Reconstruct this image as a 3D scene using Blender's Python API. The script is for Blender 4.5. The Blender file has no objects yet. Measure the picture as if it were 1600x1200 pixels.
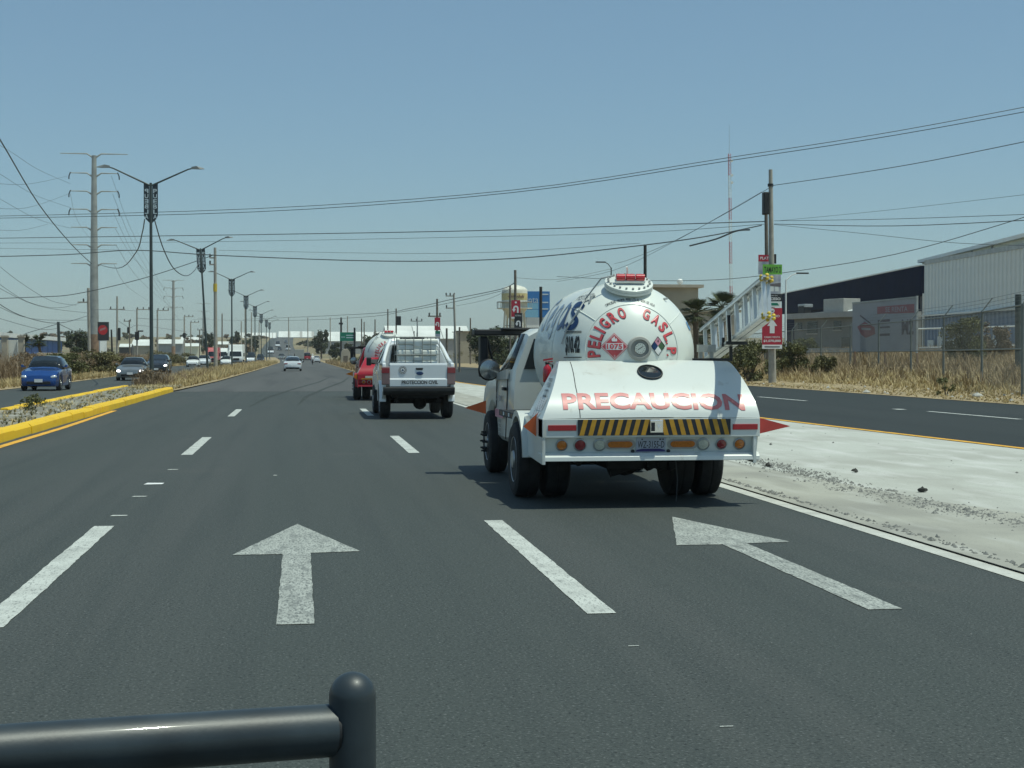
import bpy, bmesh, math, random
import numpy as np
from mathutils import Vector, Matrix
R = math.radians
rng = random.Random(7)
nr = np.random.default_rng(5)
sc = bpy.context.scene
col = sc.collection
# ------------------------------------------------------------------ camera, sky, sun, exposure
F, CH = 2400.0, 1.5                      # focal length in pixels of the 1600 px photograph, eye height
PITCH = -math.atan(44 / F)
YAW = -math.atan(330 / F * math.cos(PITCH))
cam = bpy.data.cameras.new('camera')
cam.sensor_width = 36.0
cam.lens = 36.0 * F / 1600
cam.clip_start, cam.clip_end = 0.1, 6000
co = bpy.data.objects.new('camera', cam)
col.objects.link(co)
co.location = (0, 0, CH)
co.rotation_euler = (math.pi / 2 + PITCH, 0, YAW)
sc.camera = co
RM = co.rotation_euler.to_matrix()

SUN = Vector((0.32, -0.16, 1.0)).normalized()
EL = math.asin(SUN.z)
AZ = math.atan2(SUN.x, SUN.y)            # from +Y towards +X
w = bpy.data.worlds.new('World')
sc.world = w
w.use_nodes = True
nt = w.node_tree
bg = nt.nodes['Background']
sk = nt.nodes.new('ShaderNodeTexSky')
sk.sky_type = 'NISHITA'
sk.sun_disc = False
sk.sun_elevation = EL
sk.sun_rotation = AZ
sk.altitude = 0
sk.air_density = 1.0
sk.dust_density = 0.65
sk.ozone_density = 3.0
mx = nt.nodes.new('ShaderNodeMix'); mx.data_type = 'RGBA'; mx.blend_type = 'MULTIPLY'
mx.inputs[0].default_value = 1.0
mx.inputs[7].default_value = (0.775, 0.945, 0.975, 1)
nt.links.new(sk.outputs[0], mx.inputs[6])
dh = nt.nodes.new('ShaderNodeMix'); dh.data_type = 'RGBA'          # one flat colour mixed in to level the sky's gradient
dh.inputs[0].default_value = 0.3
dh.inputs[7].default_value = (2.45, 4.0, 4.75, 1)
nt.links.new(mx.outputs[2], dh.inputs[6])
nt.links.new(dh.outputs[2], bg.inputs[0])
bg.inputs[1].default_value = 0.099
sl = bpy.data.lights.new('sun', 'SUN')
sl.energy = 3.6
sl.angle = R(0.5)
sl.color = (0.95, 1.0, 0.85)
so = bpy.data.objects.new('sun', sl)
col.objects.link(so)
so.rotation_euler = SUN.to_track_quat('Z', 'Y').to_euler()
so.location = (0, 0, 60)
vs = sc.view_settings
vs.view_transform = 'Standard'
vs.look = 'None'
vs.exposure = 0.0
vs.gamma = 1.0
vs.use_curve_mapping = False

# ------------------------------------------------------------------ where a thing seen at a pixel stands
def ray(u, v):
    return RM @ Vector(((u - 800) / F, (600 - v) / F, -1))
def at(u, v, Y):
    d = ray(u, v); d *= Y / d.y
    return Vector((d.x, d.y, d.z + CH))
def gnd(u, v, z=0.0):
    d = ray(u, v); d *= (z - CH) / d.z
    return Vector((d.x, d.y, z))
def T(y):                                # the land rises to a low hill far down the road
    return float(np.interp(y, [-1e4, 330, 480, 620, 800, 1000, 1200, 3000], [0, 0, 1.0, 3.2, 7.6, 13.0, 16.0, 16.0]))

# ------------------------------------------------------------------ materials
def mat(name, c, rough=0.5, metal=0.0, var=0.12, scale=3.0, bump=0.0, bscale=40.0, coat=0.0, spec=0.5, c2=None, emit=None, detail=5):
    m = bpy.data.materials.new(name)
    m.use_nodes = True
    n = m.node_tree.nodes; l = m.node_tree.links
    b = n['Principled BSDF']
    b.inputs['Roughness'].default_value = rough
    b.inputs['Metallic'].default_value = metal
    b.inputs['Specular IOR Level'].default_value = spec
    b.inputs['Coat Weight'].default_value = coat
    b.inputs['Coat Roughness'].default_value = 0.04
    tc = n.new('ShaderNodeTexCoord')
    no = n.new('ShaderNodeTexNoise'); no.inputs['Scale'].default_value = scale; no.inputs['Detail'].default_value = detail
    l.new(tc.outputs['Object'], no.inputs['Vector'])
    rp = n.new('ShaderNodeValToRGB')
    a = tuple(x * (1 - var) for x in c); d = c2 or tuple(min(1, x * (1 + var)) for x in c)
    rp.color_ramp.elements[0].position = 0.3; rp.color_ramp.elements[1].position = 0.7
    rp.color_ramp.elements[0].color = (*a, 1); rp.color_ramp.elements[1].color = (*d, 1)
    l.new(no.outputs['Fac'], rp.inputs[0]); l.new(rp.outputs[0], b.inputs['Base Color'])
    if bump:
        n2 = n.new('ShaderNodeTexNoise'); n2.inputs['Scale'].default_value = bscale; n2.inputs['Detail'].default_value = 6
        l.new(tc.outputs['Object'], n2.inputs['Vector'])
        bp = n.new('ShaderNodeBump'); bp.inputs['Strength'].default_value = bump; bp.inputs['Distance'].default_value = 0.02
        l.new(n2.outputs['Fac'], bp.inputs['Height']); l.new(bp.outputs[0], b.inputs['Normal'])
    if emit:
        b.inputs['Emission Color'].default_value = (*emit[:3], 1); b.inputs['Emission Strength'].default_value = emit[3]
    return m

def ground_mat(name, layers, rough=0.9, bump=0.3, bscale=60.0, spec=0.3, stretch=(1, 1, 1), extra=None):
    """layers: [(colour, noise scale, low, high)] mixed one over the other, the first is the base."""
    m = bpy.data.materials.new(name); m.use_nodes = True
    n = m.node_tree.nodes; l = m.node_tree.links; b = n['Principled BSDF']
    b.inputs['Roughness'].default_value = rough; b.inputs['Specular IOR Level'].default_value = spec
    tc = n.new('ShaderNodeTexCoord'); mp = n.new('ShaderNodeMapping'); mp.inputs['Scale'].default_value = stretch
    l.new(tc.outputs['Object'], mp.inputs['Vector'])
    rgb = n.new('ShaderNodeRGB'); rgb.outputs[0].default_value = (*layers[0], 1); cur = rgb.outputs[0]
    for i, ly in enumerate(layers[1:]):
        c, s, lo, hi = ly[:4]
        no = n.new('ShaderNodeTexNoise'); no.inputs['Scale'].default_value = s; no.inputs['Detail'].default_value = 6
        l.new((mp if len(ly) > 4 else tc).outputs['Vector' if len(ly) > 4 else 'Object'], no.inputs['Vector'])
        mr = n.new('ShaderNodeMapRange'); mr.inputs[1].default_value = lo; mr.inputs[2].default_value = hi
        l.new(no.outputs['Fac'], mr.inputs[0])
        mi = n.new('ShaderNodeMix'); mi.data_type = 'RGBA'; mi.inputs[7].default_value = (*c, 1)
        l.new(mr.outputs[0], mi.inputs[0]); l.new(cur, mi.inputs[6]); cur = mi.outputs[2]
    l.new(cur, b.inputs['Base Color'])
    n2 = n.new('ShaderNodeTexNoise'); n2.inputs['Scale'].default_value = bscale; n2.inputs['Detail'].default_value = 5
    l.new(tc.outputs['Object'], n2.inputs['Vector'])
    bp = n.new('ShaderNodeBump'); bp.inputs['Strength'].default_value = bump; bp.inputs['Distance'].default_value = 0.01
    l.new(n2.outputs['Fac'], bp.inputs['Height']); l.new(bp.outputs[0], b.inputs['Normal'])
    return m

def leaf_mat(name, c1, c2, scale=1.5, trans=0.25):
    m = mat(name, c1, 0.65, var=0.0, scale=scale, c2=c2, spec=0.25)
    return m

m_asphalt = ground_mat('asphalt', [(0.047, 0.056, 0.0515), ((0.056, 0.062, 0.058), 0.5, 0.42, 0.66, 1), ((0.040, 0.048, 0.045), 2.2, 0.48, 0.72, 1), ((0.085, 0.082, 0.075), 0.33, 0.64, 0.86),
                                   ((0.12, 0.13, 0.125), 62, 0.55, 0.70), ((0.014, 0.018, 0.017), 48, 0.55, 0.69), ((0.24, 0.24, 0.23), 33, 0.725, 0.75)],
                       rough=0.74, bump=0.8, bscale=75, spec=0.4, stretch=(1.6, 0.05, 1))
m_asphalt_new = ground_mat('fresh_asphalt', [(0.022, 0.028, 0.026), ((0.028, 0.033, 0.031), 0.35, 0.42, 0.68, 1), ((0.018, 0.022, 0.021), 1.1, 0.50, 0.75, 1), ((0.05, 0.055, 0.053), 90, 0.60, 0.78)],
                       rough=0.75, bump=0.4, bscale=140, spec=0.35, stretch=(1.0, 0.06, 1))
m_asphalt_worn = ground_mat('worn_asphalt', [(0.075, 0.078, 0.076), ((0.095, 0.097, 0.094), 0.3, 0.42, 0.65, 1), ((0.050, 0.053, 0.053), 0.7, 0.52, 0.72, 1), ((0.12, 0.12, 0.115), 60, 0.60, 0.78)],
                       rough=0.8, bump=0.4, bscale=100, spec=0.35, stretch=(1.0, 0.04, 1))
m_concrete = ground_mat('dusty_concrete', [(0.46, 0.47, 0.425), ((0.37, 0.37, 0.33), 0.35, 0.45, 0.65), ((0.38, 0.38, 0.34), 1.6, 0.5, 0.72, 1), ((0.55, 0.55, 0.52), 2.5, 0.5, 0.75, 1), ((0.25, 0.25, 0.23), 40, 0.62, 0.74)],
                        bump=0.4, bscale=50, stretch=(1.0, 0.25, 1))
m_dusty = ground_mat('dusty_shoulder', [(0.37, 0.365, 0.315), ((0.27, 0.265, 0.235), 0.5, 0.45, 0.65), ((0.29, 0.285, 0.25), 2.6, 0.48, 0.72, 1), ((0.43, 0.43, 0.39), 3.5, 0.52, 0.75, 1), ((0.19, 0.19, 0.17), 45, 0.62, 0.74)],
                     bump=0.4, bscale=60, stretch=(1.0, 0.2, 1))
m_verge = ground_mat('dry_verge', [(0.34, 0.26, 0.15), ((0.24, 0.18, 0.10), 0.6, 0.4, 0.65), ((0.42, 0.34, 0.20), 2.5, 0.5, 0.7), ((0.17, 0.16, 0.08), 1.2, 0.58, 0.72)], bump=0.8, bscale=12)
m_land = ground_mat('dry_land', [(0.24, 0.19, 0.11), ((0.16, 0.14, 0.08), 0.02, 0.42, 0.6), ((0.11, 0.12, 0.06), 0.07, 0.54, 0.66), ((0.30, 0.25, 0.16), 0.2, 0.55, 0.7)], bump=0.5, bscale=2)
m_rubble = ground_mat('median_soil', [(0.27, 0.255, 0.21), ((0.17, 0.16, 0.125), 2.5, 0.42, 0.6), ((0.40, 0.39, 0.35), 1.6, 0.55, 0.7), ((0.16, 0.18, 0.09), 0.8, 0.58, 0.7)], bump=0.5, bscale=14)
def paint_mat(name, c, worn, rough=0.7, hide=0.63):
    return ground_mat(name, [c, (tuple(x * 0.75 for x in c), 3.0, 0.4, 0.7), (worn, 9.0, hide - 0.03, hide + 0.2, 1), (worn, 70.0, hide - 0.10, hide + 0.12, 1), (worn, 150.0, hide - 0.07, hide + 0.1)], rough=rough, bump=0.4, bscale=120, stretch=(1, 0.25, 1))
m_white_paint = paint_mat('worn_white_road_paint', (0.56, 0.58, 0.54), (0.16, 0.17, 0.165))
m_arrow_paint = paint_mat('worn_arrow_paint', (0.47, 0.49, 0.45), (0.14, 0.15, 0.145), hide=0.56)
m_edge_paint = paint_mat('edge_line_paint', (0.55, 0.55, 0.50), (0.27, 0.27, 0.25), hide=0.68)
m_yellow_paint = paint_mat('yellow_road_paint', (0.80, 0.42, 0.05), (0.34, 0.22, 0.08), hide=0.66)
m_kerb = ground_mat('yellow_kerb_paint', [(0.80, 0.50, 0.012), ((0.66, 0.38, 0.02), 1.5, 0.5, 0.75), ((0.30, 0.24, 0.12), 9, 0.66, 0.74)], rough=0.55, bump=0.5, bscale=25)
m_kerb_concrete = ground_mat('kerb_concrete', [(0.40, 0.38, 0.33), ((0.28, 0.27, 0.24), 3, 0.45, 0.7)], bump=0.5, bscale=25)
m_stone = mat('broken_asphalt', (0.20, 0.20, 0.185), 0.9, var=0.5, scale=60)
m_stone_pale = mat('pale_stone', (0.42, 0.41, 0.37), 0.9, var=0.35, scale=40)

m_truck_white = ground_mat('truck_white_paint', [(0.64, 0.67, 0.635), ((0.55, 0.56, 0.51), 1.6, 0.52, 0.8), ((0.44, 0.43, 0.37), 7.0, 0.64, 0.80, 1), ((0.40, 0.39, 0.34), 45, 0.70, 0.76)], rough=0.32, bump=0.0, bscale=6, spec=0.5, stretch=(1, 1, 0.25))
m_truck_white.node_tree.nodes['Principled BSDF'].inputs['Coat Weight'].default_value = 0.35
m_tank_white = mat('tank_white_paint', (0.72, 0.755, 0.70), 0.36, var=0.04, scale=2.0, coat=0.2)
m_truck_red = mat('truck_red_paint', (0.36, 0.006, 0.018), 0.3, var=0.1, coat=0.5)
m_white = mat('white_paint', (0.76, 0.78, 0.76), 0.35, var=0.05, coat=0.3)
m_car_white = mat('car_white_paint', (0.76, 0.79, 0.80), 0.25, var=0.03, coat=0.8)
m_blue = mat('car_blue_paint', (0.008, 0.065, 0.26), 0.25, metal=0.35, var=0.1, coat=1.0)
m_grey_car = mat('car_grey_paint', (0.23, 0.25, 0.25), 0.3, metal=0.5, var=0.1, coat=0.8)
m_dark_car = mat('car_dark_paint', (0.03, 0.034, 0.04), 0.25, metal=0.2, var=0.1, coat=0.8)
m_red_cab = mat('faded_red_paint', (0.55, 0.14, 0.14), 0.45, var=0.1)
m_glass = mat('dark_glass', (0.012, 0.016, 0.018), 0.06, var=0.1, spec=0.7)
m_tyre = mat('tyre_rubber', (0.016, 0.017, 0.018), 0.8, var=0.35, scale=12, bump=0.3, bscale=60)
m_rim = mat('steel_rim', (0.45, 0.46, 0.46), 0.4, metal=0.7, var=0.15)
m_chrome = mat('chrome', (0.75, 0.76, 0.76), 0.12, metal=1.0, var=0.05)
m_mirror = mat('dark_reflection_mirror', (0.30, 0.32, 0.33), 0.14, metal=0.9, var=0.2, scale=8)  # dark tint stands in for a dark reflection in the mirror
m_black = mat('black_plastic', (0.014, 0.015, 0.016), 0.55, var=0.3, scale=6)
m_under = mat('underbody', (0.012, 0.012, 0.012), 0.85, var=0.4, scale=8)
m_steel_dark = mat('dark_steel', (0.024, 0.034, 0.040), 0.46, var=0.35, scale=9, coat=0.12, bump=0.02, bscale=160)
m_red_text = mat('red_lettering', (0.60, 0.075, 0.085), 0.4, var=0.1, scale=12, coat=0.3)
m_red_glare = mat('glare_pale_red_lettering', (0.60, 0.17, 0.165), 0.34, var=0.12, scale=6, coat=0.3)  # paler red: sun glare on the cowl word is put in the colour
m_red_deep = mat('red_lettering_shade', (0.10, 0.02, 0.03), 0.45, var=0.1)
m_black_ink = mat('black_lettering', (0.016, 0.018, 0.022), 0.45, var=0.15)
m_navy_ink = mat('navy_lettering', (0.008, 0.035, 0.115), 0.3, var=0.1, coat=0.3)
m_sky_ink = mat('blue_lettering', (0.06, 0.28, 0.58), 0.3, var=0.1, coat=0.3)
m_slate_ink = mat('slate_lettering', (0.15, 0.21, 0.31), 0.3, var=0.1, coat=0.3)
m_pink = mat('pink_print', (0.55, 0.25, 0.32), 0.5)
m_green_ink = mat('green_print', (0.05, 0.11, 0.05), 0.5)
m_white_ink = mat('white_lettering', (0.78, 0.78, 0.76), 0.5, var=0.06)
m_haz_y = mat('hazard_yellow', (0.52, 0.27, 0.02), 0.5, var=0.15, scale=14)
m_haz_k = mat('hazard_black', (0.014, 0.017, 0.023), 0.5, var=0.2)
m_reflector = mat('red_reflector', (0.36, 0.015, 0.02), 0.3, var=0.1, scale=30)
m_amber = mat('amber_lens', (0.50, 0.15, 0.015), 0.2, var=0.2, scale=60, coat=0.6)
m_red_lens = mat('red_lens', (0.23, 0.012, 0.02), 0.18, var=0.25, scale=60, coat=0.8)
m_red_beacon = mat('red_beacon', (0.50, 0.02, 0.025), 0.2, var=0.3, scale=30, coat=0.8)
m_clear_lens = mat('clear_lens', (0.50, 0.51, 0.42), 0.2, var=0.15, scale=60, coat=0.6)
m_orange = mat('orange_flag', (0.78, 0.14, 0.03), 0.45, var=0.15, scale=6)
m_orange2 = mat('bright_orange_flag', (0.85, 0.24, 0.01), 0.5, var=0.1)
m_darkred = mat('dark_red_flag', (0.42, 0.045, 0.035), 0.5, var=0.15, scale=6)
m_alu = mat('aluminium', (0.62, 0.64, 0.63), 0.38, metal=0.55, var=0.12, scale=9)
m_yellow_cap = mat('yellow_rubber', (0.62, 0.44, 0.05), 0.6, var=0.3, scale=20)
m_clear_lamp = mat('clear_headlamp', (0.62, 0.65, 0.66), 0.12, metal=0.4, var=0.1, coat=1.0)
m_plate = mat('plate_metal', (0.42, 0.46, 0.54), 0.35, metal=0.2, var=0.08)
m_ext_red = mat('extinguisher_red', (0.42, 0.015, 0.03), 0.25, var=0.1, coat=0.5)
m_grey_steel = mat('galvanised_steel', (0.40, 0.42, 0.41), 0.5, metal=0.3, var=0.18, scale=2)
m_pole_dark = mat('dark_green_pole', (0.045, 0.062, 0.06), 0.5, var=0.2)
m_fence = mat('weathered_fence_steel', (0.15, 0.17, 0.16), 0.6, var=0.2, scale=2)
m_lamp = mat('lamp_housing', (0.16, 0.175, 0.175), 0.55, var=0.15)
m_pole_steel = mat('weathered_steel_pole', (0.30, 0.31, 0.29), 0.6, var=0.2, scale=1.2)
m_rust = mat('rusty_pole_foot', (0.26, 0.17, 0.11), 0.8, var=0.3, scale=2)
m_conc_pole = mat('concrete_pole', (0.36, 0.34, 0.29), 0.85, var=0.15, scale=4, bump=0.3)
m_wood = mat('wooden_pole', (0.16, 0.135, 0.105), 0.85, var=0.3, scale=5)
m_wood_dark = mat('tarred_pole', (0.035, 0.035, 0.03), 0.8, var=0.3, scale=5)
m_wire = mat('cable', (0.09, 0.105, 0.11), 0.6, var=0.2)
m_banner = mat('banner_steel', (0.02, 0.032, 0.04), 0.5, var=0.2)
m_cut = mat('pale_lettering', (0.50, 0.60, 0.64), 0.6, var=0.05)
m_wall_white = mat('white_cladding', (0.74, 0.77, 0.74), 0.5, var=0.05, scale=0.6)
m_wall_white2 = mat('bright_cladding', (0.78, 0.80, 0.76), 0.5, var=0.05, scale=0.6)
m_shed_roof = mat('shed_roof_sheet', (0.66, 0.68, 0.64), 0.55, var=0.12, scale=0.25)
m_cream = mat('cream_cladding', (0.78, 0.76, 0.60), 0.6, var=0.05, scale=0.6)
m_navy = mat('navy_cladding', (0.001, 0.007, 0.032), 0.85, var=0.15, scale=0.4, spec=0.05)
m_blue_wall = mat('blue_grey_cladding', (0.24, 0.31, 0.42), 0.55, var=0.1, scale=0.6)
m_blue_roof = mat('blue_cladding', (0.02, 0.13, 0.42), 0.5, var=0.12, scale=0.4)
m_grey_wall = mat('grey_render', (0.34, 0.35, 0.345), 0.85, var=0.1, scale=0.8)
m_dark_wall = mat('dark_panel_and_gap_shade', (0.04, 0.045, 0.05), 0.7, var=0.2)  # dark parts; on the warehouse core it is painted gap shade
m_office = mat('office_render', (0.20, 0.21, 0.205), 0.85, var=0.12, scale=0.8)
m_beige = mat('beige_render', (0.36, 0.32, 0.24), 0.85, var=0.1, scale=0.7)
m_beige2 = mat('tan_block', (0.42, 0.37, 0.29), 0.85, var=0.12, scale=1.5)
m_hvac = mat('grey_enamel', (0.38, 0.375, 0.34), 0.5, var=0.08)
m_sign_red = mat('sign_red', (0.44, 0.022, 0.045), 0.45, var=0.1, scale=3)
m_sign_green = mat('sign_lime', (0.16, 0.46, 0.055), 0.45, var=0.08)
m_sign_dkgreen = mat('sign_green', (0.006, 0.19, 0.115), 0.45, var=0.1)
m_sign_black = mat('sign_black', (0.018, 0.020, 0.024), 0.5, var=0.15)
m_sign_photo = mat('sign_photo_print', (0.25, 0.30, 0.42), 0.5, var=0.1, scale=2.2, c2=(0.60, 0.60, 0.58))
m_sign_blue = mat('billboard_blue', (0.02, 0.17, 0.46), 0.5, var=0.06)
m_sign_cyan = mat('billboard_pale_blue', (0.20, 0.45, 0.62), 0.5, var=0.06)
m_sign_grey = mat('shaded_sign_grey', (0.34, 0.35, 0.37), 0.6, var=0.07, scale=1.0)  # signboard grey with the shade on its face put into the colour
m_sign_dull = mat('dull_print', (0.16, 0.14, 0.15), 0.6, var=0.2, scale=4)  # dark print; on the signboard lettering shade is put into it
m_sign_dull_red = mat('dull_red_print', (0.30, 0.15, 0.16), 0.6, var=0.12, scale=2)  # dull red; on the signboard its shade is part of the colour
m_tower_cream = mat('water_tower_paint', (0.66, 0.65, 0.55), 0.5, var=0.08)
m_tower_band = mat('water_tower_band', (0.50, 0.41, 0.19), 0.5, var=0.25, scale=0.9)
m_tote = mat('tote_plastic', (0.74, 0.76, 0.70), 0.4, var=0.1, scale=4)
m_dry1 = leaf_mat('dry_grass', (0.185, 0.13, 0.065), (0.42, 0.325, 0.185), 0.9)
m_dry2 = leaf_mat('straw_grass', (0.30, 0.225, 0.10), (0.62, 0.50, 0.27), 1.6)
m_brush = leaf_mat('dry_brush', (0.125, 0.09, 0.055), (0.27, 0.195, 0.115), 0.8)
m_leaf1 = leaf_mat('shrub_leaf', (0.055, 0.065, 0.022), (0.17, 0.165, 0.065), 1.4)
m_leaf2 = leaf_mat('olive_leaf', (0.075, 0.075, 0.03), (0.20, 0.175, 0.075), 1.1)
m_leaf3 = leaf_mat('dark_leaf', (0.020, 0.032, 0.014), (0.075, 0.09, 0.035), 1.0)
m_palm = leaf_mat('palm_leaf', (0.028, 0.042, 0.016), (0.085, 0.10, 0.04), 1.0)
m_trunk = mat('bark', (0.10, 0.075, 0.05), 0.9, var=0.3, scale=8)

# ------------------------------------------------------------------ mesh helpers
class MB:
    def __init__(s): s.v = []; s.f = []; s.m = []
    def add(s, vs, fs, m=0):
        o = len(s.v); s.v += [tuple(v) for v in vs]
        for f in fs: s.f.append([i + o for i in f]); s.m.append(m)
        return s
    def box(s, x0, x1, y0, y1, z0, z1, m=0):
        return s.add([(x, y, z) for z in (z0, z1) for y in (y0, y1) for x in (x0, x1)],
                     [(0, 2, 3, 1), (4, 5, 7, 6), (0, 1, 5, 4), (2, 6, 7, 3), (0, 4, 6, 2), (1, 3, 7, 5)], m)
    def bar(s, p, q, wx, wz, m=0, up=(0, 0, 1)):
        p, q = Vector(p), Vector(q); d = (q - p).normalized(); u = Vector(up)
        sx = d.cross(u)
        if sx.length < 1e-4: sx = d.cross(Vector((1, 0, 0)))
        sx.normalize(); uz = sx.cross(d)
        vs = [c + sx * (a * wx / 2) + uz * (b * wz / 2) for c in (p, q) for a, b in ((-1, -1), (1, -1), (1, 1), (-1, 1))]
        return s.add(vs, [(3, 2, 1, 0), (4, 5, 6, 7), (0, 1, 5, 4), (1, 2, 6, 5), (2, 3, 7, 6), (3, 0, 4, 7)], m)
    def cyl(s, p, q, r0, r1=None, n=12, m=0, caps=True):
        r1 = r0 if r1 is None else r1
        return s.tube([p, q], [r0, r1], n, m, caps)
    def tube(s, pts, rad, n=8, m=0, caps=True):
        pts = [Vector(p) for p in pts]
        if not isinstance(rad, (list, tuple)): rad = [rad] * len(pts)
        vs = []; prev = None
        for i, p in enumerate(pts):
            d = (pts[min(i + 1, len(pts) - 1)] - pts[max(i - 1, 0)]).normalized()
            if prev is None:
                a = d.cross(Vector((0, 0, 1)))
                if a.length < 0.05: a = d.cross(Vector((1, 0, 0)))
            else: a = prev - d * prev.dot(d)
            a.normalize(); prev = a; b = d.cross(a)
            for k in range(n):
                t = 2 * math.pi * k / n
                vs.append(p + (a * math.cos(t) + b * math.sin(t)) * rad[i])
        fs = []
        for i in range(len(pts) - 1):
            for k in range(n):
                k2 = (k + 1) % n
                fs.append((i * n + k, i * n + k2, (i + 1) * n + k2, (i + 1) * n + k))
        if caps:
            fs.append(tuple(range(n))[::-1]); fs.append(tuple((len(pts) - 1) * n + k for k in range(n)))
        return s.add(vs, fs, m)
    def lathe(s, prof, org, axis, n=24, m=0):
        """prof: (radius, height along axis)."""
        org = Vector(org); ax = Vector(axis).normalized()
        a = ax.cross(Vector((0, 0, 1)))
        if a.length < 0.05: a = Vector((1, 0, 0))
        a.normalize(); b = ax.cross(a); vs = []; fs = []
        for r, h in prof:
            for k in range(n):
                t = 2 * math.pi * k / n
                vs.append(org + ax * h + (a * math.cos(t) + b * math.sin(t)) * max(r, 1e-4))
        for i in range(len(prof) - 1):
            for k in range(n):
                k2 = (k + 1) % n
                fs.append((i * n + k, i * n + k2, (i + 1) * n + k2, (i + 1) * n + k))
        fs.append(tuple(range(n))[::-1]); fs.append(tuple((len(prof) - 1) * n + k for k in range(n)))
        return s.add(vs, fs, m)
    def prism(s, poly, fn, a, b, m=0):
        """poly: 2D outline; fn(p, t) -> 3D; extruded from t=a to t=b."""
        n = len(poly)
        vs = [fn(p, a) for p in poly] + [fn(p, b) for p in poly]
        fs = [tuple(range(n))[::-1], tuple(range(n, 2 * n))] + [(i, (i + 1) % n, n + (i + 1) % n, n + i) for i in range(n)]
        return s.add(vs, fs, m)
    def quad(s, a, b, c, d, m=0): return s.add([a, b, c, d], [(0, 1, 2, 3)], m)

def link_mesh(name, v, f, mats, parent=None, o=(0, 0, 0), mi=None, smooth=None, bevel=0, fixn=True):
    me = bpy.data.meshes.new(name)
    me.from_pydata([tuple(Vector(p) - Vector(o)) for p in v] if any(o) else v, [], f)
    for m in (mats if isinstance(mats, (list, tuple)) else [mats]): me.materials.append(m)
    if mi and any(mi): me.polygons.foreach_set('material_index', mi)
    if fixn:
        bm = bmesh.new(); bm.from_mesh(me)
        bmesh.ops.recalc_face_normals(bm, faces=bm.faces); bm.to_mesh(me); bm.free()
    if smooth is not None:
        me.polygons.foreach_set('use_smooth', [True] * len(me.polygons))
        me.set_sharp_from_angle(angle=R(smooth))
    me.update()
    ob = bpy.data.objects.new(name, me)
    col.objects.link(ob)
    if parent is not None: ob.parent = parent
    else: ob.location = o
    if bevel:
        b = ob.modifiers.new('bevel', 'BEVEL'); b.width = bevel; b.segments = 2; b.limit_method = 'ANGLE'; b.angle_limit = R(40)
    return ob
def build(mb, name, mats, parent=None, o=(0, 0, 0), smooth=None, bevel=0):
    return link_mesh(name, mb.v, mb.f, mats, parent, o, mb.m, smooth, bevel)
def tag(ob, label, cat, group=None):
    ob['label'] = label; ob['category'] = cat
    if group: ob['group'] = group
    return ob
def thing(name, label, cat, loc=(0, 0, 0), rz=0.0, group=None):
    e = bpy.data.objects.new(name, None); e.empty_display_size = 0.2
    col.objects.link(e); e.location = loc; e.rotation_euler = (0, 0, rz)
    return tag(e, label, cat, group)
def structure(ob): ob['kind'] = 'structure'; return ob
def stuff(ob): ob['kind'] = 'stuff'; return ob
def copy_thing(root, loc, rz, label, group=None):
    def cp(o, par):
        c = o.copy(); col.objects.link(c)
        if par is not None: c.parent = par
        for ch in o.children: cp(ch, c)
        return c
    r = cp(root, None); r.location = loc; r.rotation_euler = (0, 0, rz); r['label'] = label
    if group: r['group'] = group
    return r

# ------------------------------------------------------------------ lettering
_tc = {}
def glyphs(s, bold=0.0, shear=0.0, spacing=1.0):
    k = (s, bold, shear, spacing)
    if k not in _tc:
        cu = bpy.data.curves.new('lettering', 'FONT'); cu.body = s; cu.size = 1; cu.offset = bold; cu.shear = shear
        cu.space_character = spacing; cu.resolution_u = 3; cu.fill_mode = 'FRONT'
        ob = bpy.data.objects.new('lettering', cu)
        me = ob.to_mesh()
        vs = np.array([tuple(v.co)[:2] for v in me.vertices]); fs = [tuple(p.vertices) for p in me.polygons]
        ob.to_mesh_clear(); bpy.data.objects.remove(ob); bpy.data.curves.remove(cu)
        lo, hi = vs.min(0), vs.max(0)
        _tc[k] = ((vs - (lo + hi) / 2) / (hi - lo), fs, (hi - lo))
    return _tc[k]
def text_pts(s, w_, h_, bold=0.0, shear=0.0, cuts=0, spacing=1.0):
    v, f, d = glyphs(s, bold, shear, spacing)
    if w_ is None: w_ = h_ * d[0] / d[1]
    v = v * np.array([w_, h_])
    if cuts:
        bm = bmesh.new(); bv = [bm.verts.new((x, y, 0)) for x, y in v]
        for q in f:
            try: bm.faces.new([bv[i] for i in q])
            except ValueError: pass
        for i in range(1, cuts):
            for ax, sz in ((0, w_), (1, h_)):
                c = [0, 0, 0]; n = [0, 0, 0]; c[ax] = -sz / 2 + sz * i / cuts; n[ax] = 1
                bmesh.ops.bisect_plane(bm, geom=bm.verts[:] + bm.edges[:] + bm.faces[:], plane_co=c, plane_no=n)
        bm.verts.index_update()
        v = np.array([tuple(x.co)[:2] for x in bm.verts]); f = [tuple(x.index for x in q.verts) for q in bm.faces]; bm.free()
    return v, f
def text_on(mb, s, w_, h_, fn, m=0, bold=0.0, shear=0.0, cuts=0, dx=0, dy=0, spacing=1.0):
    v, f = text_pts(s, w_, h_, bold, shear, cuts, spacing)
    mb.add([fn(x + dx, y + dy) for x, y in v], f, m)
def plane_fn(c, right, up):
    c, right, up = Vector(c), Vector(right), Vector(up)
    return lambda x, y: c + right * x + up * y
def decal(mb, name, mats, parent, o=(0, 0, 0)):
    return link_mesh(name, mb.v, mb.f, mats, parent, o, mb.m, fixn=False)
def poly_on(mb, poly, fn, m=0): mb.add([fn(x, y) for x, y in poly], [tuple(range(len(poly)))], m)
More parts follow.
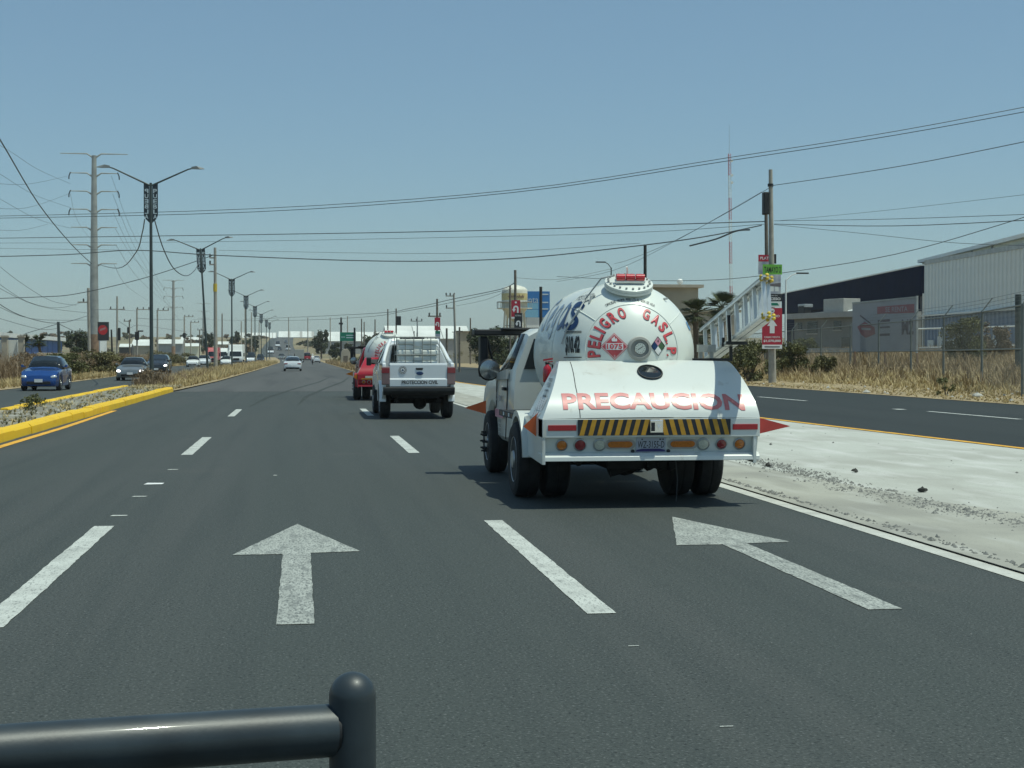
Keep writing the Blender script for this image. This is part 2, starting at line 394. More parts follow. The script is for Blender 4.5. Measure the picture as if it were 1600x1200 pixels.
def patch(mb, poly, fn, m=0, n=8):
    P = np.array(poly, float); lo, hi = P.min(0), P.max(0); bm = bmesh.new(); bm.faces.new([bm.verts.new((x, y, 0)) for x, y in poly])
    for ax in (0, 1):
        for i in range(1, n):
            c = [0, 0, 0]; d = [0, 0, 0]; c[ax] = lo[ax] + (hi[ax] - lo[ax]) * i / n; d[ax] = 1
            bmesh.ops.bisect_plane(bm, geom=bm.verts[:] + bm.edges[:] + bm.faces[:], plane_co=c, plane_no=d)
    bm.verts.index_update(); mb.add([fn(x.co.x, x.co.y) for x in bm.verts], [tuple(x.index for x in q.verts) for q in bm.faces], m); bm.free()
def stroke(mb, pts, wd, fn, m=0, sub=6):
    """a brush stroke of even width along a smooth line through pts, laid on fn."""
    P = [Vector((x, y, 0)) for x, y in pts]; Q = []
    for i in range(len(P) - 1):
        p0, p1, p2, p3 = P[max(i - 1, 0)], P[i], P[i + 1], P[min(i + 2, len(P) - 1)]
        Q += [.5 * ((2 * p1) + (p2 - p0) * t + (2 * p0 - 5 * p1 + 4 * p2 - p3) * t * t + (3 * p1 - p0 - 3 * p2 + p3) * t ** 3) for t in np.arange(sub) / sub]
    Q.append(P[-1]); v = []
    for i, q in enumerate(Q):
        d = (Q[min(i + 1, len(Q) - 1)] - Q[max(i - 1, 0)]).normalized(); n = Vector((-d.y, d.x, 0)) * wd / 2
        for t in (-1, 0, 1): v.append(fn(q.x + n.x * t, q.y + n.y * t))
    mb.add(v, [(i * 3 + k, i * 3 + k + 1, i * 3 + k + 4, i * 3 + k + 3) for i in range(len(Q) - 1) for k in range(2)], m)
SCRIPT = {'a': ([(.86, .80), (.62, .99), (.28, .93), (.06, .52), (.20, .06), (.50, .04), (.78, .38), (.88, .80)], [(.90, .98), (.84, .55), (.82, .15), (.98, .02)]),
          's': ([(.97, .83), (.72, .99), (.38, .92), (.26, .68), (.52, .46), (.72, .24), (.52, .02), (.22, .02), (.02, .18)],),
          'S': ([(.97, .80), (.72, .99), (.38, .90), (.30, .66), (.55, .46), (.70, .24), (.50, .02), (.20, .02), (.02, .20)],),
          'e': ([(.10, .48), (.50, .55), (.84, .74), (.66, .98), (.32, .88), (.10, .45), (.28, .04), (.62, .04), (.90, .24)],),
          'g': ([(.86, .80), (.62, .99), (.28, .93), (.08, .55), (.22, .16), (.50, .16), (.78, .45), (.88, .85)], [(.90, .98), (.84, .4), (.72, -.22), (.36, -.38), (.06, -.2)])}
def circ(r, n=20, cx=0, cy=0, ry=None): return [(cx + r * math.cos(2 * math.pi * i / n), cy + (ry or r) * math.sin(2 * math.pi * i / n)) for i in range(n)]

# ------------------------------------------------------------------ the ground, roads and markings
YS = [-40, -10, 0, 10, 20, 30, 45, 65, 90, 120, 160, 200, 260, 330, 380, 430, 480, 550, 620, 700, 800, 900, 1000, 1100, 1200]
def strip(name, xl, xr, m, dz=0.0, ys=YS, cols=1):
    v, f = [], []
    for y in ys:
        a = xl(y) if callable(xl) else xl; b = xr(y) if callable(xr) else xr
        for k in range(cols + 1): v.append((a + (b - a) * k / cols, y, T(y) + dz))
    n = cols + 1
    for i in range(len(ys) - 1):
        for k in range(cols): f.append((i * n + k, i * n + k + 1, (i + 1) * n + k + 1, (i + 1) * n + k))
    return structure(link_mesh(name, v, f, m))
def ip(xs, ys): return lambda y: float(np.interp(y, xs, ys))
YL = YS + [1400, 1800, 2500, 3000]
strip('ground', -1800, 1800, m_land, -0.06, YL, 4)
def curve(y): return float(np.interp(y, [330, 400, 450, 520, 600, 700, 800, 1000, 1400], [0, -.9, -2.6, -4.8, -7.0, -8.6, -9.6, -10.2, -10.5]))          # the far road drifts to the left up the hill
left_in = lambda y: float(np.interp(y, [65, 90, 152], [-5.25, -4.75, -4.4])) + curve(y)
left_med = lambda y: float(np.interp(y, [70, 120, 200], [-7.8, -8.2, -8.6])) + curve(y)
left_out = lambda y: float(np.interp(y, [0, 70, 110, 200, 330, 430], [-12.9, -12.9, -12.8, -18.0, -17.0, -8.5])) + curve(y)
right_in = lambda y: 4.95 + curve(y)
side_in = lambda y: float(np.interp(y, [0, 23, 35, 60, 80, 100, 130, 300, 400], [12.4, 11.4, 10.85, 9.6, 8.7, 8.6, 9.4, 9.4, 5.4])) + curve(y)
side_out = lambda y: float(np.interp(y, [0, 44, 75, 160, 300, 400], [21.3, 21.6, 22.2, 22.0, 20.0, 5.5])) + curve(y)
strip('road', left_out, side_out, m_asphalt, 0.0)
strip('side_road', lambda y: side_in(y) - .05, lambda y: side_out(y) - .02, m_asphalt_new, 0.008, [y for y in YS if y <= 480])
strip('worn_road', left_in, right_in, m_asphalt_worn, 0.004, [y for y in YS if 65 <= y] )
ysv = [y for y in YS if y <= 430]
strip('left_verge', lambda y: left_out(y) - 40, left_out, m_verge, 0.02, ysv, 2)
strip('right_verge', side_out, lambda y: side_out(y) + 75, m_verge, 0.02, ysv, 2)
GY = [-40, -10, 0, 5, 10, 15, 20, 25, 30, 36, 43, 52, 62, 72, 84, 96, 104]
GMID = ip([8, 11.5, 14, 17, 22, 40, 104], [8.2, 7.2, 6.6, 6.0, 6.0, 6.2, 6.6])
def fz(x, y):
    return float(np.interp(x - side_out(y), [2.5, 5, 9, 18, 30], [0, .10, .42, 1.15, 1.7])) * float(np.interp(y, [35, 60, 190, 260], [.3, 1, 1, .3]))
fy = [34, 42, 50, 60, 70, 80, 92, 106, 122, 140, 165, 195, 230, 260]; fx = [2.0, 3.5, 5, 7, 9, 12, 15, 18, 22, 26, 30, 50]
v = [(side_out(y) + x, y, .026 + fz(side_out(y) + x, y) + (nr.normal(0, .05) if 2.5 < x < 40 else 0)) for y in fy for x in fx]; n = len(fx)
structure(link_mesh('dry_field', v, [(i * n + k, i * n + k + 1, (i + 1) * n + k + 1, (i + 1) * n + k) for i in range(len(fy) - 1) for k in range(n - 1)], m_verge, smooth=80))
strip('concrete_island', 4.90, side_in, m_concrete, 0.012, GY, 3)
strip('dusty_shoulder', 4.90, GMID, m_dusty, 0.018, GY, 2)
strip('median_ground', right_in, side_in, m_verge, 0.03, [y for y in YS if 100 <= y <= 480] , 2)
strip('left_median_ground', left_med, left_in, m_verge, 0.05, [66] + [y for y in YS if 80 < y <= 480], 2)
# solid lines
strip('edge_line', 4.74, 4.895, m_edge_paint, 0.004, GY)
strip('side_road_line', lambda y: side_in(y) - 0.02, lambda y: side_in(y) + 0.16, m_yellow_paint, 0.022, GY)
strip('left_yellow_line', lambda y: -4.98 - max(0, (y - 33)) * 0.014, lambda y: -4.83 - max(0, (y - 33)) * 0.014, m_yellow_paint, 0.006, [-10, 0, 10, 18, 24, 28, 33, 38, 43])
# dashes: each its own painted piece
def piece(name, pts, m, z=0.004):
    q = []
    for (a, b), (c, d) in zip(pts, pts[1:] + pts[:1]):      # the paint's edge is never quite straight
        n = max(1, int(math.hypot(c - a, d - b) / .12)); q.append((a, b))
        q += [(a + (c - a) * k / n + rng.gauss(0, .0025), b + (d - b) * k / n + rng.gauss(0, .004)) for k in range(1, n)]
    pts = q
    return structure(link_mesh(name, [(x, y, T(y) + z) for x, y in pts], [tuple(range(len(pts)))], m))
for lx in (-1.715, 1.73):
    for k in range(-1, 3):
        y0 = 8.75 + 14.9 * k
        piece('lane_dash', [(lx - .085, y0), (lx + .085, y0), (lx + .085, y0 + 5.1), (lx - .085, y0 + 5.1)], m_white_paint)
for k in range(0, 6):
    y0 = 34.2 + 14.9 * (k - 1) - 0.1
    xx = 16.75 - 0.012 * (y0 - 34)
    piece('side_lane_dash', [(xx - .08, y0), (xx + .08, y0), (xx + .02, y0 + 5.2), (xx - .14, y0 + 5.2)], m_white_paint, .012)
def arrow(cx, tip_y, base_y, name='lane_arrow'):
    piece(name, [(cx - .105, base_y), (cx + .105, base_y), (cx + .105, tip_y - 2.05), (cx + .48, tip_y - 2.0), (cx, tip_y), (cx - .48, tip_y - 2.1), (cx - .105, tip_y - 2.1)], m_arrow_paint)
arrow(-0.035, 13.8, 8.63); arrow(3.42, 13.93, 8.67)
for (u, v, a, b) in ((241, 756, .22, .12), (218, 776, .16, .05), (186, 806, .16, .05), (270, 734, .14, .06), (990, 1010, .06, .008), (1135, 1136, .06, .006), (430, 743, .05, .05), (1405, 640, .3, .3)):
    g = gnd(u, v)
    piece('paint_scrap', [(g.x - a / 2, g.y - b), (g.x + a * .45, g.y - b * .8), (g.x + a / 2, g.y + b * .7), (g.x - a * .4, g.y + b)], m_white_ink if u == 241 else m_white_paint, .012 if u == 1405 else .004)

m_skid = ground_mat('tyre_rubber_on_road', [(0.034, 0.040, 0.037), ((0.052, 0.060, 0.056), 6.0, 0.40, 0.62, 1), ((0.05, 0.057, 0.053), 40, 0.5, 0.62)], rough=0.8, bump=0.4, bscale=120, stretch=(1, .1, 1))
for pts in ([(-1.5, 46), (-1.2, 56), (-.3, 70), (1.0, 88), (2.2, 112)], [(-.1, 47), (.2, 57), (1.1, 71), (2.4, 89), (3.5, 112)]):
    v = []
    for i, (x, y) in enumerate(pts):
        w_ = .09 * (1 if 0 < i < len(pts) - 1 else .2); v += [(x - w_, y, .006), (x + w_, y, .006)]
    structure(link_mesh('skid_mark', v, [(2 * i, 2 * i + 1, 2 * i + 3, 2 * i + 2) for i in range(len(pts) - 1)], m_skid))
# yellow kerbs of the left median: a row of cast kerb pieces, and the soil between them
def kerb_row(x_of, y0, y1, n, wdt, h, m, mside=None):
    for i in range(n):
        a = y0 + (y1 - y0) * i / n; b = y0 + (y1 - y0) * (i + 1) / n - 0.025
        xa, xb = x_of(a), x_of(b); j = rng.uniform(-.012, .012); k = rng.uniform(-.01, .012)
        mb = MB(); v = []
        for (x, y) in ((xa, a), (xb, b)):
            v += [(x - wdt / 2 + j, y, -.03), (x + wdt / 2 + .03 + j, y, -.03), (x + wdt / 2 + .02 + j, y, h * .72 + k), (x + wdt / 2 - .03 + j, y, h + k), (x - wdt / 2 + j, y, h + k)]
        mb.add(v, [(4, 3, 2, 1, 0), (5, 6, 7, 8, 9)] + [(q, (q + 1) % 5, 5 + (q + 1) % 5, 5 + q) for q in range(5)])
        structure(build(mb, 'kerb', [m], smooth=None, bevel=0.012))
kerb_row(ip([-5, 28, 66], [-5.25, -5.28, -5.44]), 14, 65.6, 28, .26, .20, m_kerb)
kerb_row(ip([-5, 43, 73], [-7.40, -7.58, -7.98]), 41, 72.5, 16, .2, .16, m_kerb)
kerb_row(ip([-5, 43], [-7.40, -7.58]), 14, 41, 14, .2, .10, m_kerb_concrete)
v, f = [], []
ky = list(np.linspace(8, 74, 90)); kn = 9
for i, y in enumerate(ky):
    for k in range(kn):
        t = k / (kn - 1); xa = float(np.interp(y, [-5, 43, 73], [-7.32, -7.5, -7.9])); xb = float(np.interp(y, [-5, 28, 66], [-5.36, -5.39, -5.5]))
        z = .10 + .05 * math.sin(t * math.pi) + nr.normal(0, .012) * (0 < k < kn - 1)
        v.append((xa + (xb - xa) * t, y, max(.03, z)))
for i in range(len(ky) - 1):
    for k in range(kn - 1): f.append((i * kn + k, i * kn + k + 1, (i + 1) * kn + k + 1, (i + 1) * kn + k))
structure(link_mesh('median_soil', v, f, m_rubble, smooth=80))

# loose stones, built as real small rocks joined together
def rocks(name, pts, sizes, m):
    v = []; f = []
    base = np.array([(1, 0, 0), (0, 1, 0), (-1, 0, 0), (0, -1, 0), (0, 0, 1), (0, 0, -.4)], float)
    fc = [(0, 1, 4), (1, 2, 4), (2, 3, 4), (3, 0, 4), (1, 0, 5), (2, 1, 5), (3, 2, 5), (0, 3, 5)]
    for (x, y, z), s in zip(pts, sizes):
        a = nr.uniform(0, 6.28); c, d = math.cos(a), math.sin(a)
        q = base * nr.uniform(.6, 1.4, (6, 1)) * s; q[:, 2] *= .7
        o = len(v); v += [(x + p[0] * c - p[1] * d, y + p[0] * d + p[1] * c, z + p[2]) for p in q]; f += [tuple(i + o for i in t) for t in fc]
    return stuff(link_mesh(name, v, f, m, fixn=False))
gl = [gnd(1165, 718), gnd(1250, 740), gnd(1330, 765), gnd(1440, 790), gnd(1540, 808), gnd(1700, 838)]
pts, sz = [], []
for i in range(len(gl) - 1):
    for k in range(1500):
        t = nr.uniform(); p = gl[i].lerp(gl[i + 1], t); e = .5 + .5 * math.sin(9 * t + 2.1 * i) * math.sin(23 * t + i)
        if nr.uniform() > .12 + .6 * e: continue
        pts.append((p.x + nr.normal(0, .10 + .08 * e), p.y + nr.normal(0, .22), .016)); sz.append(nr.gamma(1.7, .0042) + .003)
rocks('crushed_stone_ridge', pts, sz, m_stone)
pts, sz = [], []
for k in range(900):
    y = nr.uniform(6, 30); pts.append((5.0 + abs(nr.normal(0, .06)), y, .02)); sz.append(nr.gamma(2., .005) + .004)
rocks('broken_edge_crumbs', pts, sz, m_stone)
pts, sz = [], []
for k in range(200):
    y = nr.uniform(8, 42); pts.append((nr.uniform(5.2, side_in(y) - .3), y, .02)); sz.append(nr.gamma(1.3, .006) + .003)
rocks('scattered_gravel', pts, sz, m_stone)
pts, sz = [], []
for k in range(350):
    y = nr.uniform(14, 76); pts.append((nr.uniform(-7.3, -5.5), y, .12)); sz.append(nr.gamma(1.6, .014) + .008)
rocks('median_rubble', pts, sz, m_stone_pale)
for (u, v, s, lb) in ((1200, 731, .05, 'dark lump of asphalt on the concrete island nearest the bumper'), (1337, 740, .05, 'dark asphalt chip alone high on the concrete island'), (1441, 771, .06, 'flat dark asphalt chip right of the crushed stone ridge')):
    g = gnd(u, v)
    mb = MB(); mb.lathe([(0, -.3), (.7, -.2), (1, .1), (.8, .5), (.3, .75), (0, .8)], (0, 0, 0), (0, 0, 1), 6)
    vv = [(x * s * rng.uniform(.4, 1.3), y * s * rng.uniform(.4, 1.2), z * s * rng.uniform(.6, 1.1)) for x, y, z in mb.v]
    o = link_mesh('asphalt_chunk', vv, mb.f, m_wood_dark); o.location = (g.x, g.y, .03); tag(o, lb, 'rock')

# ------------------------------------------------------------------ vegetation
def tufts(name, P, H, blades, m, wdt=.018, lean=.35):
    """P: (n,3) roots, H: (n,) heights; a tuft is a fan of bent tapering blades."""
    n = len(P); N = n * blades
    root = np.repeat(P, blades, 0); h = np.repeat(H, blades) * nr.uniform(.55, 1.1, N)
    a = nr.uniform(0, 2 * np.pi, N); l = nr.uniform(.05, lean, N) * h * 2
    d = np.stack([np.cos(a), np.sin(a), np.zeros(N)], 1); s = np.stack([-np.sin(a), np.cos(a), np.zeros(N)], 1)
    b = root + d * nr.uniform(0, .12, (N, 1)) * np.repeat(H, blades)[:, None]; w_ = (wdt * nr.uniform(.6, 1.4, N))[:, None]
    mid = b + d * (l * .35)[:, None]; mid[:, 2] += h * .6
    tip = b + d * l[:, None]; tip[:, 2] += h
    v = np.stack([b - s * w_, b + s * w_, mid + s * w_ * .8, mid - s * w_ * .8, tip], 1).reshape(-1, 3)
    i = np.arange(N)[:, None] * 5
    q = i + np.array([[0, 1, 2, 3]]); t = i + np.array([[3, 2, 4]])
    loops = np.concatenate([q.ravel(), t.ravel()]); st = np.concatenate([np.arange(N) * 4, N * 4 + np.arange(N) * 3])
    me = bpy.data.meshes.new(name); me.vertices.add(len(v)); me.vertices.foreach_set('co', v.ravel())
    me.loops.add(len(loops)); me.loops.foreach_set('vertex_index', loops.astype(np.int32))
    me.polygons.add(2 * N); me.polygons.foreach_set('loop_start', st.astype(np.int32))
    me.materials.append(m); me.update(calc_edges=True); me.validate()
    o = bpy.data.objects.new(name, me); col.objects.link(o); return o
def leaves_mesh(C, size, m, name, parent=None, flat=.0):
    """leaf-sized folded quads at centres C (n,3)."""
    n = len(C); a = nr.normal(size=(n, 3)); a /= np.linalg.norm(a, axis=1)[:, None]
    b = np.cross(a, nr.normal(size=(n, 3))); b /= np.linalg.norm(b, axis=1)[:, None]
    s = (size * nr.uniform(.5, 1.5, n))[:, None]
    v = np.stack([C - a * s, C + b * s * .45, C + a * s, C - b * s * .45], 1).reshape(-1, 3)
    me = bpy.data.meshes.new(name); me.vertices.add(4 * n); me.vertices.foreach_set('co', v.ravel())
    me.loops.add(4 * n); me.loops.foreach_set('vertex_index', np.arange(4 * n, dtype=np.int32))
    me.polygons.add(n); me.polygons.foreach_set('loop_start', np.arange(n, dtype=np.int32) * 4)
    me.materials.append(m); me.update(calc_edges=True)
    o = bpy.data.objects.new(name, me); col.objects.link(o)
    if parent is not None: o.parent = parent
    return o
def lobes(n, w_, h_, per, z0=0.12, spread=.46):
    """points in clumps through an uneven crown of width w_ and height h_ standing on z=0."""
    out = []
    for i in range(n):
        a = rng.uniform(0, 6.28); r = math.sqrt(rng.random()) * .5 * w_ ; zz = rng.uniform(z0, .92) * h_
        k = math.sqrt(max(.12, 1 - (abs(zz / h_ - .45) / .62) ** 2))
        c = np.array([math.cos(a) * r * k, math.sin(a) * r * k, zz]); e = np.array([w_, w_, h_]) * spread * rng.uniform(.5, 1.0) * .5
        p = nr.normal(size=(per, 3)); p /= np.linalg.norm(p, axis=1)[:, None]; p *= nr.uniform(.35, 1.05, (per, 1))
        out.append(c + p * e)
    q = np.concatenate(out); q[:, 2] = np.abs(q[:, 2]) * .98 + .02
    return q
def shrub(name, loc, w_, h_, m, label, cat='shrub', group=None, n=14, per=90, leaf=.06, stems=5):
    r = thing(name, label, cat, loc, rng.uniform(0, 6), group)
    leaves_mesh(lobes(n, w_ * .85, h_ * .9, per), leaf, m, 'foliage', r)
    mb = MB()
    for k in range(stems):
        a = rng.uniform(0, 6.28); e = (math.cos(a) * w_ * .3, math.sin(a) * w_ * .3, h_ * rng.uniform(.6, .85))
        mb.tube([(0, 0, -.05), (e[0] * .4, e[1] * .4, e[2] * .5), e], [.025 * h_, .015 * h_, .005], 5)
    build(mb, 'stem', [m_trunk], r)
    return r
def tree(name, loc, w_, h_, m, label, cat='tree', group=None, n=18, per=110, leaf=.16, dens=2.2, trunk_h=.3):
    r = thing(name, label, cat, loc, rng.uniform(0, 6), group)
    c = lobes(int(n * 1.3), w_, h_ * (1 - trunk_h * .6), int(per * dens), .1); c[:, 2] += h_ * trunk_h * .6
    leaves_mesh(c, leaf, m, 'crown', r)
    mb = MB(); mb.tube([(0, 0, -.1), (.1, 0, h_ * .3), (0, .1, h_ * .6)], [.035 * h_, .026 * h_, .012 * h_], 7)
    for k in range(5):
        a = k * 1.3; z = h_ * (.25 + .07 * k)
        mb.tube([(.05, 0, z), (math.cos(a) * w_ * .2, math.sin(a) * w_ * .2, z + h_ * .15), (math.cos(a) * w_ * .33, math.sin(a) * w_ * .33, z + h_ * .25)], [.014 * h_, .009 * h_, .003 * h_], 5)
    build(mb, 'trunk', [m_trunk], r)
    return r

def scatter(n, xf, y0, y1, pw=1.6):
    y = y0 + (y1 - y0) * nr.uniform(size=n) ** pw; t = nr.uniform(size=n)
    return np.array([(xf(yy)[0] + (xf(yy)[1] - xf(yy)[0]) * tt, yy, T(yy)) for yy, tt in zip(y, t)])
# left median
P = scatter(3600, lambda y: (left_med(y) + .2, left_in(y) - .25), 67, 330)
stuff(tufts('dry_median_grass', P, nr.uniform(.18, .62, len(P)) * np.clip((P[:, 1] - 55) / 40, .45, 1.25), 9, m_dry2, .016))
P = scatter(420, lambda y: (left_med(y) + .1, left_in(y) - 1.2), 72, 330)
stuff(tufts('brown_median_weeds', P, nr.uniform(.25, .95, len(P)), 12, m_brush, .011, .75))
P = scatter(450, lambda y: (-7.2, -5.6), 14, 66, 1.0); P[:, 2] += .12
stuff(tufts('median_weeds', P, nr.uniform(.03, .13, len(P)), 9, m_leaf2, .008, .8))
P = scatter(500, lambda y: (-7.3, -5.5), 14, 70, 1.0); P[:, 2] += .12
stuff(tufts('dry_median_stubble', P, nr.uniform(.04, .16, len(P)), 9, m_dry2, .008, .8))
# left verge
P = scatter(4200, lambda y: (left_out(y) - 3.2, left_out(y) - .4), 48, 260)
stuff(tufts('dry_verge_grass', P, nr.uniform(.12, .5, len(P)), 8, m_dry2, .016))
P = scatter(4200, lambda y: (left_out(y) - 20, left_out(y) - 2.6), 55, 260, 1.2)
stuff(tufts('brown_verge_brush', P, nr.uniform(.6, 2.0, len(P)), 14, m_brush, .014, .7))
C = []
for k in range(260):
    y = 58 + 190 * rng.random() ** 1.2; x = left_out(y) - rng.uniform(3.0, 18)
    C.append(lobes(3, 2.6, 1.8, 60) + np.array([x, y, 0]))
stuff(leaves_mesh(np.concatenate(C), .075, m_brush, 'dry_brush_thicket'))
# right verge
def lift(P): P[:, 2] += np.array([fz(x, y) for x, y, _ in P]); return P
P = lift(scatter(9000, lambda y: (side_out(y) + .3, side_out(y) + 10), 40, 150, 1.3))
stuff(tufts('dry_roadside_grass', P, nr.uniform(.03, .14, len(P)) + np.clip((P[:, 0] - 25.0) / 6, 0, .4) * nr.uniform(.2, 1, len(P)), 8, m_dry2, .014, .6))
P = lift(scatter(8500, lambda y: (side_out(y) + 5.0, side_out(y) + 36), 50, 175, 1.2))
stuff(tufts('tall_dry_field_grass', P, nr.uniform(.25, .85, len(P)), 9, m_dry1, .016, .5))
P = lift(scatter(700, lambda y: (side_out(y) + 5.0, side_out(y) + 30), 50, 170, 1.2))
stuff(tufts('dark_field_weeds', P, nr.uniform(.3, .9, len(P)), 12, m_brush, .02, .5))
pts = []; sz = []
for k in range(90):
    y = nr.uniform(46, 95); x = side_out(y) + nr.uniform(.4, 7); pts.append((x, y, .05 + fz(x, y))); sz.append(nr.gamma(1.6, .035) + .02)
rocks('pale_verge_litter', pts, sz, m_stone_pale)
# right median beyond the concrete island, and its shrubs
P = scatter(2600, lambda y: (right_in(y) + .15, side_in(y) - .15), 100, 330, 1.3)
stuff(tufts('tan_median_grass', P, nr.uniform(.3, .9, len(P)), 9, m_dry1, .02))
C = [lobes(3, 2.0, 1.5, 60) * np.array([1, 1, rng.uniform(.6, 1)]) + np.array([right_in(y) + rng.uniform(1.6, 3.6), y, 0]) for y in [112 + 210 * rng.random() for _ in range(70)]]
stuff(leaves_mesh(np.concatenate(C), .07, m_leaf2, 'median_brush'))
C = [lobes(3, 3.2, 2.3, 80) + np.array([rng.uniform(23.5, 44), y, 0]) for y in [150 + 110 * rng.random() for _ in range(60)]]
stuff(leaves_mesh(np.concatenate(C), .09, m_leaf2, 'roadside_brush'))

def base(u, v, Y): p = at(u, v, Y); return (p.x, Y, T(Y))
for (u, Y, w_, h_, m, lb) in ((1170, 84, 3.2, 2.5, m_leaf1, 'dense green shrub left of the banner pole behind the truck ladder'), (1235, 90, 2.4, 2.1, m_leaf1, 'green shrub right of the banner pole under its red banner'),
                              (1290, 84, 1.6, 1.3, m_leaf2, 'low olive shrub between the banner pole and the grey signboard'), (1508, 86, 3.0, 2.9, m_leaf1, 'large rounded green shrub behind the wire fence at far right'),
                              (1552, 88, 2.3, 2.4, m_brush, 'half bare brown shrub beside the large green shrub'), (1258, 130, 2.4, 2.0, m_leaf1, 'small green bush by the grey flat roofed office wall')):
    q_ = base(u, 556, Y); shrub('shrub', (q_[0], Y, fz(q_[0], Y)), w_, h_, m, lb, n=24, per=260, leaf=.075)
for (u, Y, w_, h_, m, lb) in ((100, 104, 3.2, 1.8, m_leaf1, 'green shrub just right of the blue hatchback on the left verge'), (154, 120, 4.2, 2.0, m_leaf2, 'broad olive shrub between the blue hatchback and the grey sedan'),
                              (250, 225, 6.0, 2.4, m_leaf2, 'olive shrub behind the dark car on the left verge'), (282, 245, 5.0, 2.2, m_leaf2, 'olive shrub left of the parked looking white cars')):
    shrub('shrub', base(u, 556, Y), w_, h_, m, lb, n=26, per=230, leaf=.085)
shrub('shrub', base(339, 556, 150), 2.0, 1.15, m_leaf2, 'small olive shrub in the median grass left of the third lamp post', n=10, per=70)
shrub('shrub', (-7.05, 73.4, 0), 1.6, 1.0, m_brush, 'dead brown shrub around the foot of the nearest lamp post', n=10, per=90, leaf=.05)
shrub('shrub', (-6.6, 39.5, .12), .7, .45, m_leaf1, 'small green weed clump on the yellow kerbed median', 'weed', n=9, per=50, leaf=.035)
tree('leafy_tree', base(763, 556, 165), 4.2, 4.6, m_leaf3, 'dense dark green tree behind the black mirror arm of the truck', n=22, per=130, leaf=.12, trunk_h=.2)
tree('leafy_tree', base(795, 556, 178), 3.6, 3.5, m_leaf3, 'dark green tree in front of the water tower legs', n=16, per=110, leaf=.12, trunk_h=.2)
tree('leafy_tree', base(502, 556, 430), 3.9, 8.0, m_leaf3, 'tall dark tree standing right of the far road up the hill', n=16, per=70, leaf=.3)
tree('leafy_tree', base(524, 556, 380), 3.4, 4.4, m_leaf3, 'round dark tree left of the green road sign', n=12, per=70, leaf=.26)
tree('leafy_tree', base(543, 556, 370), 3.2, 4.0, m_leaf3, 'round dark tree under the green road sign', n=12, per=70, leaf=.26)
tree('leafy_tree', base(582, 556, 360), 5.0, 6.6, m_leaf3, 'dark tree between the green road sign and the red gas truck', n=12, per=70, leaf=.26)
tree('leafy_tree', base(368, 556, 600), 3.6, 8.6, m_leaf3, 'round dark tree left of the long white hilltop warehouse', n=12, per=60, leaf=.4)
tree('leafy_tree', base(326, 556, 520), 3.2, 8.4, m_leaf3, 'dark tree leaning behind the second lamp post', n=12, per=60, leaf=.35)
tree('leafy_tree', base(120, 556, 230), 4.0, 5.2, m_leaf3, 'dark rounded tree right of the blue building', n=12, per=80, leaf=.2)
tree('leafy_tree', base(133, 556, 236), 3.4, 4.6, m_leaf3, 'dark tree touching the concrete lamp post on the left', n=12, per=80, leaf=.2)
tree('leafy_tree', base(392, 556, 520), 6.4, 5.6, m_leaf3, 'low dark tree behind the white box truck', n=14, per=60, leaf=.35)
for k in range(110):
    Y = rng.uniform(470, 1000); x = rng.choice((-1, -1, 1)) * rng.uniform(10, 20 + .16 * Y) + curve(Y)
    tree('hill_tree', (x, Y, T(Y)), rng.uniform(3, 9), rng.uniform(2.0, 4.5), rng.choice((m_leaf3, m_leaf2, m_brush)), 'small hazy tree scattered on the far hillside beside the road', group='trees scattered on the far hillside', n=6, per=26, leaf=.6)
def palm(u, Y, h_, label, s=1.0):
    r = thing('palm_tree', label, 'palm tree', base(u, 556, Y))
    mb = MB(); mb.tube([(0, 0, -.1), (.1, .05, h_ * .5), (0, 0, h_)], [.22 * s, .18 * s, .2 * s], 8); build(mb, 'trunk', [m_trunk], r)
    mb = MB()
    for k in range(64):
        a = rng.uniform(0, 6.28); el = rng.uniform(-.75, 1.25); L = rng.uniform(.9, 1.35) * s
        d = Vector((math.cos(a) * math.cos(el), math.sin(a) * math.cos(el), math.sin(el))); sd = d.cross(Vector((0, 0, 1))).normalized(); st = Vector((0, 0, h_ - .05))
        c = st + d * L * .55
        for j in range(9):                     # a fan of narrow leaflets on each stalk
            t = (j - 4) / 4; e = (d * (1 - .35 * abs(t)) + sd * t * .75).normalized(); tip = c + e * L * .6 - Vector((0, 0, .12 * s)); q = e.cross(d.cross(sd)) * .035 * s
            mb.add([c - q, c + q, c + e * L * .4 + q * .8, tip, c + e * L * .4 - q * .8], [(0, 1, 2, 3, 4)])
        mb.bar(st, c, .02, .02)
    build(mb, 'crown', [m_palm], r)
palm(1086, 108, 4.6, 'fan palm nearest the beige building behind the tank', 1.05)
palm(1127, 112, 5.2, 'fan palm right beside the ladder of the truck', 1.1)
palm(1102, 122, 3.2, 'low fan palm between its two taller neighbours', 1.0)
palm(37, 128, 2.6, 'small shaggy palm in front of the blue building', .6)
palm(61, 132, 2.7, 'small shaggy palm right of the leaning green post', .6)

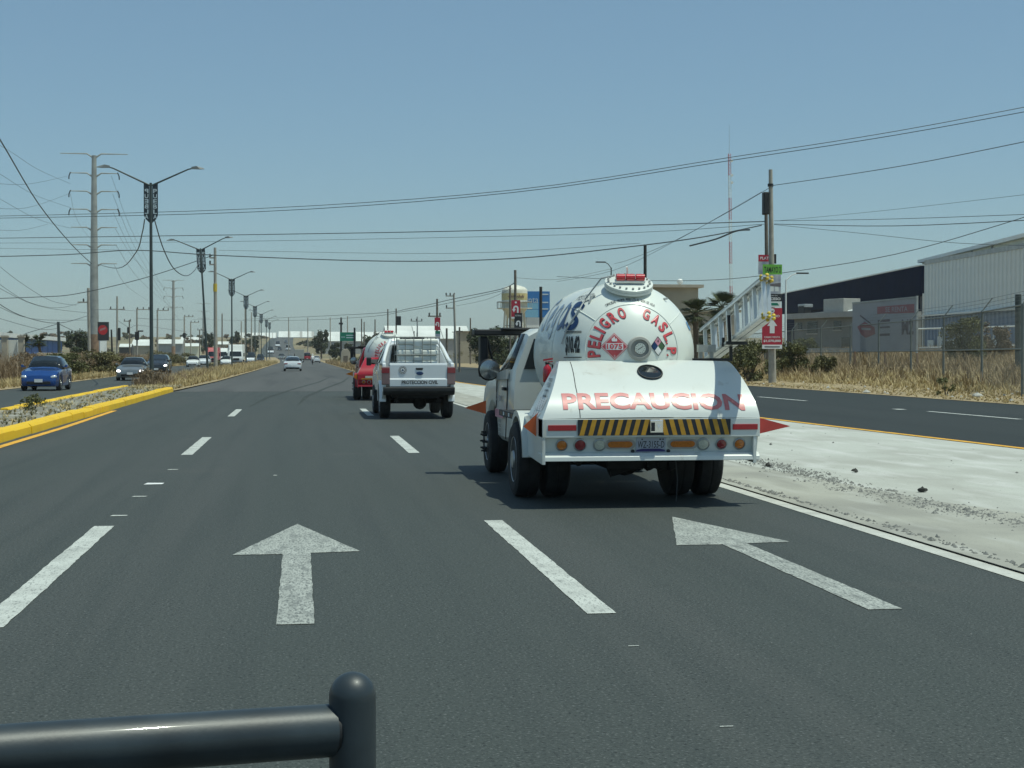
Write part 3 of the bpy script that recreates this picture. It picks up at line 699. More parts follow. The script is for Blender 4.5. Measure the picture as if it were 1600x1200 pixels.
# ------------------------------------------------------------------ street lamps with steel name banners along the left median
def street_lamp(loc, label, group):
    r = thing('street_lamp', label, 'street lamp', loc, 0, group)
    mb = MB(); mb.tube([(0, 0, .3), (0, 0, 5), (0, 0, 9.75)], [.095, .08, .06], 12); build(mb, 'pole', [m_pole_dark], r, smooth=50)
    mb = MB(); mb.box(-.22, .22, -.22, .22, -.05, .3); mb.cyl((0, 0, .3), (0, 0, .36), .15, n=12); build(mb, 'footing', [m_conc_pole], r, bevel=.02)
    for s in (-1, 1):
        mb = MB(); mb.tube([(s * .03, 0, 9.62), (s * 1.75, 0, 10.42), (s * 1.95, 0, 10.47)], [.045, .034, .03], 8)
        a = build(mb, 'arm', [m_pole_dark], r, smooth=50)
        mb = MB(); mb.add([(s * x, y, z) for x, y, z in [(1.9, -.06, 10.44), (2.3, -.13, 10.44), (2.52, -.08, 10.45), (2.52, .08, 10.45), (2.3, .13, 10.44), (1.9, .06, 10.44), (1.9, -.05, 10.54), (2.15, -.09, 10.58), (2.48, -.05, 10.49), (2.48, .05, 10.49), (2.15, .09, 10.58), (1.9, .05, 10.54)]],
                          [(0, 1, 2, 3, 4, 5), (6, 7, 8, 9, 10, 11), (0, 1, 7, 6), (1, 2, 8, 7), (2, 3, 9, 8), (3, 4, 10, 9), (4, 5, 11, 10), (5, 0, 6, 11)])
        build(mb, 'lamp_head', [m_lamp], a)
        mb = MB(); out = [(.07, 9.58), (.33, 9.74), (.33, 8.22), (.27, 8.05), (.07, 7.85)]
        mb.prism(out, lambda p, t: (s * p[0], t, p[1]), -.02, .02); bn = build(mb, 'name_banner', [m_banner], r)
        mb = MB()
        for k, ch in enumerate('PUEBLA'):      # the far side of the sheet reads mirrored, as cut-through letters do
            for yy in (-.0235, .0235):
                text_on(mb, ch, .175, .2, lambda x, y: Vector((s * .2 + s * x, yy, 9.36 - k * .245 + y)), bold=.02)
        decal(mb, 'lettering', [m_cut], bn)  # sky-coloured paint stands in for sky showing through the cut letters
    return r
LAMPS = [(-7.07, 75.1), (-7.55, 120), (-7.3, 167), (-7.4, 213), (-7.5, 258), (-7.7, 306), (-7.9, 362), (-8.1, 408)]
LL = ['tall twin arm street lamp nearest the camera with black name banner', 'leaning twin arm street lamp just left of the wooden pole', 'twin arm street lamp just right of the wooden pole',
      'fourth twin arm lamp from the camera on the left median', 'fifth twin arm lamp along the left median', 'sixth twin arm lamp along the left median', 'small far twin arm lamp, seventh along the left median', 'farthest twin arm lamp at the end of the left median row']
GL = 'twin arm street lamps along the left median'
l0 = street_lamp((LAMPS[0][0], LAMPS[0][1], T(LAMPS[0][1])), LL[0], GL)
for (x, y), lb in list(zip(LAMPS, LL))[1:]:
    c = copy_thing(l0, (x, y, T(y)), rng.uniform(-.03, .03), lb, GL)
    if y == 120: c.rotation_euler = (0, R(-3.2), 0); c.location.x = -7.05
def cobra(u, v, Y, side, label, m=m_grey_steel, arm=1.4, foot=0.0):
    p = at(u, v, Y); r = thing('street_lamp', label, 'street lamp', (p.x, Y, foot))
    h = p.z - foot
    mb = MB(); mb.tube([(0, 0, -.1), (0, 0, h)], [.08, .05], 8); build(mb, 'pole', [m], r, smooth=50)
    mb = MB(); mb.tube([(0, 0, h - .05), (side * arm * .5, 0, h + .28), (side * arm, 0, h + .42)], .035, 6); a = build(mb, 'arm', [m], r, smooth=50)
    mb = MB(); mb.box(min(side * arm * .92, side * (arm + .75)), max(side * arm * .92, side * (arm + .75)), -.12, .12, h + .38, h + .47); build(mb, 'lamp_head', [m_black], a, bevel=.02)
cobra(1228, 437, 96, 1, 'white street lamp beside the banner pole in front of the navy building', m_wall_white, .75)
cobra(955, 418, 120, -1, 'dark street lamp behind the top of the white tank', m_pole_dark, .5)
# ------------------------------------------------------------------ poles and pylons
def monopole(u, vt, vb, Y, r0, r1, arms, label, w_=1.0, top=True):
    p = at(u, vt, Y); q = at(u, vb, Y); z0 = T(Y); h = p.z - z0
    r = thing('transmission_tower', label, 'pylon', (q.x, Y, z0)); dx = p.x - q.x
    mb = MB(); mb.tube([(dx * t, 0, h * t) for t in (.16, .5, 1)], [r0 + (r1 - r0) * t for t in (.16, .5, 1)], 16); build(mb, 'pole', [m_pole_steel], r, smooth=50)
    mb = MB(); mb.tube([(0, 0, -.2), (dx * .16, 0, h * .16)], [r0 * 1.02, r0 + (r1 - r0) * .15], 16); build(mb, 'foot', [m_rust], r, smooth=50)
    for zz, L in arms:
        for s in (-1, 1):
            x0 = dx * zz / h; mb = MB()
            mb.tube([(x0, 0, zz - .55), (x0 + s * .85 * w_, 0, zz), (x0 + s * L, 0, zz)], [.13 * w_, .09 * w_, .05 * w_], 6)
            a = build(mb, 'cross_arm', [m_pole_steel], r)
            if L == 2.75 or L == 2.4:
                mb = MB(); mb.tube([(x0 + s * L, 0, zz + .1), (x0 + s * (L + .18), 0, zz - .35), (x0 + s * (L + .2), 0, zz - .75)], .07 * w_, 5); build(mb, 'insulator', [m_black], a)
    return r
def zat(v, Y): return at(300, v, Y).z
MY = 190
monopole(147, 243, 556, MY, .62, .28, [(zat(v, MY) , L) for v, L in ((243, 7.2 / 2 + .3 + .05), (273, 2.75), (301, 2.75), (329, 2.75), (357, 2.7), (384, 2.7), (413, 2.7))], 'tall tapering steel transmission pole with seven pairs of arms')
monopole(271, 438, 556, 430, .55, .3, [(zat(v, 430) - T(430), L) for v, L in ((438, 3.0), (450, 2.4), (463, 2.4), (480, 2.4))], 'distant thin transmission pole seen between the two nearest lamps')
monopole(318, 474, 556, 560, .45, .3, [(zat(v, 560) - T(560), L) for v, L in ((474, 2.6), (486, 2.2), (497, 2.2))], 'farthest transmission pole, faint behind the second lamp')
def pole(u, vt, vb, Y, r0, r1, m, label, cat='utility pole', name='utility_pole', parts=(), u2=None, group=None, foot=None):
    p = at(u if u2 is None else u2, vt, Y); z0 = T(Y) if foot is None else foot; q = at(u, vb, Y); h = p.z - z0; dx = p.x - q.x
    r = thing(name, label, cat, (q.x, Y, z0), 0, group)
    mb = MB(); mb.tube([(0, 0, -.2), (dx * .5, 0, h * .5), (dx, 0, h)], [r0, (r0 + r1) / 2, r1], 10); build(mb, 'shaft', [m], r, smooth=50)
    for k in parts:
        if k[0] == 'arm':        # height below the top, x from, x to
            mb = MB(); mb.box(dx + k[2], dx + k[3], -.06, .06, h - k[1] - .06, h - k[1] + .06); a = build(mb, 'cross_arm', [m], r)
            for t in range(k[4]):
                x = dx + k[2] + (k[3] - k[2]) * (t + (.12 if k[4] > 1 else .5)) / max(1, k[4] - .76)
                mb = MB(); mb.lathe([(.05, 0), (.09, .08), (.06, .14), (.09, .2), (.04, .3)], (x, 0, h - k[1] + .06), (0, 0, 1), 7); build(mb, 'insulator', [m_black], a)
        elif k[0] == 'box':
            mb = MB(); mb.box(dx + k[1], dx + k[2], -.2, .2, h - k[3], h - k[4]); build(mb, 'transformer', [m_black], r, bevel=.05)
        elif k[0] == 'band':
            mb = MB(); mb.cyl((dx, 0, h - k[1]), (dx, 0, h - k[2]), r1 * 1.5, n=10); build(mb, 'band', [k[3]], r)
    return r
pole(1207, 265, 600, 79.2, .21, .10, m_conc_pole, 'tall concrete utility pole carrying the red and green sign banners', parts=(('box', -.42, -.12, 2.4, 1.2), ('band', .9, .75, m_black)), u2=1204)
pole(1200, 333, 590, 88, .13, .1, m_wood, 'shorter brown pole close behind the tall concrete banner pole', u2=1197)
pole(1008, 382, 556, 96, .11, .1, m_wood_dark, 'black pole stump rising behind the tank right of its manway')
pole(845, 448, 556, 110, .12, .11, m_wood_dark, 'black post in front of the blue billboard')
pole(337, 387, 576, 139, .19, .12, m_conc_pole, 'weathered pole in the median between second and third lamps', parts=(('band', 3.9, 3.2, m_yellow_cap), ('arm', .9, -.5, .1, 2), ('arm', 1.5, -.5, .1, 2)), u2=336)
pole(140, 450, 556, 150, .16, .13, m_conc_pole, 'concrete lamp pole just left of the big steel pylon', parts=(('arm', 1.35, -1.0, .1, 1),), u2=138)
pole(94, 503, 556, 125, .14, .11, m_pole_dark, 'leaning dark green post right of the blue building', u2=91)
pole(183, 463, 556, 200, .14, .11, m_conc_pole, 'utility pole with a wide wooden crossarm right of the pylon', parts=(('arm', 1.65, -1.0, 1.0, 2), ('box', .1, .4, 5.6, 4.0)))
pole(203, 500, 556, 260, .13, .1, m_wood, 'small pole with a short arm behind the crossarm pole', parts=(('arm', .2, -.9, .3, 2), ('box', -.35, -.05, 2.2, 1.2)), u2=202)
pole(214, 482, 556, 230, .15, .12, m_conc_pole, 'pole with three insulators left of the nearest lamp', parts=(('arm', .15, 0, 1.8, 3), ('box', -.3, .3, 4.6, 3.4), ('box', .1, .9, 3.4, 3.2)))
pole(246, 484, 556, 240, .15, .12, m_conc_pole, 'pole with three insulators just right of the nearest lamp', parts=(('arm', .1, 0, 1.7, 3),))
pole(176, 515, 556, 190, .13, .1, m_wood_dark, 'short leaning wooden stub pole beside the dark red sign', u2=174)
pole(288, 494, 556, 300, .16, .12, m_conc_pole, 'thin pole with insulators right of the distant pylon', parts=(('arm', .1, 0, 1.7, 3), ('box', -.25, .25, 4.2, 3.2)))
pole(298, 503, 556, 330, .16, .12, m_conc_pole, 'thin pole with insulators left of the second lamp', parts=(('arm', .1, 0, 1.7, 3),))
pole(312, 515, 556, 360, .15, .12, m_wood, 'short thin pole behind the second lamp foot', parts=(('arm', .1, -.5, 1.2, 3),))
pole(347, 490, 556, 320, .15, .12, m_wood, 'thin pole just right of the weathered median pole')
for u, vt, Y in ((377, 502, 420), (383, 478, 430), (393, 488, 440), (405, 500, 520)):
    pole(u, vt, 556, Y, .2, .15, m_conc_pole, 'thin far pole ' + {377: 'just left of the fourth lamp', 383: 'touching the fourth lamp', 393: 'between the fourth and fifth lamps', 405: 'just left of the sixth lamp'}[u])
for u, vt, Y in ((451, 496, 460), (481, 496, 440), (516, 496, 420), (543, 494, 400)):
    pole(u, vt, 556, Y, .17, .13, m_conc_pole, 'slim pale pole under the wires ' + {451: 'right above the white sedan ahead', 481: 'left of the tall dark tree', 516: 'right of the tall dark tree', 543: 'behind the green road sign'}[u])
pole(533, 496, 556, 330, .26, .2, m_wood_dark, 'stout dark pole rising behind the green road sign', parts=(('box', -.5, .4, 1.5, 1.1),))
for u, vt, Y, lb in ((565, 498, 300, 'dark thin pole left of the red gas truck'), (569, 503, 310, 'second dark thin pole left of the red gas truck'), (586, 499, 290, 'dark thin pole above the tank of the red gas truck'),
                     (606, 483, 260, 'tall dark pole behind the cab of the pickup'), (735, 497, 250, 'thin rusty pole at the right end of the white warehouse')):
    pole(u, vt, 556, Y, .14, .11, m_wood, lb)
pole(619, 482, 556, 240, .13, .11, m_wood, 'pole with a dark square box just above the pickup tote', parts=(('box', .0, .75, 2.6, 1.2),))
pole(683, 467, 556, 150, .12, .1, m_wood, 'pole carrying the distant red turn sign above the pickup', parts=(('arm', 1.7, -.9, .4, 2),))
pole(713, 459, 556, 170, .15, .11, m_conc_pole, 'leaning pole with crossarm left of the water tower', parts=(('arm', .25, -.9, .1, 3), ('arm', 1.6, -.9, .1, 2)), u2=709)
pole(652, 495, 556, 210, .11, .09, m_grey_steel, 'pole with a frame of arms behind the pickup cab', parts=(('arm', .6, -.9, .7, 3),))
pole(806, 422, 556, 118, .12, .1, m_wood, 'thin tall pole in front of the water tower with turn signs', u2=805)
pole(797, 446, 556, 130, .1, .08, m_wood, 'shorter thin pole left of the turn sign pole')
pole(698, 513, 556, 120, .09, .08, m_wood, 'low wooden post right of the pickup tote')
pole(718, 511, 556, 140, .09, .08, m_wood, 'low wooden post between the pickup and the dark tree', parts=(('arm', .4, -.3, .3, 1),))
pole(554, 512, 575, 160, .12, .1, m_sign_black, 'black post holding the right end of the green road sign')
pole(1591, 460, 600, 70, .16, .15, m_pole_dark, 'thick dark steel post at the far right by the fence')
# lattice radio mast, red and white
mY = 620; p = at(1143, 556, mY); r = thing('radio_mast', 'very tall thin red and white lattice radio mast behind the truck', 'radio mast', (p.x, mY, T(mY)))
h0 = 0; ht = at(1140, 240, mY).z - T(mY)
segs = 9
for k in range(segs):
    z0 = ht * k / segs; z1 = ht * (k + 1) / segs; mb = MB(); w_ = .62
    sh = lambda z: -1.2 * z / ht
    for a in range(3):
        c, s = math.cos(a * 2.094) * w_, math.sin(a * 2.094) * w_; mb.bar((c + sh(z0), s, z0), (c + sh(z1), s, z1), .16, .16)
        c2, s2 = math.cos((a + 1) * 2.094) * w_, math.sin((a + 1) * 2.094) * w_; n = 7
        for j in range(n):
            za = z0 + (z1 - z0) * j / n; zb = z0 + (z1 - z0) * (j + 1) / n
            mb.bar((c + sh(za), s, za), (c2 + sh(zb), s2, zb), .07, .07)
    build(mb, 'mast_section', [m_red_cab if k % 2 == 0 else m_wall_white2], r)
mb = MB(); mb.tube([(sh(ht), 0, ht), (sh(ht), 0, ht + 12)], [.08, .04], 5); build(mb, 'antenna', [m_grey_steel], r)
for z in (ht - 3, ht - 9, ht - 12):
    mb = MB(); mb.cyl((sh(z) + .9, 0, z), (sh(z) + .9, -.7, z), .55, n=12); build(mb, 'dish', [m_wall_white2], r)

# ------------------------------------------------------------------ overhead wires
def wire(pts, Y0, Y1, rad, label, group=None, m=m_wire, sub=5):
    n = len(pts); P = []
    us = [p[0] for p in pts]
    for (u, v) in pts:
        t = (u - us[0]) / (us[-1] - us[0] + 1e-9); P.append(at(u, v, 1 / ((1 - t) / Y0 + t / Y1)))
    Q = []
    for i in range(n - 1):                      # a smooth sagging curve through the points
        p0, p1, p2, p3 = P[max(i - 1, 0)], P[i], P[i + 1], P[min(i + 2, n - 1)]
        for k in range(sub):
            t = k / sub
            Q.append(.5 * ((2 * p1) + (p2 - p0) * t + (2 * p0 - 5 * p1 + 4 * p2 - p3) * t * t + (3 * p1 - p0 - 3 * p2 + p3) * t ** 3))
    Q.append(P[-1])
    mb = MB(); mb.tube(Q, rad, 5, 0, False); o = build(mb, 'overhead_wire', [m], o=tuple(P[0])); tag(o, label, 'wire', group); return o
gw = 'high wires crossing over the road'
wire([(-60, 339), (400, 326), (800, 297), (1140, 246), (1400, 205), (1680, 152)], 170, 110, .03, 'upper of the two close high wires sweeping across the whole sky')
wire([(-60, 342), (400, 331), (800, 301), (1140, 251), (1400, 211), (1680, 160)], 170, 110, .03, 'lower of the two close high wires sweeping across the whole sky')
wire([(-60, 373), (500, 365), (800, 359), (1000, 352), (1197, 346)], 150, 88, .03, 'straight wire from left edge to the top of the brown pole')
wire([(-60, 380), (300, 378), (700, 371), (1000, 363), (1197, 350)], 150, 88, .014, 'faint wire just below the straight wire to the brown pole')
wire([(-60, 402), (100, 398), (210, 391), (340, 399), (600, 408), (800, 404), (980, 386), (1100, 370), (1190, 352)], 130, 88, .035, 'thick dark wire sagging behind the lamps to the brown pole')
wire([(0, 388), (210, 391)], 150, 130, .014, 'faint wire meeting the thick dark wire by the first lamp')
wire([(342, 391), (700, 396), (1000, 380)], 139, 100, .014, 'faint wire running right from the weathered median pole')
wire([(-60, 468), (60, 464), (120, 459), (220, 436), (310, 407), (337, 397)], 150, 139, .035, 'dark wire rising from left edge to the weathered median pole')
wire([(-40, 160), (0, 218), (60, 318), (110, 380), (143, 412)], 90, 188, .045, 'heavy dark wire dropping steeply from upper left to the pylon')
wire([(153, 413), (185, 419), (212, 395), (222, 365), (226, 343)], 188, 78, .03, 'slack wire loop from the pylon to the first lamp banner')
wire([(241, 342), (255, 388), (272, 420), (291, 431), (306, 420), (312, 402)], 78, 119, .03, 'slack wire loop between the first and second lamp banners')
SLK = ['slack wire from left edge up to the second pylon arm, falling from the top', 'slack wire from left edge up to the second pylon arm, rising from below', 'slack wire from left edge falling to the fourth pylon arm', 'slack wire from left edge rising to the third pylon arm',
       'slack wire from left edge falling to the fifth pylon arm', 'short slack wire ending in the air below the fifth pylon arm', 'upper thin wire sagging to the concrete lamp pole at left', 'second thin wire sagging to the concrete lamp pole at left',
       'thick sagging wire to the foot half of the concrete lamp pole', 'thin wire just above the thick sagging wire at left', 'lowest thin wire reaching the concrete lamp pole at left', 'thin wire from left edge to the leaning green post', 'guy wire rising to the leaning green post from the left', 'guy wire falling right from the leaning green post']
for k, (pts, Y0, Y1) in enumerate([([(-40, 205), (15, 236), (60, 265), (110, 287)], 120, 188), ([(-40, 283), (40, 288), (105, 275)], 120, 188), ([(-40, 250), (0, 272), (55, 305), (112, 325)], 120, 188), ([(-40, 322), (40, 325), (107, 303)], 120, 188),
                                   ([(-40, 290), (0, 311), (60, 343), (112, 357)], 120, 188), ([(-40, 356), (30, 360), (75, 350)], 120, 188), ([(-20, 400), (30, 440), (80, 470), (120, 477)], 110, 150), ([(-20, 430), (40, 470), (90, 481), (130, 472)], 110, 150),
                                   ([(-20, 462), (30, 492), (90, 505), (138, 493)], 100, 150), ([(-20, 440), (60, 478), (138, 489)], 100, 150), ([(-20, 470), (50, 498), (138, 500)], 100, 150), ([(-20, 492), (60, 514), (90, 513)], 100, 125), ([(40, 521), (90, 506)], 110, 125), ([(92, 506), (135, 527)], 125, 150)]):
    wire(pts, Y0, Y1, .026 if k in (8, 12, 13) else .016, SLK[k])
for k, (a, b) in enumerate((((174, 275), (262, 462)), ((176, 303), (268, 480)), ((177, 332), (280, 500)), ((180, 357), (262, 452)), ((110, 303), (145, 378)), ((182, 384), (270, 482)), ((178, 413), (232, 470)))):
    wire([a, ((a[0] + b[0]) / 2 - 5, (a[1] + b[1]) / 2 + 7), b], 190, 425, .018, 'faint distant wire running back from the ' + ('second right', 'third right', 'fourth right', 'fifth right', 'second left', 'sixth right', 'lowest right')[k] + ' arm of the big pylon')
wire([(1206, 290), (1330, 272), (1460, 250), (1680, 205)], 79, 55, .018, 'thin wire going right from the top of the banner pole')
wire([(1203, 293), (1140, 330), (1050, 378), (985, 405), (960, 412)], 79, 118, .014, 'thin wire falling left from the top of the banner pole')
wire([(1210, 345), (1400, 342), (1680, 332)], 88, 60, .014, 'upper of the level wires going right from the brown pole')
wire([(1210, 350), (1400, 353), (1680, 340)], 88, 60, .02, 'darker level wire going right from the brown pole')
wire([(1210, 351), (1350, 365), (1500, 380), (1680, 385)], 88, 62, .012, 'lowest wire sagging right from the brown pole')
wire([(1215, 345), (1400, 327), (1680, 295)], 88, 60, .009, 'faint wire rising right from the brown pole')
wire([(1680, 312), (1560, 352), (1400, 397), (1240, 424), (1120, 437), (1000, 438), (870, 432)], 60, 118, .018, 'wire descending from upper right behind the ladder and tank')
wire([(870, 440), (960, 422), (1060, 374), (1190, 300)], 118, 80, .012, 'faint wire slanting from the tank top up to the banner pole')
wire([(1171, 359), (1150, 361), (1120, 373), (1090, 381), (1078, 384)], 84, 92, .05, 'dark thick coiled splice hanging on the wires left of the brown pole')
wire([(380, 499), (560, 491), (640, 482), (709, 467), (782, 452), (805, 441)], 420, 118, .03, 'upper long wire rising from the far road to the turn sign pole')
wire([(300, 499), (420, 501), (560, 496), (640, 485), (713, 471), (782, 455)], 420, 125, .022, 'lower long wire rising from the far road to the turn sign pole')
wire([(806, 434), (860, 437), (900, 432), (955, 420)], 118, 120, .014, 'thin wire from the turn sign pole to the lamp behind the tank')
wire([(713, 478), (760, 468), (800, 450)], 170, 120, .014, 'thin wire from the leaning pole to the turn sign pole')
wire([(145, 484), (183, 484), (214, 486)], 150, 230, .02, 'wire linking the left poles just above the traffic')
wire([(214, 497), (246, 499), (290, 500)], 230, 300, .03, 'wire linking the insulator poles right of the nearest lamp')
wire([(183, 500), (203, 512), (214, 508), (247, 512), (290, 518)], 200, 300, .025, 'low wire linking the poles behind the grey sedan')

# ------------------------------------------------------------------ sign banners
def banner(u0, v0, u1, v1, Y, label, name='banner_sign', field=m_sign_red, cat='banner', yaw=0.0):
    a, b = at(u0, v0, Y), at(u1, v1, Y); W, H = b.x - a.x, a.z - b.z
    r = thing(name, label, cat, ((a.x + b.x) / 2, Y, b.z), yaw)
    mb = MB(); mb.box(-W / 2, W / 2, 0, .02, 0, H); pn = build(mb, 'panel', [field], r)
    fn = lambda x, y: Vector((x, -.004, y)); return r, pn, W, H, fn
def up_arrow(mb, fn, cx, cy, w_, h_): poly_on(mb, [(cx - w_ * .24, cy - h_ / 2), (cx + w_ * .24, cy - h_ / 2), (cx + w_ * .24, cy), (cx + w_ / 2, cy), (cx, cy + h_ / 2), (cx - w_ / 2, cy), (cx - w_ * .24, cy)], fn)
def u_turn(mb, fn, cx, cy, s, th=.3):
    o = [(math.cos(t), math.sin(t)) for t in np.linspace(0, math.pi, 9)]
    outer = [(cx + s * .5 * c, cy + s * .2 + s * .5 * n) for c, n in o]; inner = [(cx + s * (.5 - th) * c, cy + s * .2 + s * (.5 - th) * n) for c, n in o]
    for i in range(8): mb.add([fn(*outer[i]), fn(*outer[i + 1]), fn(*inner[i + 1]), fn(*inner[i])], [(0, 1, 2, 3)])
    poly_on(mb, [(cx + s * .5 - s * th, cy - s * .6), (cx + s * .5, cy - s * .6), (cx + s * .5, cy + s * .2), (cx + s * (.5 - th), cy + s * .2)], fn)
    poly_on(mb, [(cx - s * .5 - s * .2, cy + s * .05), (cx - s * .5 + s * th / 2, cy - s * .5), (cx - s * .5 + s * (th + .2), cy + s * .05), (cx - s * (.5 - th), cy + s * .05), (cx - s * (.5 - th), cy + s * .2), (cx - s * .5, cy + s * .2), (cx - s * .5, cy + s * .05)], fn)
BY = 78.85
r, pn, W, H, fn = banner(1192, 413, 1222, 429, BY, 'lime green sign reading TAMAYO 2, highest on the banner pole', field=m_sign_green)
mb = MB(); text_on(mb, 'TAMAYO 2', W * .86, H * .6, fn, dy=H * .48, bold=.02); decal(mb, 'lettering', [m_black_ink], pn)
r, pn, W, H, fn = banner(1192, 429, 1220, 459, BY, 'house photo banner right under the lime green sign', field=m_sign_photo)
mb = MB()
for x in (-.28, 0, .28): poly_on(mb, [(W * (x - .1), H * .12), (W * (x + .1), H * .12), (W * (x + .1), H * .36), (W * x, H * .5), (W * (x - .1), H * .36)], fn)
decal(mb, 'house_print', [m_wall_white], pn)
mb = MB(); poly_on(mb, [(-W / 2, H * .42), (W / 2, H * .36), (W / 2, H * .58), (0, H * .52), (-W / 2, H * .6)], lambda x, y: Vector((x, -.006, y))); decal(mb, 'hill_print', [m_sign_dull], pn)
r, pn, W, H, fn = banner(1192, 459, 1222, 471, BY, 'black ACCESO sign between house photo and red arrow banner', field=m_sign_black)
mb = MB(); text_on(mb, 'ACCESO', W * .84, H * .36, fn, dy=H * .34, bold=.03); text_on(mb, 'CASAS EN', W * .5, H * .13, fn, dy=H * .76); decal(mb, 'lettering', [m_white_ink], pn)
r, pn, W, H, fn = banner(1193, 471, 1220, 480, BY, 'small pale strip sign directly below the ACCESO sign', field=m_wall_white)
mb = MB(); poly_on(mb, [(-W * .3, H * .3), (W * .4, H * .3), (W * .3, H * .75), (-W * .2, H * .75)], fn); decal(mb, 'tree_print', [m_sign_dkgreen], pn)
r, pn, W, H, fn = banner(1191, 481, 1222, 545, BY - .03, 'large red banner with white up arrow, lowest on the banner pole', field=m_sign_red)
mb = MB(); up_arrow(mb, fn, 0, H * .56, W * .5, H * .36); decal(mb, 'arrow_print', [m_white_ink], pn); mb = MB()
for t_, w__, h__, y__, b__ in (('PLATINO', .74, .058, .80, .02), ('CASAS VENTA', .8, .045, .285, .01), ('$1,070,000', .86, .065, .19, .03)):
    mb = MB(); text_on(mb, t_, W * w__, H * h__, fn, dy=H * y__, bold=b__); decal(mb, 'lettering', [m_white_ink], pn)
mb = MB(); poly_on(mb, circ(W * .12, 14, 0, H * .93), fn); decal(mb, 'emblem', [m_white_ink], pn)
mb = MB(); poly_on(mb, [(-W / 2, 0), (W / 2, 0), (W / 2, H * .1), (-W / 2, H * .1)], fn); decal(mb, 'footer_strip', [m_white_ink], pn)
mb = MB(); poly_on(mb, [(-W * .38, H * .035), (W * .38, H * .035), (W * .38, H * .06), (-W * .38, H * .06)], lambda x, y: Vector((x, -.008, y))); poly_on(mb, [(-W * .05, H * .905), (W * .05, H * .905), (W * .05, H * .95), (0, H * .92), (-W * .05, H * .95)], lambda x, y: Vector((x, -.008, y))); decal(mb, 'small_print', [m_sign_black], pn)
r, pn, W, H, fn = banner(1185, 398, 1204, 429, 88.3 - .45, 'partly hidden red and grey banner on the brown pole', field=m_sign_photo)
mb = MB(); poly_on(mb, [(-W / 2, H * .66), (W / 2, H * .66), (W / 2, H), (-W / 2, H)], fn); decal(mb, 'red_field', [m_sign_red], pn)
mb = MB(); text_on(mb, 'PLAT', W * .7, H * .14, lambda x, y: Vector((x, -.008, y)), dy=H * .83, bold=.02); decal(mb, 'lettering', [m_white_ink], pn)
r, pn, W, H, fn = banner(1208, 397, 1213, 412, 88, 'narrow dark edge on sign strip right of the banner pole', field=m_sign_black)
r, pn, W, H, fn = banner(799, 469, 813, 498, 117.7, 'red turn back banner on the pole before the water tower', field=m_sign_red)
mb = MB(); u_turn(mb, fn, 0, H * .5, W * .62); poly_on(mb, circ(W * .12, 10, 0, H * .88), fn); poly_on(mb, [(-W / 2, 0), (W * .3, 0), (W * .3, H * .1), (-W / 2, H * .1)], fn); decal(mb, 'turn_arrow', [m_white_ink], pn)
r, pn, W, H, fn = banner(804, 489, 816, 518, 116, 'black turn back banner hanging below the red one', field=m_sign_black)
mb = MB(); u_turn(mb, fn, 0, H * .42, W * .6); text_on(mb, 'RETORNO', W * .8, H * .08, fn, dy=H * .86); decal(mb, 'turn_arrow', [m_white_ink], pn)
r, pn, W, H, fn = banner(679, 496, 688, 516, 149.5, 'red turn back banner on the pole above the pickup', field=m_sign_red)
mb = MB(); u_turn(mb, fn, 0, H * .45, W * .62); decal(mb, 'turn_arrow', [m_white_ink], pn)
r, pn, W, H, fn = banner(680, 517, 688, 535, 149.5, 'small faded sign strip under the far red banner', field=m_sign_photo)
mb = MB(); poly_on(mb, [(-W / 2, H * .75), (W / 2, H * .75), (W / 2, H), (-W / 2, H)], fn); decal(mb, 'green_field', [m_sign_dkgreen], pn)
r, pn, W, H, fn = banner(531, 519, 556, 533, 160, 'green road direction sign right of the far road', 'road_sign', m_sign_dkgreen, 'road sign')
mb = MB()
for x in (-.36, -.24): poly_on(mb, circ(W * .04, 10, W * x, H * .45), fn)

for yy in (.6, .34): poly_on(mb, [(-W * .1, H * yy), (W * .38, H * yy), (W * .38, H * (yy + .1)), (-W * .1, H * (yy + .1))], fn)
decal(mb, 'lettering', [m_cut], pn)
# dark sign with a red round emblem, left
r, pn, W, H, fn = banner(152, 503, 171, 532, 186, 'dark square sign with a red round emblem behind the steel pylon', 'shop_sign', m_sign_black, 'sign', .5)
mb = MB(); poly_on(mb, circ(W * .42, 20, -W * .05, H * .57), fn); decal(mb, 'emblem', [m_reflector], pn)
mb = MB(); poly_on(mb, [(-W * .3, H * .5), (W * .2, H * .62), (W * .2, H * .72), (-W * .3, H * .62)], lambda x, y: Vector((x, -.008, y))); decal(mb, 'lettering', [m_sign_dull_red], pn)
mb = MB(); mb.box(-W * .3, W * .3, .02, .35, -3.2, -.02); build(mb, 'post', [m_wall_white], r)

# ------------------------------------------------------------------ buildings on the right
def wall_between(mb, a, b, z0, z1, th, m=0):
    """a wall slab from a to b (x, y), going back away from the road by th."""
    a, b = Vector((a[0], a[1], 0)), Vector((b[0], b[1], 0)); d = (b - a).normalized(); n = Vector((-d.y, d.x, 0))
    if n.y < 0 or n.x < 0: n = -n if (n.x + n.y) < 0 else n
    q = [a, b, b + n * th, a + n * th]
    mb.add([(p.x, p.y, z) for z in (z0, z1) for p in q], [(0, 1, 2, 3), (4, 5, 6, 7), (0, 1, 5, 4), (1, 2, 6, 5), (2, 3, 7, 6), (3, 0, 4, 7)], m)
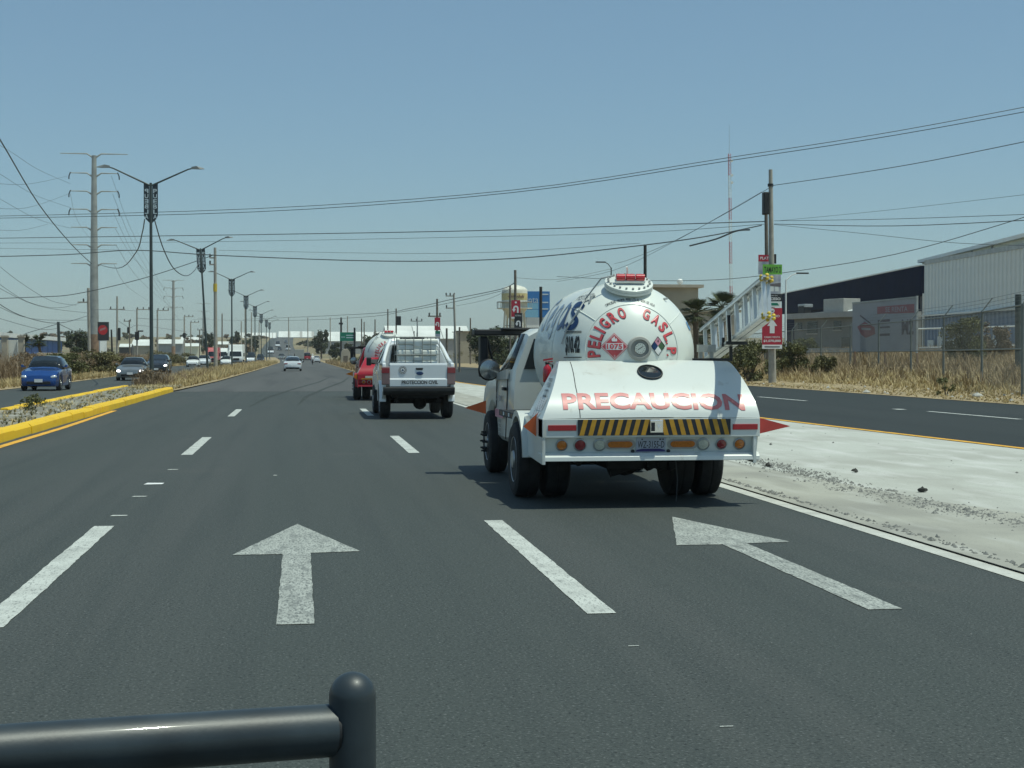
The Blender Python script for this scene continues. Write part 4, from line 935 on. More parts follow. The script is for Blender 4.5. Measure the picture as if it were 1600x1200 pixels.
# white corrugated warehouse
A0 = at(1449, 413.5, 170); A1d = at(1600, 388.5, 1)
zt = A0.z
t = (zt - CH) / (A1d.z - CH); A1 = Vector((A1d.x * t, A1d.y * t, zt))
dirw = Vector((A1.x - A0.x, A1.y - A0.y, 0)).normalized()
nw = Vector((-dirw.y, dirw.x, 0)); nw = nw if nw.x > 0 else -nw
r = thing('warehouse', 'white corrugated warehouse over a blue grey base at far right', 'warehouse', (A0.x, A0.y, 0))
o = Vector((A0.x, A0.y, 0))
zm = at(1449, 493, 170).z
L = 44.0
mb = MB(); wall_between(mb, (0, 0), tuple((dirw * L)[:2]), 0, zt - .05, 30); bd = build(mb, 'core_wall', [m_dark_wall], r)  # dark core paints the shade in the gaps between panels
np_ = 42; pw = L / np_; sh = None
for k in range(np_):
    c = dirw * (pw * k)
    if sh is None:
        mb = MB(); pr_ = [(0, 0), (.06, -.16), (.14, -.16), (.2, 0), (pw - .13, 0), (pw - .13, .1), (0, .1)]
        mb.prism(pr_, lambda p, t_: (dirw * p[0] + nw * (p[1] - .22) + Vector((0, 0, t_))), zm, zt)
        sh = build(mb, 'panel', [m_wall_white], r); sh.location = c
    else:
        q = sh.copy(); col.objects.link(q); q.parent = r; q.location = c
sb = None
for k in range(np_):
    c = dirw * (pw * k)
    if sb is None:
        mb = MB(); mb.prism(pr_, lambda p, t_: (dirw * p[0] + nw * (p[1] - .12) + Vector((0, 0, t_))), 1.6, zm - .02)
        sb = build(mb, 'base_panel', [m_blue_wall], r); sb.location = c
    else:
        q = sb.copy(); col.objects.link(q); q.parent = r; q.location = c
mb = MB(); mb.prism([(0, -.35), (L, -.35), (L, .2), (0, .2)], lambda p, t_: dirw * p[0] + nw * p[1] + Vector((0, 0, t_)), zt + .005, zt + .5); build(mb, 'parapet_cap', [m_grey_steel], r)
mb = MB(); mb.prism([(0, -.7), (L, -.7), (L, -.3), (0, -.3)], lambda p, t_: dirw * p[0] + nw * p[1] + Vector((0, 0, t_)), zm - .12, zm + .06); build(mb, 'drip_ledge', [m_wall_white2], r)
mb = MB(); mb.prism([(0, -.32), (L, -.32), (L, -.02), (0, -.02)], lambda p, t_: dirw * p[0] + nw * p[1] + Vector((0, 0, t_)), 0, 1.59); build(mb, 'plinth', [m_grey_wall], r)
for k in range(7):
    c = dirw * (1.5 + k * 3.1); mb = MB(); mb.prism([(0, -.5), (1.9, -.5), (1.9, -.36), (0, -.36)], lambda p, t_: dirw * p[0] + nw * p[1] + Vector((0, 0, t_)) + c, 2.0, 3.3 + .4 * (k % 2)); build(mb, 'window', [m_wall_white], r)
# cream upper roof behind it
B0 = at(1441, 406, 185); B1 = at(1608, 364, 1); t = (B0.z - CH) / (B1.z - CH); B1 = B1.copy(); B1 = Vector((B1.x * t, B1.y * t, B0.z))
r2 = thing('upper_hall', 'cream clad upper hall rising behind the white warehouse', 'warehouse', (B0.x, B0.y, 0))
d2 = Vector((B1.x - B0.x, B1.y - B0.y, 0)); d2n = d2.normalized(); n2_ = Vector((-d2n.y, d2n.x, 0)); n2_ = n2_ if n2_.x > 0 else -n2_
L2 = d2.length * 1.25
mb = MB(); mb.prism([(0, 0), (L2, 0), (L2, 25), (0, 25)], lambda p, t_: d2n * p[0] + n2_ * p[1] + Vector((0, 0, t_)), zt - 3, B0.z - .4); build(mb, 'wall', [m_cream], r2)
mb = MB(); mb.prism([(-.4, -.5), (L2, -.5), (L2, 25), (-.4, 25)], lambda p, t_: d2n * p[0] + n2_ * p[1] + Vector((0, 0, t_)), B0.z - .39, B0.z); build(mb, 'roof', [m_wall_white2], r2)
for k in range(1, 5):
    mb = MB(); c = d2n * (k * 7.5); mb.prism([(0, -.14), (.3, -.14), (.3, -.01), (0, -.01)], lambda p, t_: c + d2n * p[0] + n2_ * p[1] + Vector((0, 0, t_)), zt - 3, B0.z - .45); build(mb, 'downpipe', [m_grey_wall], r2)
mb = MB(); mb.tube([at(1517, 398, 160) - Vector((B0.x, B0.y, 0)), at(1530, 394, 160) - Vector((B0.x, B0.y, 0)), at(1541, 396, 160) - Vector((B0.x, B0.y, 0))], .2, 6); build(mb, 'roof_duct', [m_wall_white2], r2)
# navy hall
N0 = at(1447.5, 415, 172); N1d = at(1226, 459.5, 1); zn = N0.z; t = (zn - CH) / (N1d.z - CH); N1 = Vector((N1d.x * t, N1d.y * t, zn))
r = thing('navy_hall', 'long navy blue clad hall left of the white warehouse', 'warehouse', (N1.x, N1.y, 0))
dn = Vector((N0.x - N1.x, N0.y - N1.y, 0)); Ln = dn.length - .3; dn.normalize(); nn = Vector((-dn.y, dn.x, 0)); nn = nn if nn.x > 0 else -nn
zb = at(1446, 461, 172).z
pf = lambda p, t_: dn * p[0] + nn * p[1] + Vector((0, 0, t_))
mb = MB(); mb.prism([(0, 0), (Ln, 0), (Ln, 28), (0, 28)], pf, 0, zn - .2); build(mb, 'wall', [m_navy], r)
kb = 22
for k in range(kb):
    a = Ln * k / kb; mb = MB(); mb.prism([(a, -.5), (a + Ln / kb - .03, -.5), (a + Ln / kb - .03, -.01), (a, -.01)], pf, zb, zn); build(mb, 'panel', [m_navy], r)
mb = MB(); mb.prism([(0, -.6), (Ln, -.6), (Ln, 0), (0, 0)], pf, zn + .005, zn + .16); build(mb, 'coping', [m_wall_white], r)
mb = MB(); mb.prism([(Ln - 1.3, -.25), (Ln - .1, -.25), (Ln - .1, -.02), (Ln - 1.3, -.02)], pf, 0, zb - .1); build(mb, 'dark_gap_panel', [m_dark_wall], r)  # dark panel filling the gap at the end of the navy wall
mb = MB(); mb.prism([(Ln - .05, -.35), (Ln + .25, -.35), (Ln + .25, -.05), (Ln - .05, -.05)], pf, 0, zb + .2); build(mb, 'downpipe', [m_wall_white2], r)
# grey two storey office in front of it
oY = 165; W0 = at(1238, 494, oY); W1 = at(1345, 488, oY - 12)
r = thing('office_block', 'low grey flat roofed office block in front of the navy hall', 'office', (W0.x, W0.y, 0))
do = Vector((W1.x - W0.x, W1.y - W0.y, 0)); Lo = do.length + 1.0; do.normalize(); no_ = Vector((-do.y, do.x, 0)); no_ = no_ if no_.y > 0 else -no_
of = lambda p, t_: do * p[0] + no_ * p[1] + Vector((0, 0, t_))
mb = MB(); mb.prism([(.4, 0), (Lo, 0), (Lo, 7), (.4, 7)], of, 0, W0.z - .35); build(mb, 'wall', [m_office], r)
mb = MB(); mb.prism([(-.4, -.6), (Lo, -.6), (Lo, 7), (-.4, 7)], of, W0.z - .34, W0.z + .25); build(mb, 'parapet', [m_grey_wall], r)
for (u0, u1, v0, v1) in ((1263, 1279, 500, 519), (1305, 1316, 499, 513), (1248, 1254, 502, 512), (1317, 1331, 526, 543)):
    a = (u0 - 1238) / 107 * (Lo - 1.0); b = (u1 - 1238) / 107 * (Lo - 1.0); Yc = W0.y + (W1.y - W0.y) * (u0 - 1238) / 107
    mb = MB(); mb.prism([(a, -.05), (b, -.05), (b, -.01), (a, -.01)], of, zat(v1, Yc), zat(v0, Yc)); wdw = build(mb, 'window', [m_glass], r)
    mb = MB(); mb.prism([(a - .1, -.12), (b + .1, -.12), (b + .1, -.01), (a - .1, -.01)], of, zat(v1, Yc) - .12, zat(v1, Yc) - .01); build(mb, 'sill', [m_hvac], wdw)
def roofbox(u0, u1, v0, v1, d, m, name, parts=None):
    Yc = W0.y + (W1.y - W0.y) * ((u0 + u1) / 2 - 1238) / 107 + .8; a = (u0 - 1238) / 107 * (Lo - 1.0); b = (u1 - 1238) / 107 * (Lo - 1.0)
    mb = MB(); mb.prism([(a, .6), (b, .6), (b, .6 + d), (a, .6 + d)], of, zat(v1, Yc), zat(v0, Yc)); return build(mb, name, [m], r, bevel=.05)
roofbox(1281, 1312, 462, 487, 2.2, m_hvac, 'cooling_unit'); roofbox(1287, 1307, 487.3, 494, 1.8, m_beige2, 'unit_base')
roofbox(1240, 1250, 473, 493, .9, m_black, 'roof_vent'); roofbox(1239.5, 1251, 471, 476, 1.1, m_rim, 'vent_cap')
a0 = do * 13.2 + no_ * 1.2; mb = MB(); zz = zat(485, oY - 8)
mb.tube([do * ((1313 - 1238) / 107 * (Lo - 1.0)) + no_ * 1.3 + Vector((0, 0, zz)), do * (Lo + 1.5) + no_ * 1.3 + Vector((0, 0, zz + .35))], .34, 10); build(mb, 'duct', [m_wall_white2], r, smooth=50)
mb = MB(); mb.tube([do * 2.6 + no_ * 1 + Vector((0, 0, zat(487, oY))), do * 8.5 + no_ * 1 + Vector((0, 0, zat(482, oY - 5)))], .09, 6); build(mb, 'pipe', [m_grey_steel], r)
# pale low wall and the long white rail before the warehouse
p0, p1 = at(1262, 546, 128), at(1700, 545, 100)
mb = MB(); mb.bar((0, 0, (p0.z + .1) / 2), (p1.x - p0.x, p1.y - p0.y, (p0.z + .1) / 2), .25, p0.z + .1); o_ = build(mb, 'boundary_wall', [m_grey_wall]); o_.location = (p0.x, p0.y, 0); tag(o_, 'long low pale wall across the field below the warehouse', 'wall')
for k, (v0, lb) in enumerate(((513, 'upper long white pipe rail in front of the blue grey base'), (543, 'lower long white pipe rail above the dry field'))):
    p0 = at(1428, v0 + 1, 118); p1 = at(1690, v0 - 6, 104); mb = MB(); mb.tube([(0, 0, 0), tuple(p1 - p0)], .07, 6)
    r = thing('pipe_rail', lb, 'rail', (p0.x, p0.y, 0)); q = build(mb, 'rail', [m_wall_white2], r); q.location.z = p0.z
    for j in range(7):
        pp = (p1 - p0) * (j / 6.0); mb = MB(); mb.cyl((pp.x, pp.y, 0), (pp.x, pp.y, p0.z + pp.z - .05), .05, n=6); build(mb, 'post', [m_grey_steel], r)
# little corrugated shelter and rubbish at far right
g = at(1570, 556, 95); r = thing('shelter', 'small rusty corrugated shelter in the dry field at far right', 'shelter', (g.x, g.y, 0))
mb = MB(); mb.box(-.1, 3.2, 0, 1.4, 1.12, 1.25); build(mb, 'roof', [m_rust], r)
mb = MB(); mb.box(-.05, 3.1, .05, 1.3, .62, 1.11); build(mb, 'side_panel', [m_wood_dark], r)
for x in (.4, .75, 2.9):
    mb = MB(); mb.box(x, x + .14, .1, .24, -.1, .61); build(mb, 'leg', [m_wood], r)
def bag(u, v, Y, s, m, label, name='rubbish_bag'):
    p = at(u, v, Y); mb = MB(); mb.lathe([(0, 0), (.8, .02), (1.0, .3), (.75, .7), (.3, .95), (.12, 1.1), (.2, 1.2)], (0, 0, 0), (0, 0, 1), 11)
    vv = [(x * s * (1 + .22 * math.sin(7 * y + z * 5)), y * s * (1 + .2 * math.cos(6 * x)), z * s * .8) for x, y, z in mb.v]
    o = link_mesh(name, vv, mb.f, m, smooth=70); o.location = (p.x, p.y, .02); tag(o, label, 'rubbish')
bag(1594, 603, 64, .27, m_wall_white, 'white plastic rubbish bag by the thick steel post at far right')
bag(1421, 567, 92, .24, m_wall_white, 'white rubbish caught in the dry grass under the grey signboard')
bag(1398, 596, 72, .22, m_stone_pale, 'small pale rubbish heap on the verge below the grey signboard')
bag(1527, 620, 52, .2, m_stone_pale, 'pale grey weathered block standing at the side road edge')
shrub('shrub', gnd(1478, 620)[:2] + (0,), .8, .75, m_leaf1, 'single green weed growing at the side road edge', 'weed', n=8, per=45, leaf=.05)
# wire fence
FP = [(25.6, 52.0), (28.0, 60.5), (30.2, 69.4), (31.3, 76.0), (32.2, 82.8), (33.2, 90.0), (34.3, 98.5), (35.4, 108.0), (36.3, 117.5), (37.3, 128.0), (38.2, 139)]
r = thing('wire_fence', 'galvanised chain link fence with barbed wire arms along the right verge', 'fence', (FP[0][0], FP[0][1], 0))
o = Vector((FP[0][0], FP[0][1], 0)); FH = 3.35
for i, (x, y) in enumerate(FP):
    mb = MB(); b = Vector((x, y, 0)) - o
    mb.cyl(b + Vector((0, 0, -.2)), b + Vector((0, 0, FH + .02)), .055, n=8); mb.tube([b + Vector((0, 0, FH)), b + Vector((.42, -.05, FH + .55))], .03, 6); build(mb, 'post', [m_fence], r)
for i in range(len(FP) - 1):
    a = Vector((*FP[i], 0)) - o; b = Vector((*FP[i + 1], 0)) - o
    for z, nm in ((FH - .03, 'top_rail'), (1.75, 'mid_rail')):
        mb = MB(); mb.cyl(a + Vector((0, 0, z)), b + Vector((0, 0, z)), .033, n=6, caps=False); build(mb, nm, [m_fence], r)
mb = MB()
for k in range(3):
    mb.tube([Vector((*p, 0)) - o + Vector((.14 * (k + 1), 0, FH + .18 * (k + 1))) for p in FP], .008, 3, 0, False)
build(mb, 'barbed_wire', [m_fence], r)
v, f = [], []
for i in range(len(FP) - 1):
    a = Vector((*FP[i], 0)) - o; b = Vector((*FP[i + 1], 0)) - o; Ls = (b - a).length; n = int(Ls / .16); d = (b - a) / Ls
    for k in range(-21, n):
        for s in (1, -1):
            x0, x1, z0, z1 = k * .16, k * .16 + FH, .0, FH
            ta = max(0, -x0 / FH); tb = min(1, (Ls - x0) / FH)
            if ta >= tb: continue
            pa = (x0 + FH * ta, FH * ta if s > 0 else FH * (1 - ta)); pb = (x0 + FH * tb, FH * tb if s > 0 else FH * (1 - tb)); q = len(v); wv = .0017
            for (xx, zz) in (pa, pb):
                for (e, g_) in ((-wv, -wv), (wv, -wv), (0, wv)): v.append(a + d * (xx + e) + Vector((d.y * g_ * 1.2, -d.x * g_ * 1.2, zz)))
            f += [(q, q + 1, q + 4, q + 3), (q + 1, q + 2, q + 5, q + 4), (q + 2, q, q + 3, q + 5)]
stuff(link_mesh('chain_link', v, f, m_pole_dark, r, fixn=False))
# signboard lit from behind, its shade put into the grey colours
S0, S1 = at(1332, 475, 88), at(1432, 465.5, 83); zbot = at(1382, 549, 85.5).z
r = thing('signboard', 'large shaded grey signboard with M2 on posts behind the fence', 'signboard', (S0.x, S0.y, 0))
ds = Vector((S1.x - S0.x, S1.y - S0.y, 0)); Ls = ds.length; ds.normalize(); ns = Vector((ds.y, -ds.x, 0)); ns = ns if ns.y < 0 else -ns
z0, z1 = S0.z, S1.z
mb = MB(); sf = lambda x, z, t_=0: ds * x + ns * t_ + Vector((0, 0, z))
mb.add([sf(x, z, t_) for t_ in (0, -.06) for x, z in ((0, zbot), (Ls, zbot - .03), (Ls, z1), (0, z0))], [(0, 1, 2, 3), (4, 5, 6, 7), (0, 1, 5, 4), (1, 2, 6, 5), (2, 3, 7, 6), (3, 0, 4, 7)]); pn = build(mb, 'panel', [m_sign_grey], r)
mb = MB(); mb.bar(sf(Ls + .05, zbot - .1), sf(Ls + .05, z1 + .12), .1, .1); mb.bar(sf(0, z0 + .05), sf(Ls, z1 + .05), .08, .08); build(mb, 'frame', [m_grey_steel], r)
for x in (.06, Ls * .5, Ls - .06):
    mb = MB(); mb.bar(sf(x, -.2, -.14), sf(x, zbot + .4, -.14), .1, .1); build(mb, 'post', [m_rust], r)
Hs = z0 - zbot
bf = lambda x, y: sf(x * Ls, zbot + y * Hs, .006)
mb = MB(); text_on(mb, 'M2', Ls * .18, Hs * .31, lambda x, y: sf(Ls * .87 + x, zbot + Hs * .49 + y, .006), bold=.04)
for yy, hh in ((.6, .05), (.47, .035), (.31, .05)): poly_on(mb, [(.41, yy), (.6, yy + .01), (.6, yy + hh + .01), (.41, yy + hh)], bf)
poly_on(mb, [(.12, .74), (.13, .77), (.31, .58), (.30, .56)], bf); decal(mb, 'lettering', [m_sign_dull], pn)
mb = MB(); poly_on(mb, [(.40, .77), (.97, .77), (.97, .95), (.40, .92)], bf); poly_on(mb, [(.08, .52), (.2, .62), (.36, .5), (.37, .36), (.22, .28), (.14, .36)], bf); decal(mb, 'dull_print', [m_sign_dull_red], pn)
mb = MB(); text_on(mb, 'SE RENTA', Ls * .34, Hs * .1, lambda x, y: sf(Ls * .7 + x, zbot + Hs * .855 + y, .012), bold=.01); poly_on(mb, [(.15, .5), (.3, .48), (.3, .44), (.15, .45)], lambda x, y: sf(x * Ls, zbot + y * Hs, .012)); decal(mb, 'pale_lettering', [m_sign_grey], pn)
# beige building behind the tank
b0 = at(985, 449, 150); b1 = at(1091, 447, 150); r = thing('beige_building', 'plain beige block with a thin flat roof behind the tank', 'building', (b0.x, 150, 0))
Wb = b1.x - b0.x
mb = MB(); mb.box(0, Wb, 0, 9, 0, b0.z); build(mb, 'wall', [m_beige], r)
mb = MB(); mb.box(-.4, Wb + .45, -.5, 9.3, b0.z + .004, b0.z + .3); rf = build(mb, 'roof', [m_beige2], r)
mb = MB(); x = Wb * .80; mb.cyl((x, 2, b0.z + .3), (x, 2, b0.z + .5), .12, n=10); mb.lathe([(.25, 0), (.33, .2), (.28, .4), (.12, .5)], (x, 2, b0.z + .48), (0, 0, 1), 12); build(mb, 'roof_ventilator', [m_wall_white2], rf, smooth=60)
b0 = at(1076, 488, 145); r = thing('tan_shed', 'low tan block house between the two fan palms', 'building', (b0.x, 145, 0)); mb = MB(); mb.box(0, 5, 0, 5, 0, b0.z); build(mb, 'wall', [m_beige2], r); mb = MB(); mb.box(-.2, 5.2, -.2, 5.2, b0.z + .003, b0.z + .25); build(mb, 'roof', [m_beige], r)
# water tower
wY = 235; c = at(804, 482, wY); top = at(804, 445, wY).z; rr = (at(824, 470, wY).x - at(784, 470, wY).x) / 2
r = thing('water_tower', 'cream water tower with an ochre band on splayed legs', 'water tower', (c.x, wY, 0)); z0 = c.z
mb = MB(); mb.lathe([(.25, -2.2), (rr * .55, -1.3), (rr * .93, -.2), (rr, .1), (rr, 2.7), (rr * .95, 2.98), (rr * .76, 3.3), (rr * .4, 3.52), (rr * .1, top - z0), (0, top - z0 + .02)], (0, 0, z0), (0, 0, 1), 28); tk = build(mb, 'tank', [m_tower_cream], r, smooth=50)
mb = MB(); mb.lathe([(rr + .02, 1.25), (rr + .02, 2.3)], (0, 0, z0), (0, 0, 1), 28); build(mb, 'band', [m_tower_band], tk)
mb = MB(); mb.lathe([(rr, -.05), (rr + .75, -.05), (rr + .75, .06), (rr, .06)], (0, 0, z0), (0, 0, 1), 28); wk = build(mb, 'walkway', [m_tower_cream], r)
mb = MB(); mb.lathe([(rr + .72, .95), (rr + .75, 1.0), (rr + .72, 1.05)], (0, 0, z0), (0, 0, 1), 24); [mb.cyl(((rr + .72) * math.cos(a), (rr + .72) * math.sin(a), z0), ((rr + .72) * math.cos(a), (rr + .72) * math.sin(a), z0 + 1), .03, n=4) for a in np.linspace(0, 6.28, 20)]; build(mb, 'railing', [m_grey_steel], wk)
mb = MB(); tw = lambda x, z: Vector(((rr + .05) * math.sin(x / rr), -(rr + .05) * math.cos(x / rr), z))
mb.tube([tw(-1.3 + .065 * k, z0 + 1.75 + (.36 if k % 9 == 0 else .17) * math.sin(k * 1.45)) for k in range(41)], .055, 4); build(mb, 'script_lettering', [m_rust], tk)
for a in np.linspace(.5, .5 + 6.283, 5)[:4]:
    mb = MB(); mb.tube([(math.cos(a) * (rr * 1.22), math.sin(a) * rr * 1.22, -.2), (math.cos(a) * rr * .9, math.sin(a) * rr * .9, z0)], .17, 8); build(mb, 'leg', [m_tower_cream], r, smooth=50)
mb = MB(); mb.cyl((0, 0, -.2), (0, 0, z0 - 2), .55, n=12); build(mb, 'riser', [m_tower_cream], r, smooth=50)
for zz in (z0 * .35, z0 * .7):
    k = rr * (1.22 - .32 * zz / z0); mb = MB()
    for j in range(4):
        a = .5 + j * math.pi / 2; mb.cyl((math.cos(a) * k, math.sin(a) * k, zz), (math.cos(a + math.pi / 2) * k, math.sin(a + math.pi / 2) * k, zz), .06, n=5)
    build(mb, 'brace', [m_grey_steel], r)
# blue billboard right of it
gY = 250; a, b = at(812, 455, gY), at(859, 496, gY); W, H = b.x - a.x, a.z - b.z
r = thing('billboard', 'blue and pale blue advertising billboard right of the water tower', 'billboard', ((a.x + b.x) / 2, gY, 0))
mb = MB(); mb.box(-W / 2, W / 2, 0, .4, b.z, a.z); pn = build(mb, 'panel', [m_sign_blue], r)
mb = MB(); mb.box(-W / 2, W * .12, -.03, -.01, b.z, b.z + H * .3); build(mb, 'pale_field', [m_sign_cyan], pn)
mb = MB(); mb.box(-W / 2, W * .12, -.03, -.01, b.z + H * .32, b.z + H * .55); build(mb, 'mid_field', [m_sign_cyan], pn)
mb = MB(); text_on(mb, 'Renta', W * .62, H * .25, lambda x, y: Vector((-W * .19 + x, -.05, b.z + H * .68 + y)))
for yy in (.86, .55, .3): mb.box(W * .2, W * .45, -.04, -.02, b.z + H * yy, b.z + H * (yy + .05))
decal(mb, 'lettering', [m_cut], pn)
for x in (-W * .3, W * .3):
    mb = MB(); mb.cyl((x, .2, -.2), (x, .2, b.z), .25, n=8); build(mb, 'post', [m_grey_steel], r)
def simple_building(u0, u1, vt, vb, Y, dep, m, label, roofm=None, mlow=None, cat='warehouse', rise=0.0, ribs=0, name='warehouse', low=.45):
    a, b = at(u0, vt, Y), at(u1, vt, Y); z0 = min(T(Y), at(u0, vb, Y).z) - .3; W = b.x - a.x; H = a.z - z0
    r = thing(name, label, cat, (a.x, Y, z0)); zl = H * low if mlow else 0
    mb = MB(); mb.box(0, W, 0, dep, zl, H); build(mb, 'wall', [m], r)
    if mlow: mb = MB(); mb.box(.02, W - .02, .05, dep - .05, 0, zl - .003); build(mb, 'lower_wall', [mlow], r)
    mb = MB(); e = .3; mb.prism([(-e, H + .004), (W + e, H + .004), (W + e, H + .12), (W / 2, H + .12 + rise), (-e, H + .12)], lambda p, t_: (p[0], t_, p[1]), -e, dep + e); build(mb, 'roof', [roofm or m], r)
    for k in range(ribs):
        x = W * (k + .5) / ribs; mb = MB(); mb.box(x - W / ribs * .12, x + W / ribs * .12, -.25, -.01, zl, H); build(mb, 'pilaster', [m_grey_wall], r)
    return r
def shed(u0, u1, vr, ve, vb, Y, label, roofm=m_shed_roof, wallm=m_grey_wall, pitch=.30, ribs=0):
    a, b = at(u0, ve, Y), at(u1, ve, Y); z0 = min(T(Y), at(u0, vb, Y).z) - .3; W = b.x - a.x; H = a.z - z0; dep = 6.0
    for _ in range(8): dep = max(2, (at(u0, vr, Y + dep).z - a.z) / pitch)
    zr = a.z + dep * pitch - z0
    r = thing('warehouse', label, 'warehouse', (a.x, Y, z0))
    mb = MB(); mb.prism([(0, 0), (dep * 2, 0), (dep * 2, H), (dep, zr - .1), (0, H - .1)], lambda p, t: (t, p[0], p[1]), 0, W); build(mb, 'wall', [wallm], r)
    n = max(1, ribs or int(W / 6)); rf = None
    for k in range(n):
        x = W * k / n
        if rf is None:
            mb = MB(); mb.prism([(-.4, H - .1), (dep, zr), (dep, zr + .14), (-.4, H + .04)], lambda p, t: (t, p[0], p[1]), 0, W / n - (.12 if not ribs else W / n * .22)); rf = build(mb, 'roof_sheet', [roofm], r)
        else: q = rf.copy(); col.objects.link(q); q.parent = r; q.location = (x, 0, 0)
    mb = MB(); mb.prism([(dep + .004, zr), (dep * 2 + .3, H - .1), (dep * 2 + .3, H + .04), (dep + .004, zr + .14)], lambda p, t: (t, p[0], p[1]), 0, W); build(mb, 'back_roof', [roofm], r)
    if ribs: mb = MB(); mb.prism([(-.3, H - .16), (dep, zr - .06), (dep, zr + .05), (-.3, H - .05)], lambda p, t: (t, p[0], p[1]), 0, W); build(mb, 'roof_base', [m_hvac], r)
    return r
shed(604, 737, 510, 529, 546, 330, 'white roofed warehouse with grey lower wall behind the pickup')
shed(502, 600, 519, 533, 546, 560, 'long white roofed shed behind the green road sign')
shed(374, 432, 520, 528, 533, 1010, 'long ribbed white hilltop warehouse left of the far road', ribs=10)
shed(435, 491, 518, 527, 533, 1030, 'white hilltop warehouse right of the far road crest', ribs=3)
shed(282, 320, 527, 531, 536, 800, 'low white roofed shed far off behind the second lamp')
shed(205, 236, 531, 540, 550, 480, 'white roofed building with stained wall behind the nearest lamp', wallm=m_beige2)
shed(246, 286, 531, 537, 552, 470, 'pale roofed grey building behind the insulator poles')
shed(288, 312, 537, 541, 552, 440, 'small pale roofed shed behind the silver white car', wallm=m_cream)
shed(186, 206, 538, 542, 552, 380, 'low dark walled shed with pale roof left of the nearest lamp', wallm=m_dark_wall)
shed(340, 372, 534, 538, 548, 620, 'distant pale roofed shed above the white box truck', wallm=m_beige2)
simple_building(1018 - 300, 1030 - 300 + 18, 492 + 26, 545, 300, 12, m_beige, 'small tan house half hidden by the dark tree', m_beige2)
simple_building(822, 845, 491, 530, 262, 10, m_wall_white2, 'white block under the blue billboard', m_cream)
# blue hall at the left edge with beige columns and a white portico
bY = 150; a, b = at(-70, 514, bY), at(96, 529, bY + 70); r = thing('blue_hall', 'blue clad hall with a white sloping roof edge at far left', 'warehouse', (a.x, a.y, 0))
db = Vector((b.x - a.x, b.y - a.y, 0)); Lb = db.length; db.normalize(); nb = Vector((-db.y, db.x, 0)); nb = nb if nb.x < 0 else -nb
pf2 = lambda p, t_: db * p[0] + nb * p[1] + Vector((0, 0, t_)); Hb = a.z
kb = 16
mb = MB(); mb.prism([(0, .1), (Lb, .1), (Lb, 20), (0, 20)], pf2, 0, Hb - .5); build(mb, 'core_wall', [m_blue_roof], r)
for k in range(kb):
    s0 = Lb * k / kb; mb = MB(); mb.prism([(s0, -.1), (s0 + Lb / kb - .25, -.1), (s0 + Lb / kb - .25, .09), (s0, .09)], pf2, 0, Hb - .5); build(mb, 'panel', [m_blue_roof], r)
mb = MB(); mb.prism([(0, -.6), (Lb, -.6), (Lb, 20), (0, 20)], pf2, Hb - .49, Hb); build(mb, 'roof', [m_wall_white2], r)
pw0 = at(-30, 531, 118); r = thing('portico', 'white arcade with two beige columns in front of the blue hall', 'building', (pw0.x, 118, 0))
Wp = at(27, 531, 118).x - pw0.x
mb = MB(); ar = [(0, 0), (Wp * .62, 0), (Wp * .62, .9)] + [(Wp * .70 - Wp * .08 * math.cos(t), .9 + .35 * math.sin(t)) for t in np.linspace(0, math.pi, 8)] + [(Wp * .78, 0), (Wp * .84, 0), (Wp * .84, .9)] + [(Wp * .9 - Wp * .06 * math.cos(t), .9 + .35 * math.sin(t)) for t in np.linspace(0, math.pi, 8)] + [(Wp * .96, 0), (Wp, 0), (Wp, pw0.z), (0, pw0.z)]
mb.prism(ar, lambda p, t_: (p[0], t_, p[1]), 0, .5); build(mb, 'arcade_wall', [m_wall_white2], r)
for u in (5, 31):
    p = at(u, 527, 117); mb = MB(); x = p.x - pw0.x; mb.box(x - .2, x + .2, -.6, -.1, 0, p.z); mb.box(x - .26, x + .26, -.66, -.04, p.z + .002, p.z + .14); build(mb, 'column', [m_beige2], r)
a, b = at(60, 551, 112), at(140, 551, 150); mb = MB(); hh = a.z; mb.bar((0, 0, hh / 2), (b.x - a.x, b.y - a.y, hh / 2), .2, hh); o_ = build(mb, 'block_wall', [m_beige2]); o_.location = (a.x, a.y, 0); tag(o_, 'low block wall along the brush below the blue hall', 'wall')
simple_building(112, 127, 536, 548, 235, 8, m_cream, 'small white roofed hut between the palms and the pylon', m_wall_white2, name='hut', cat='hut')

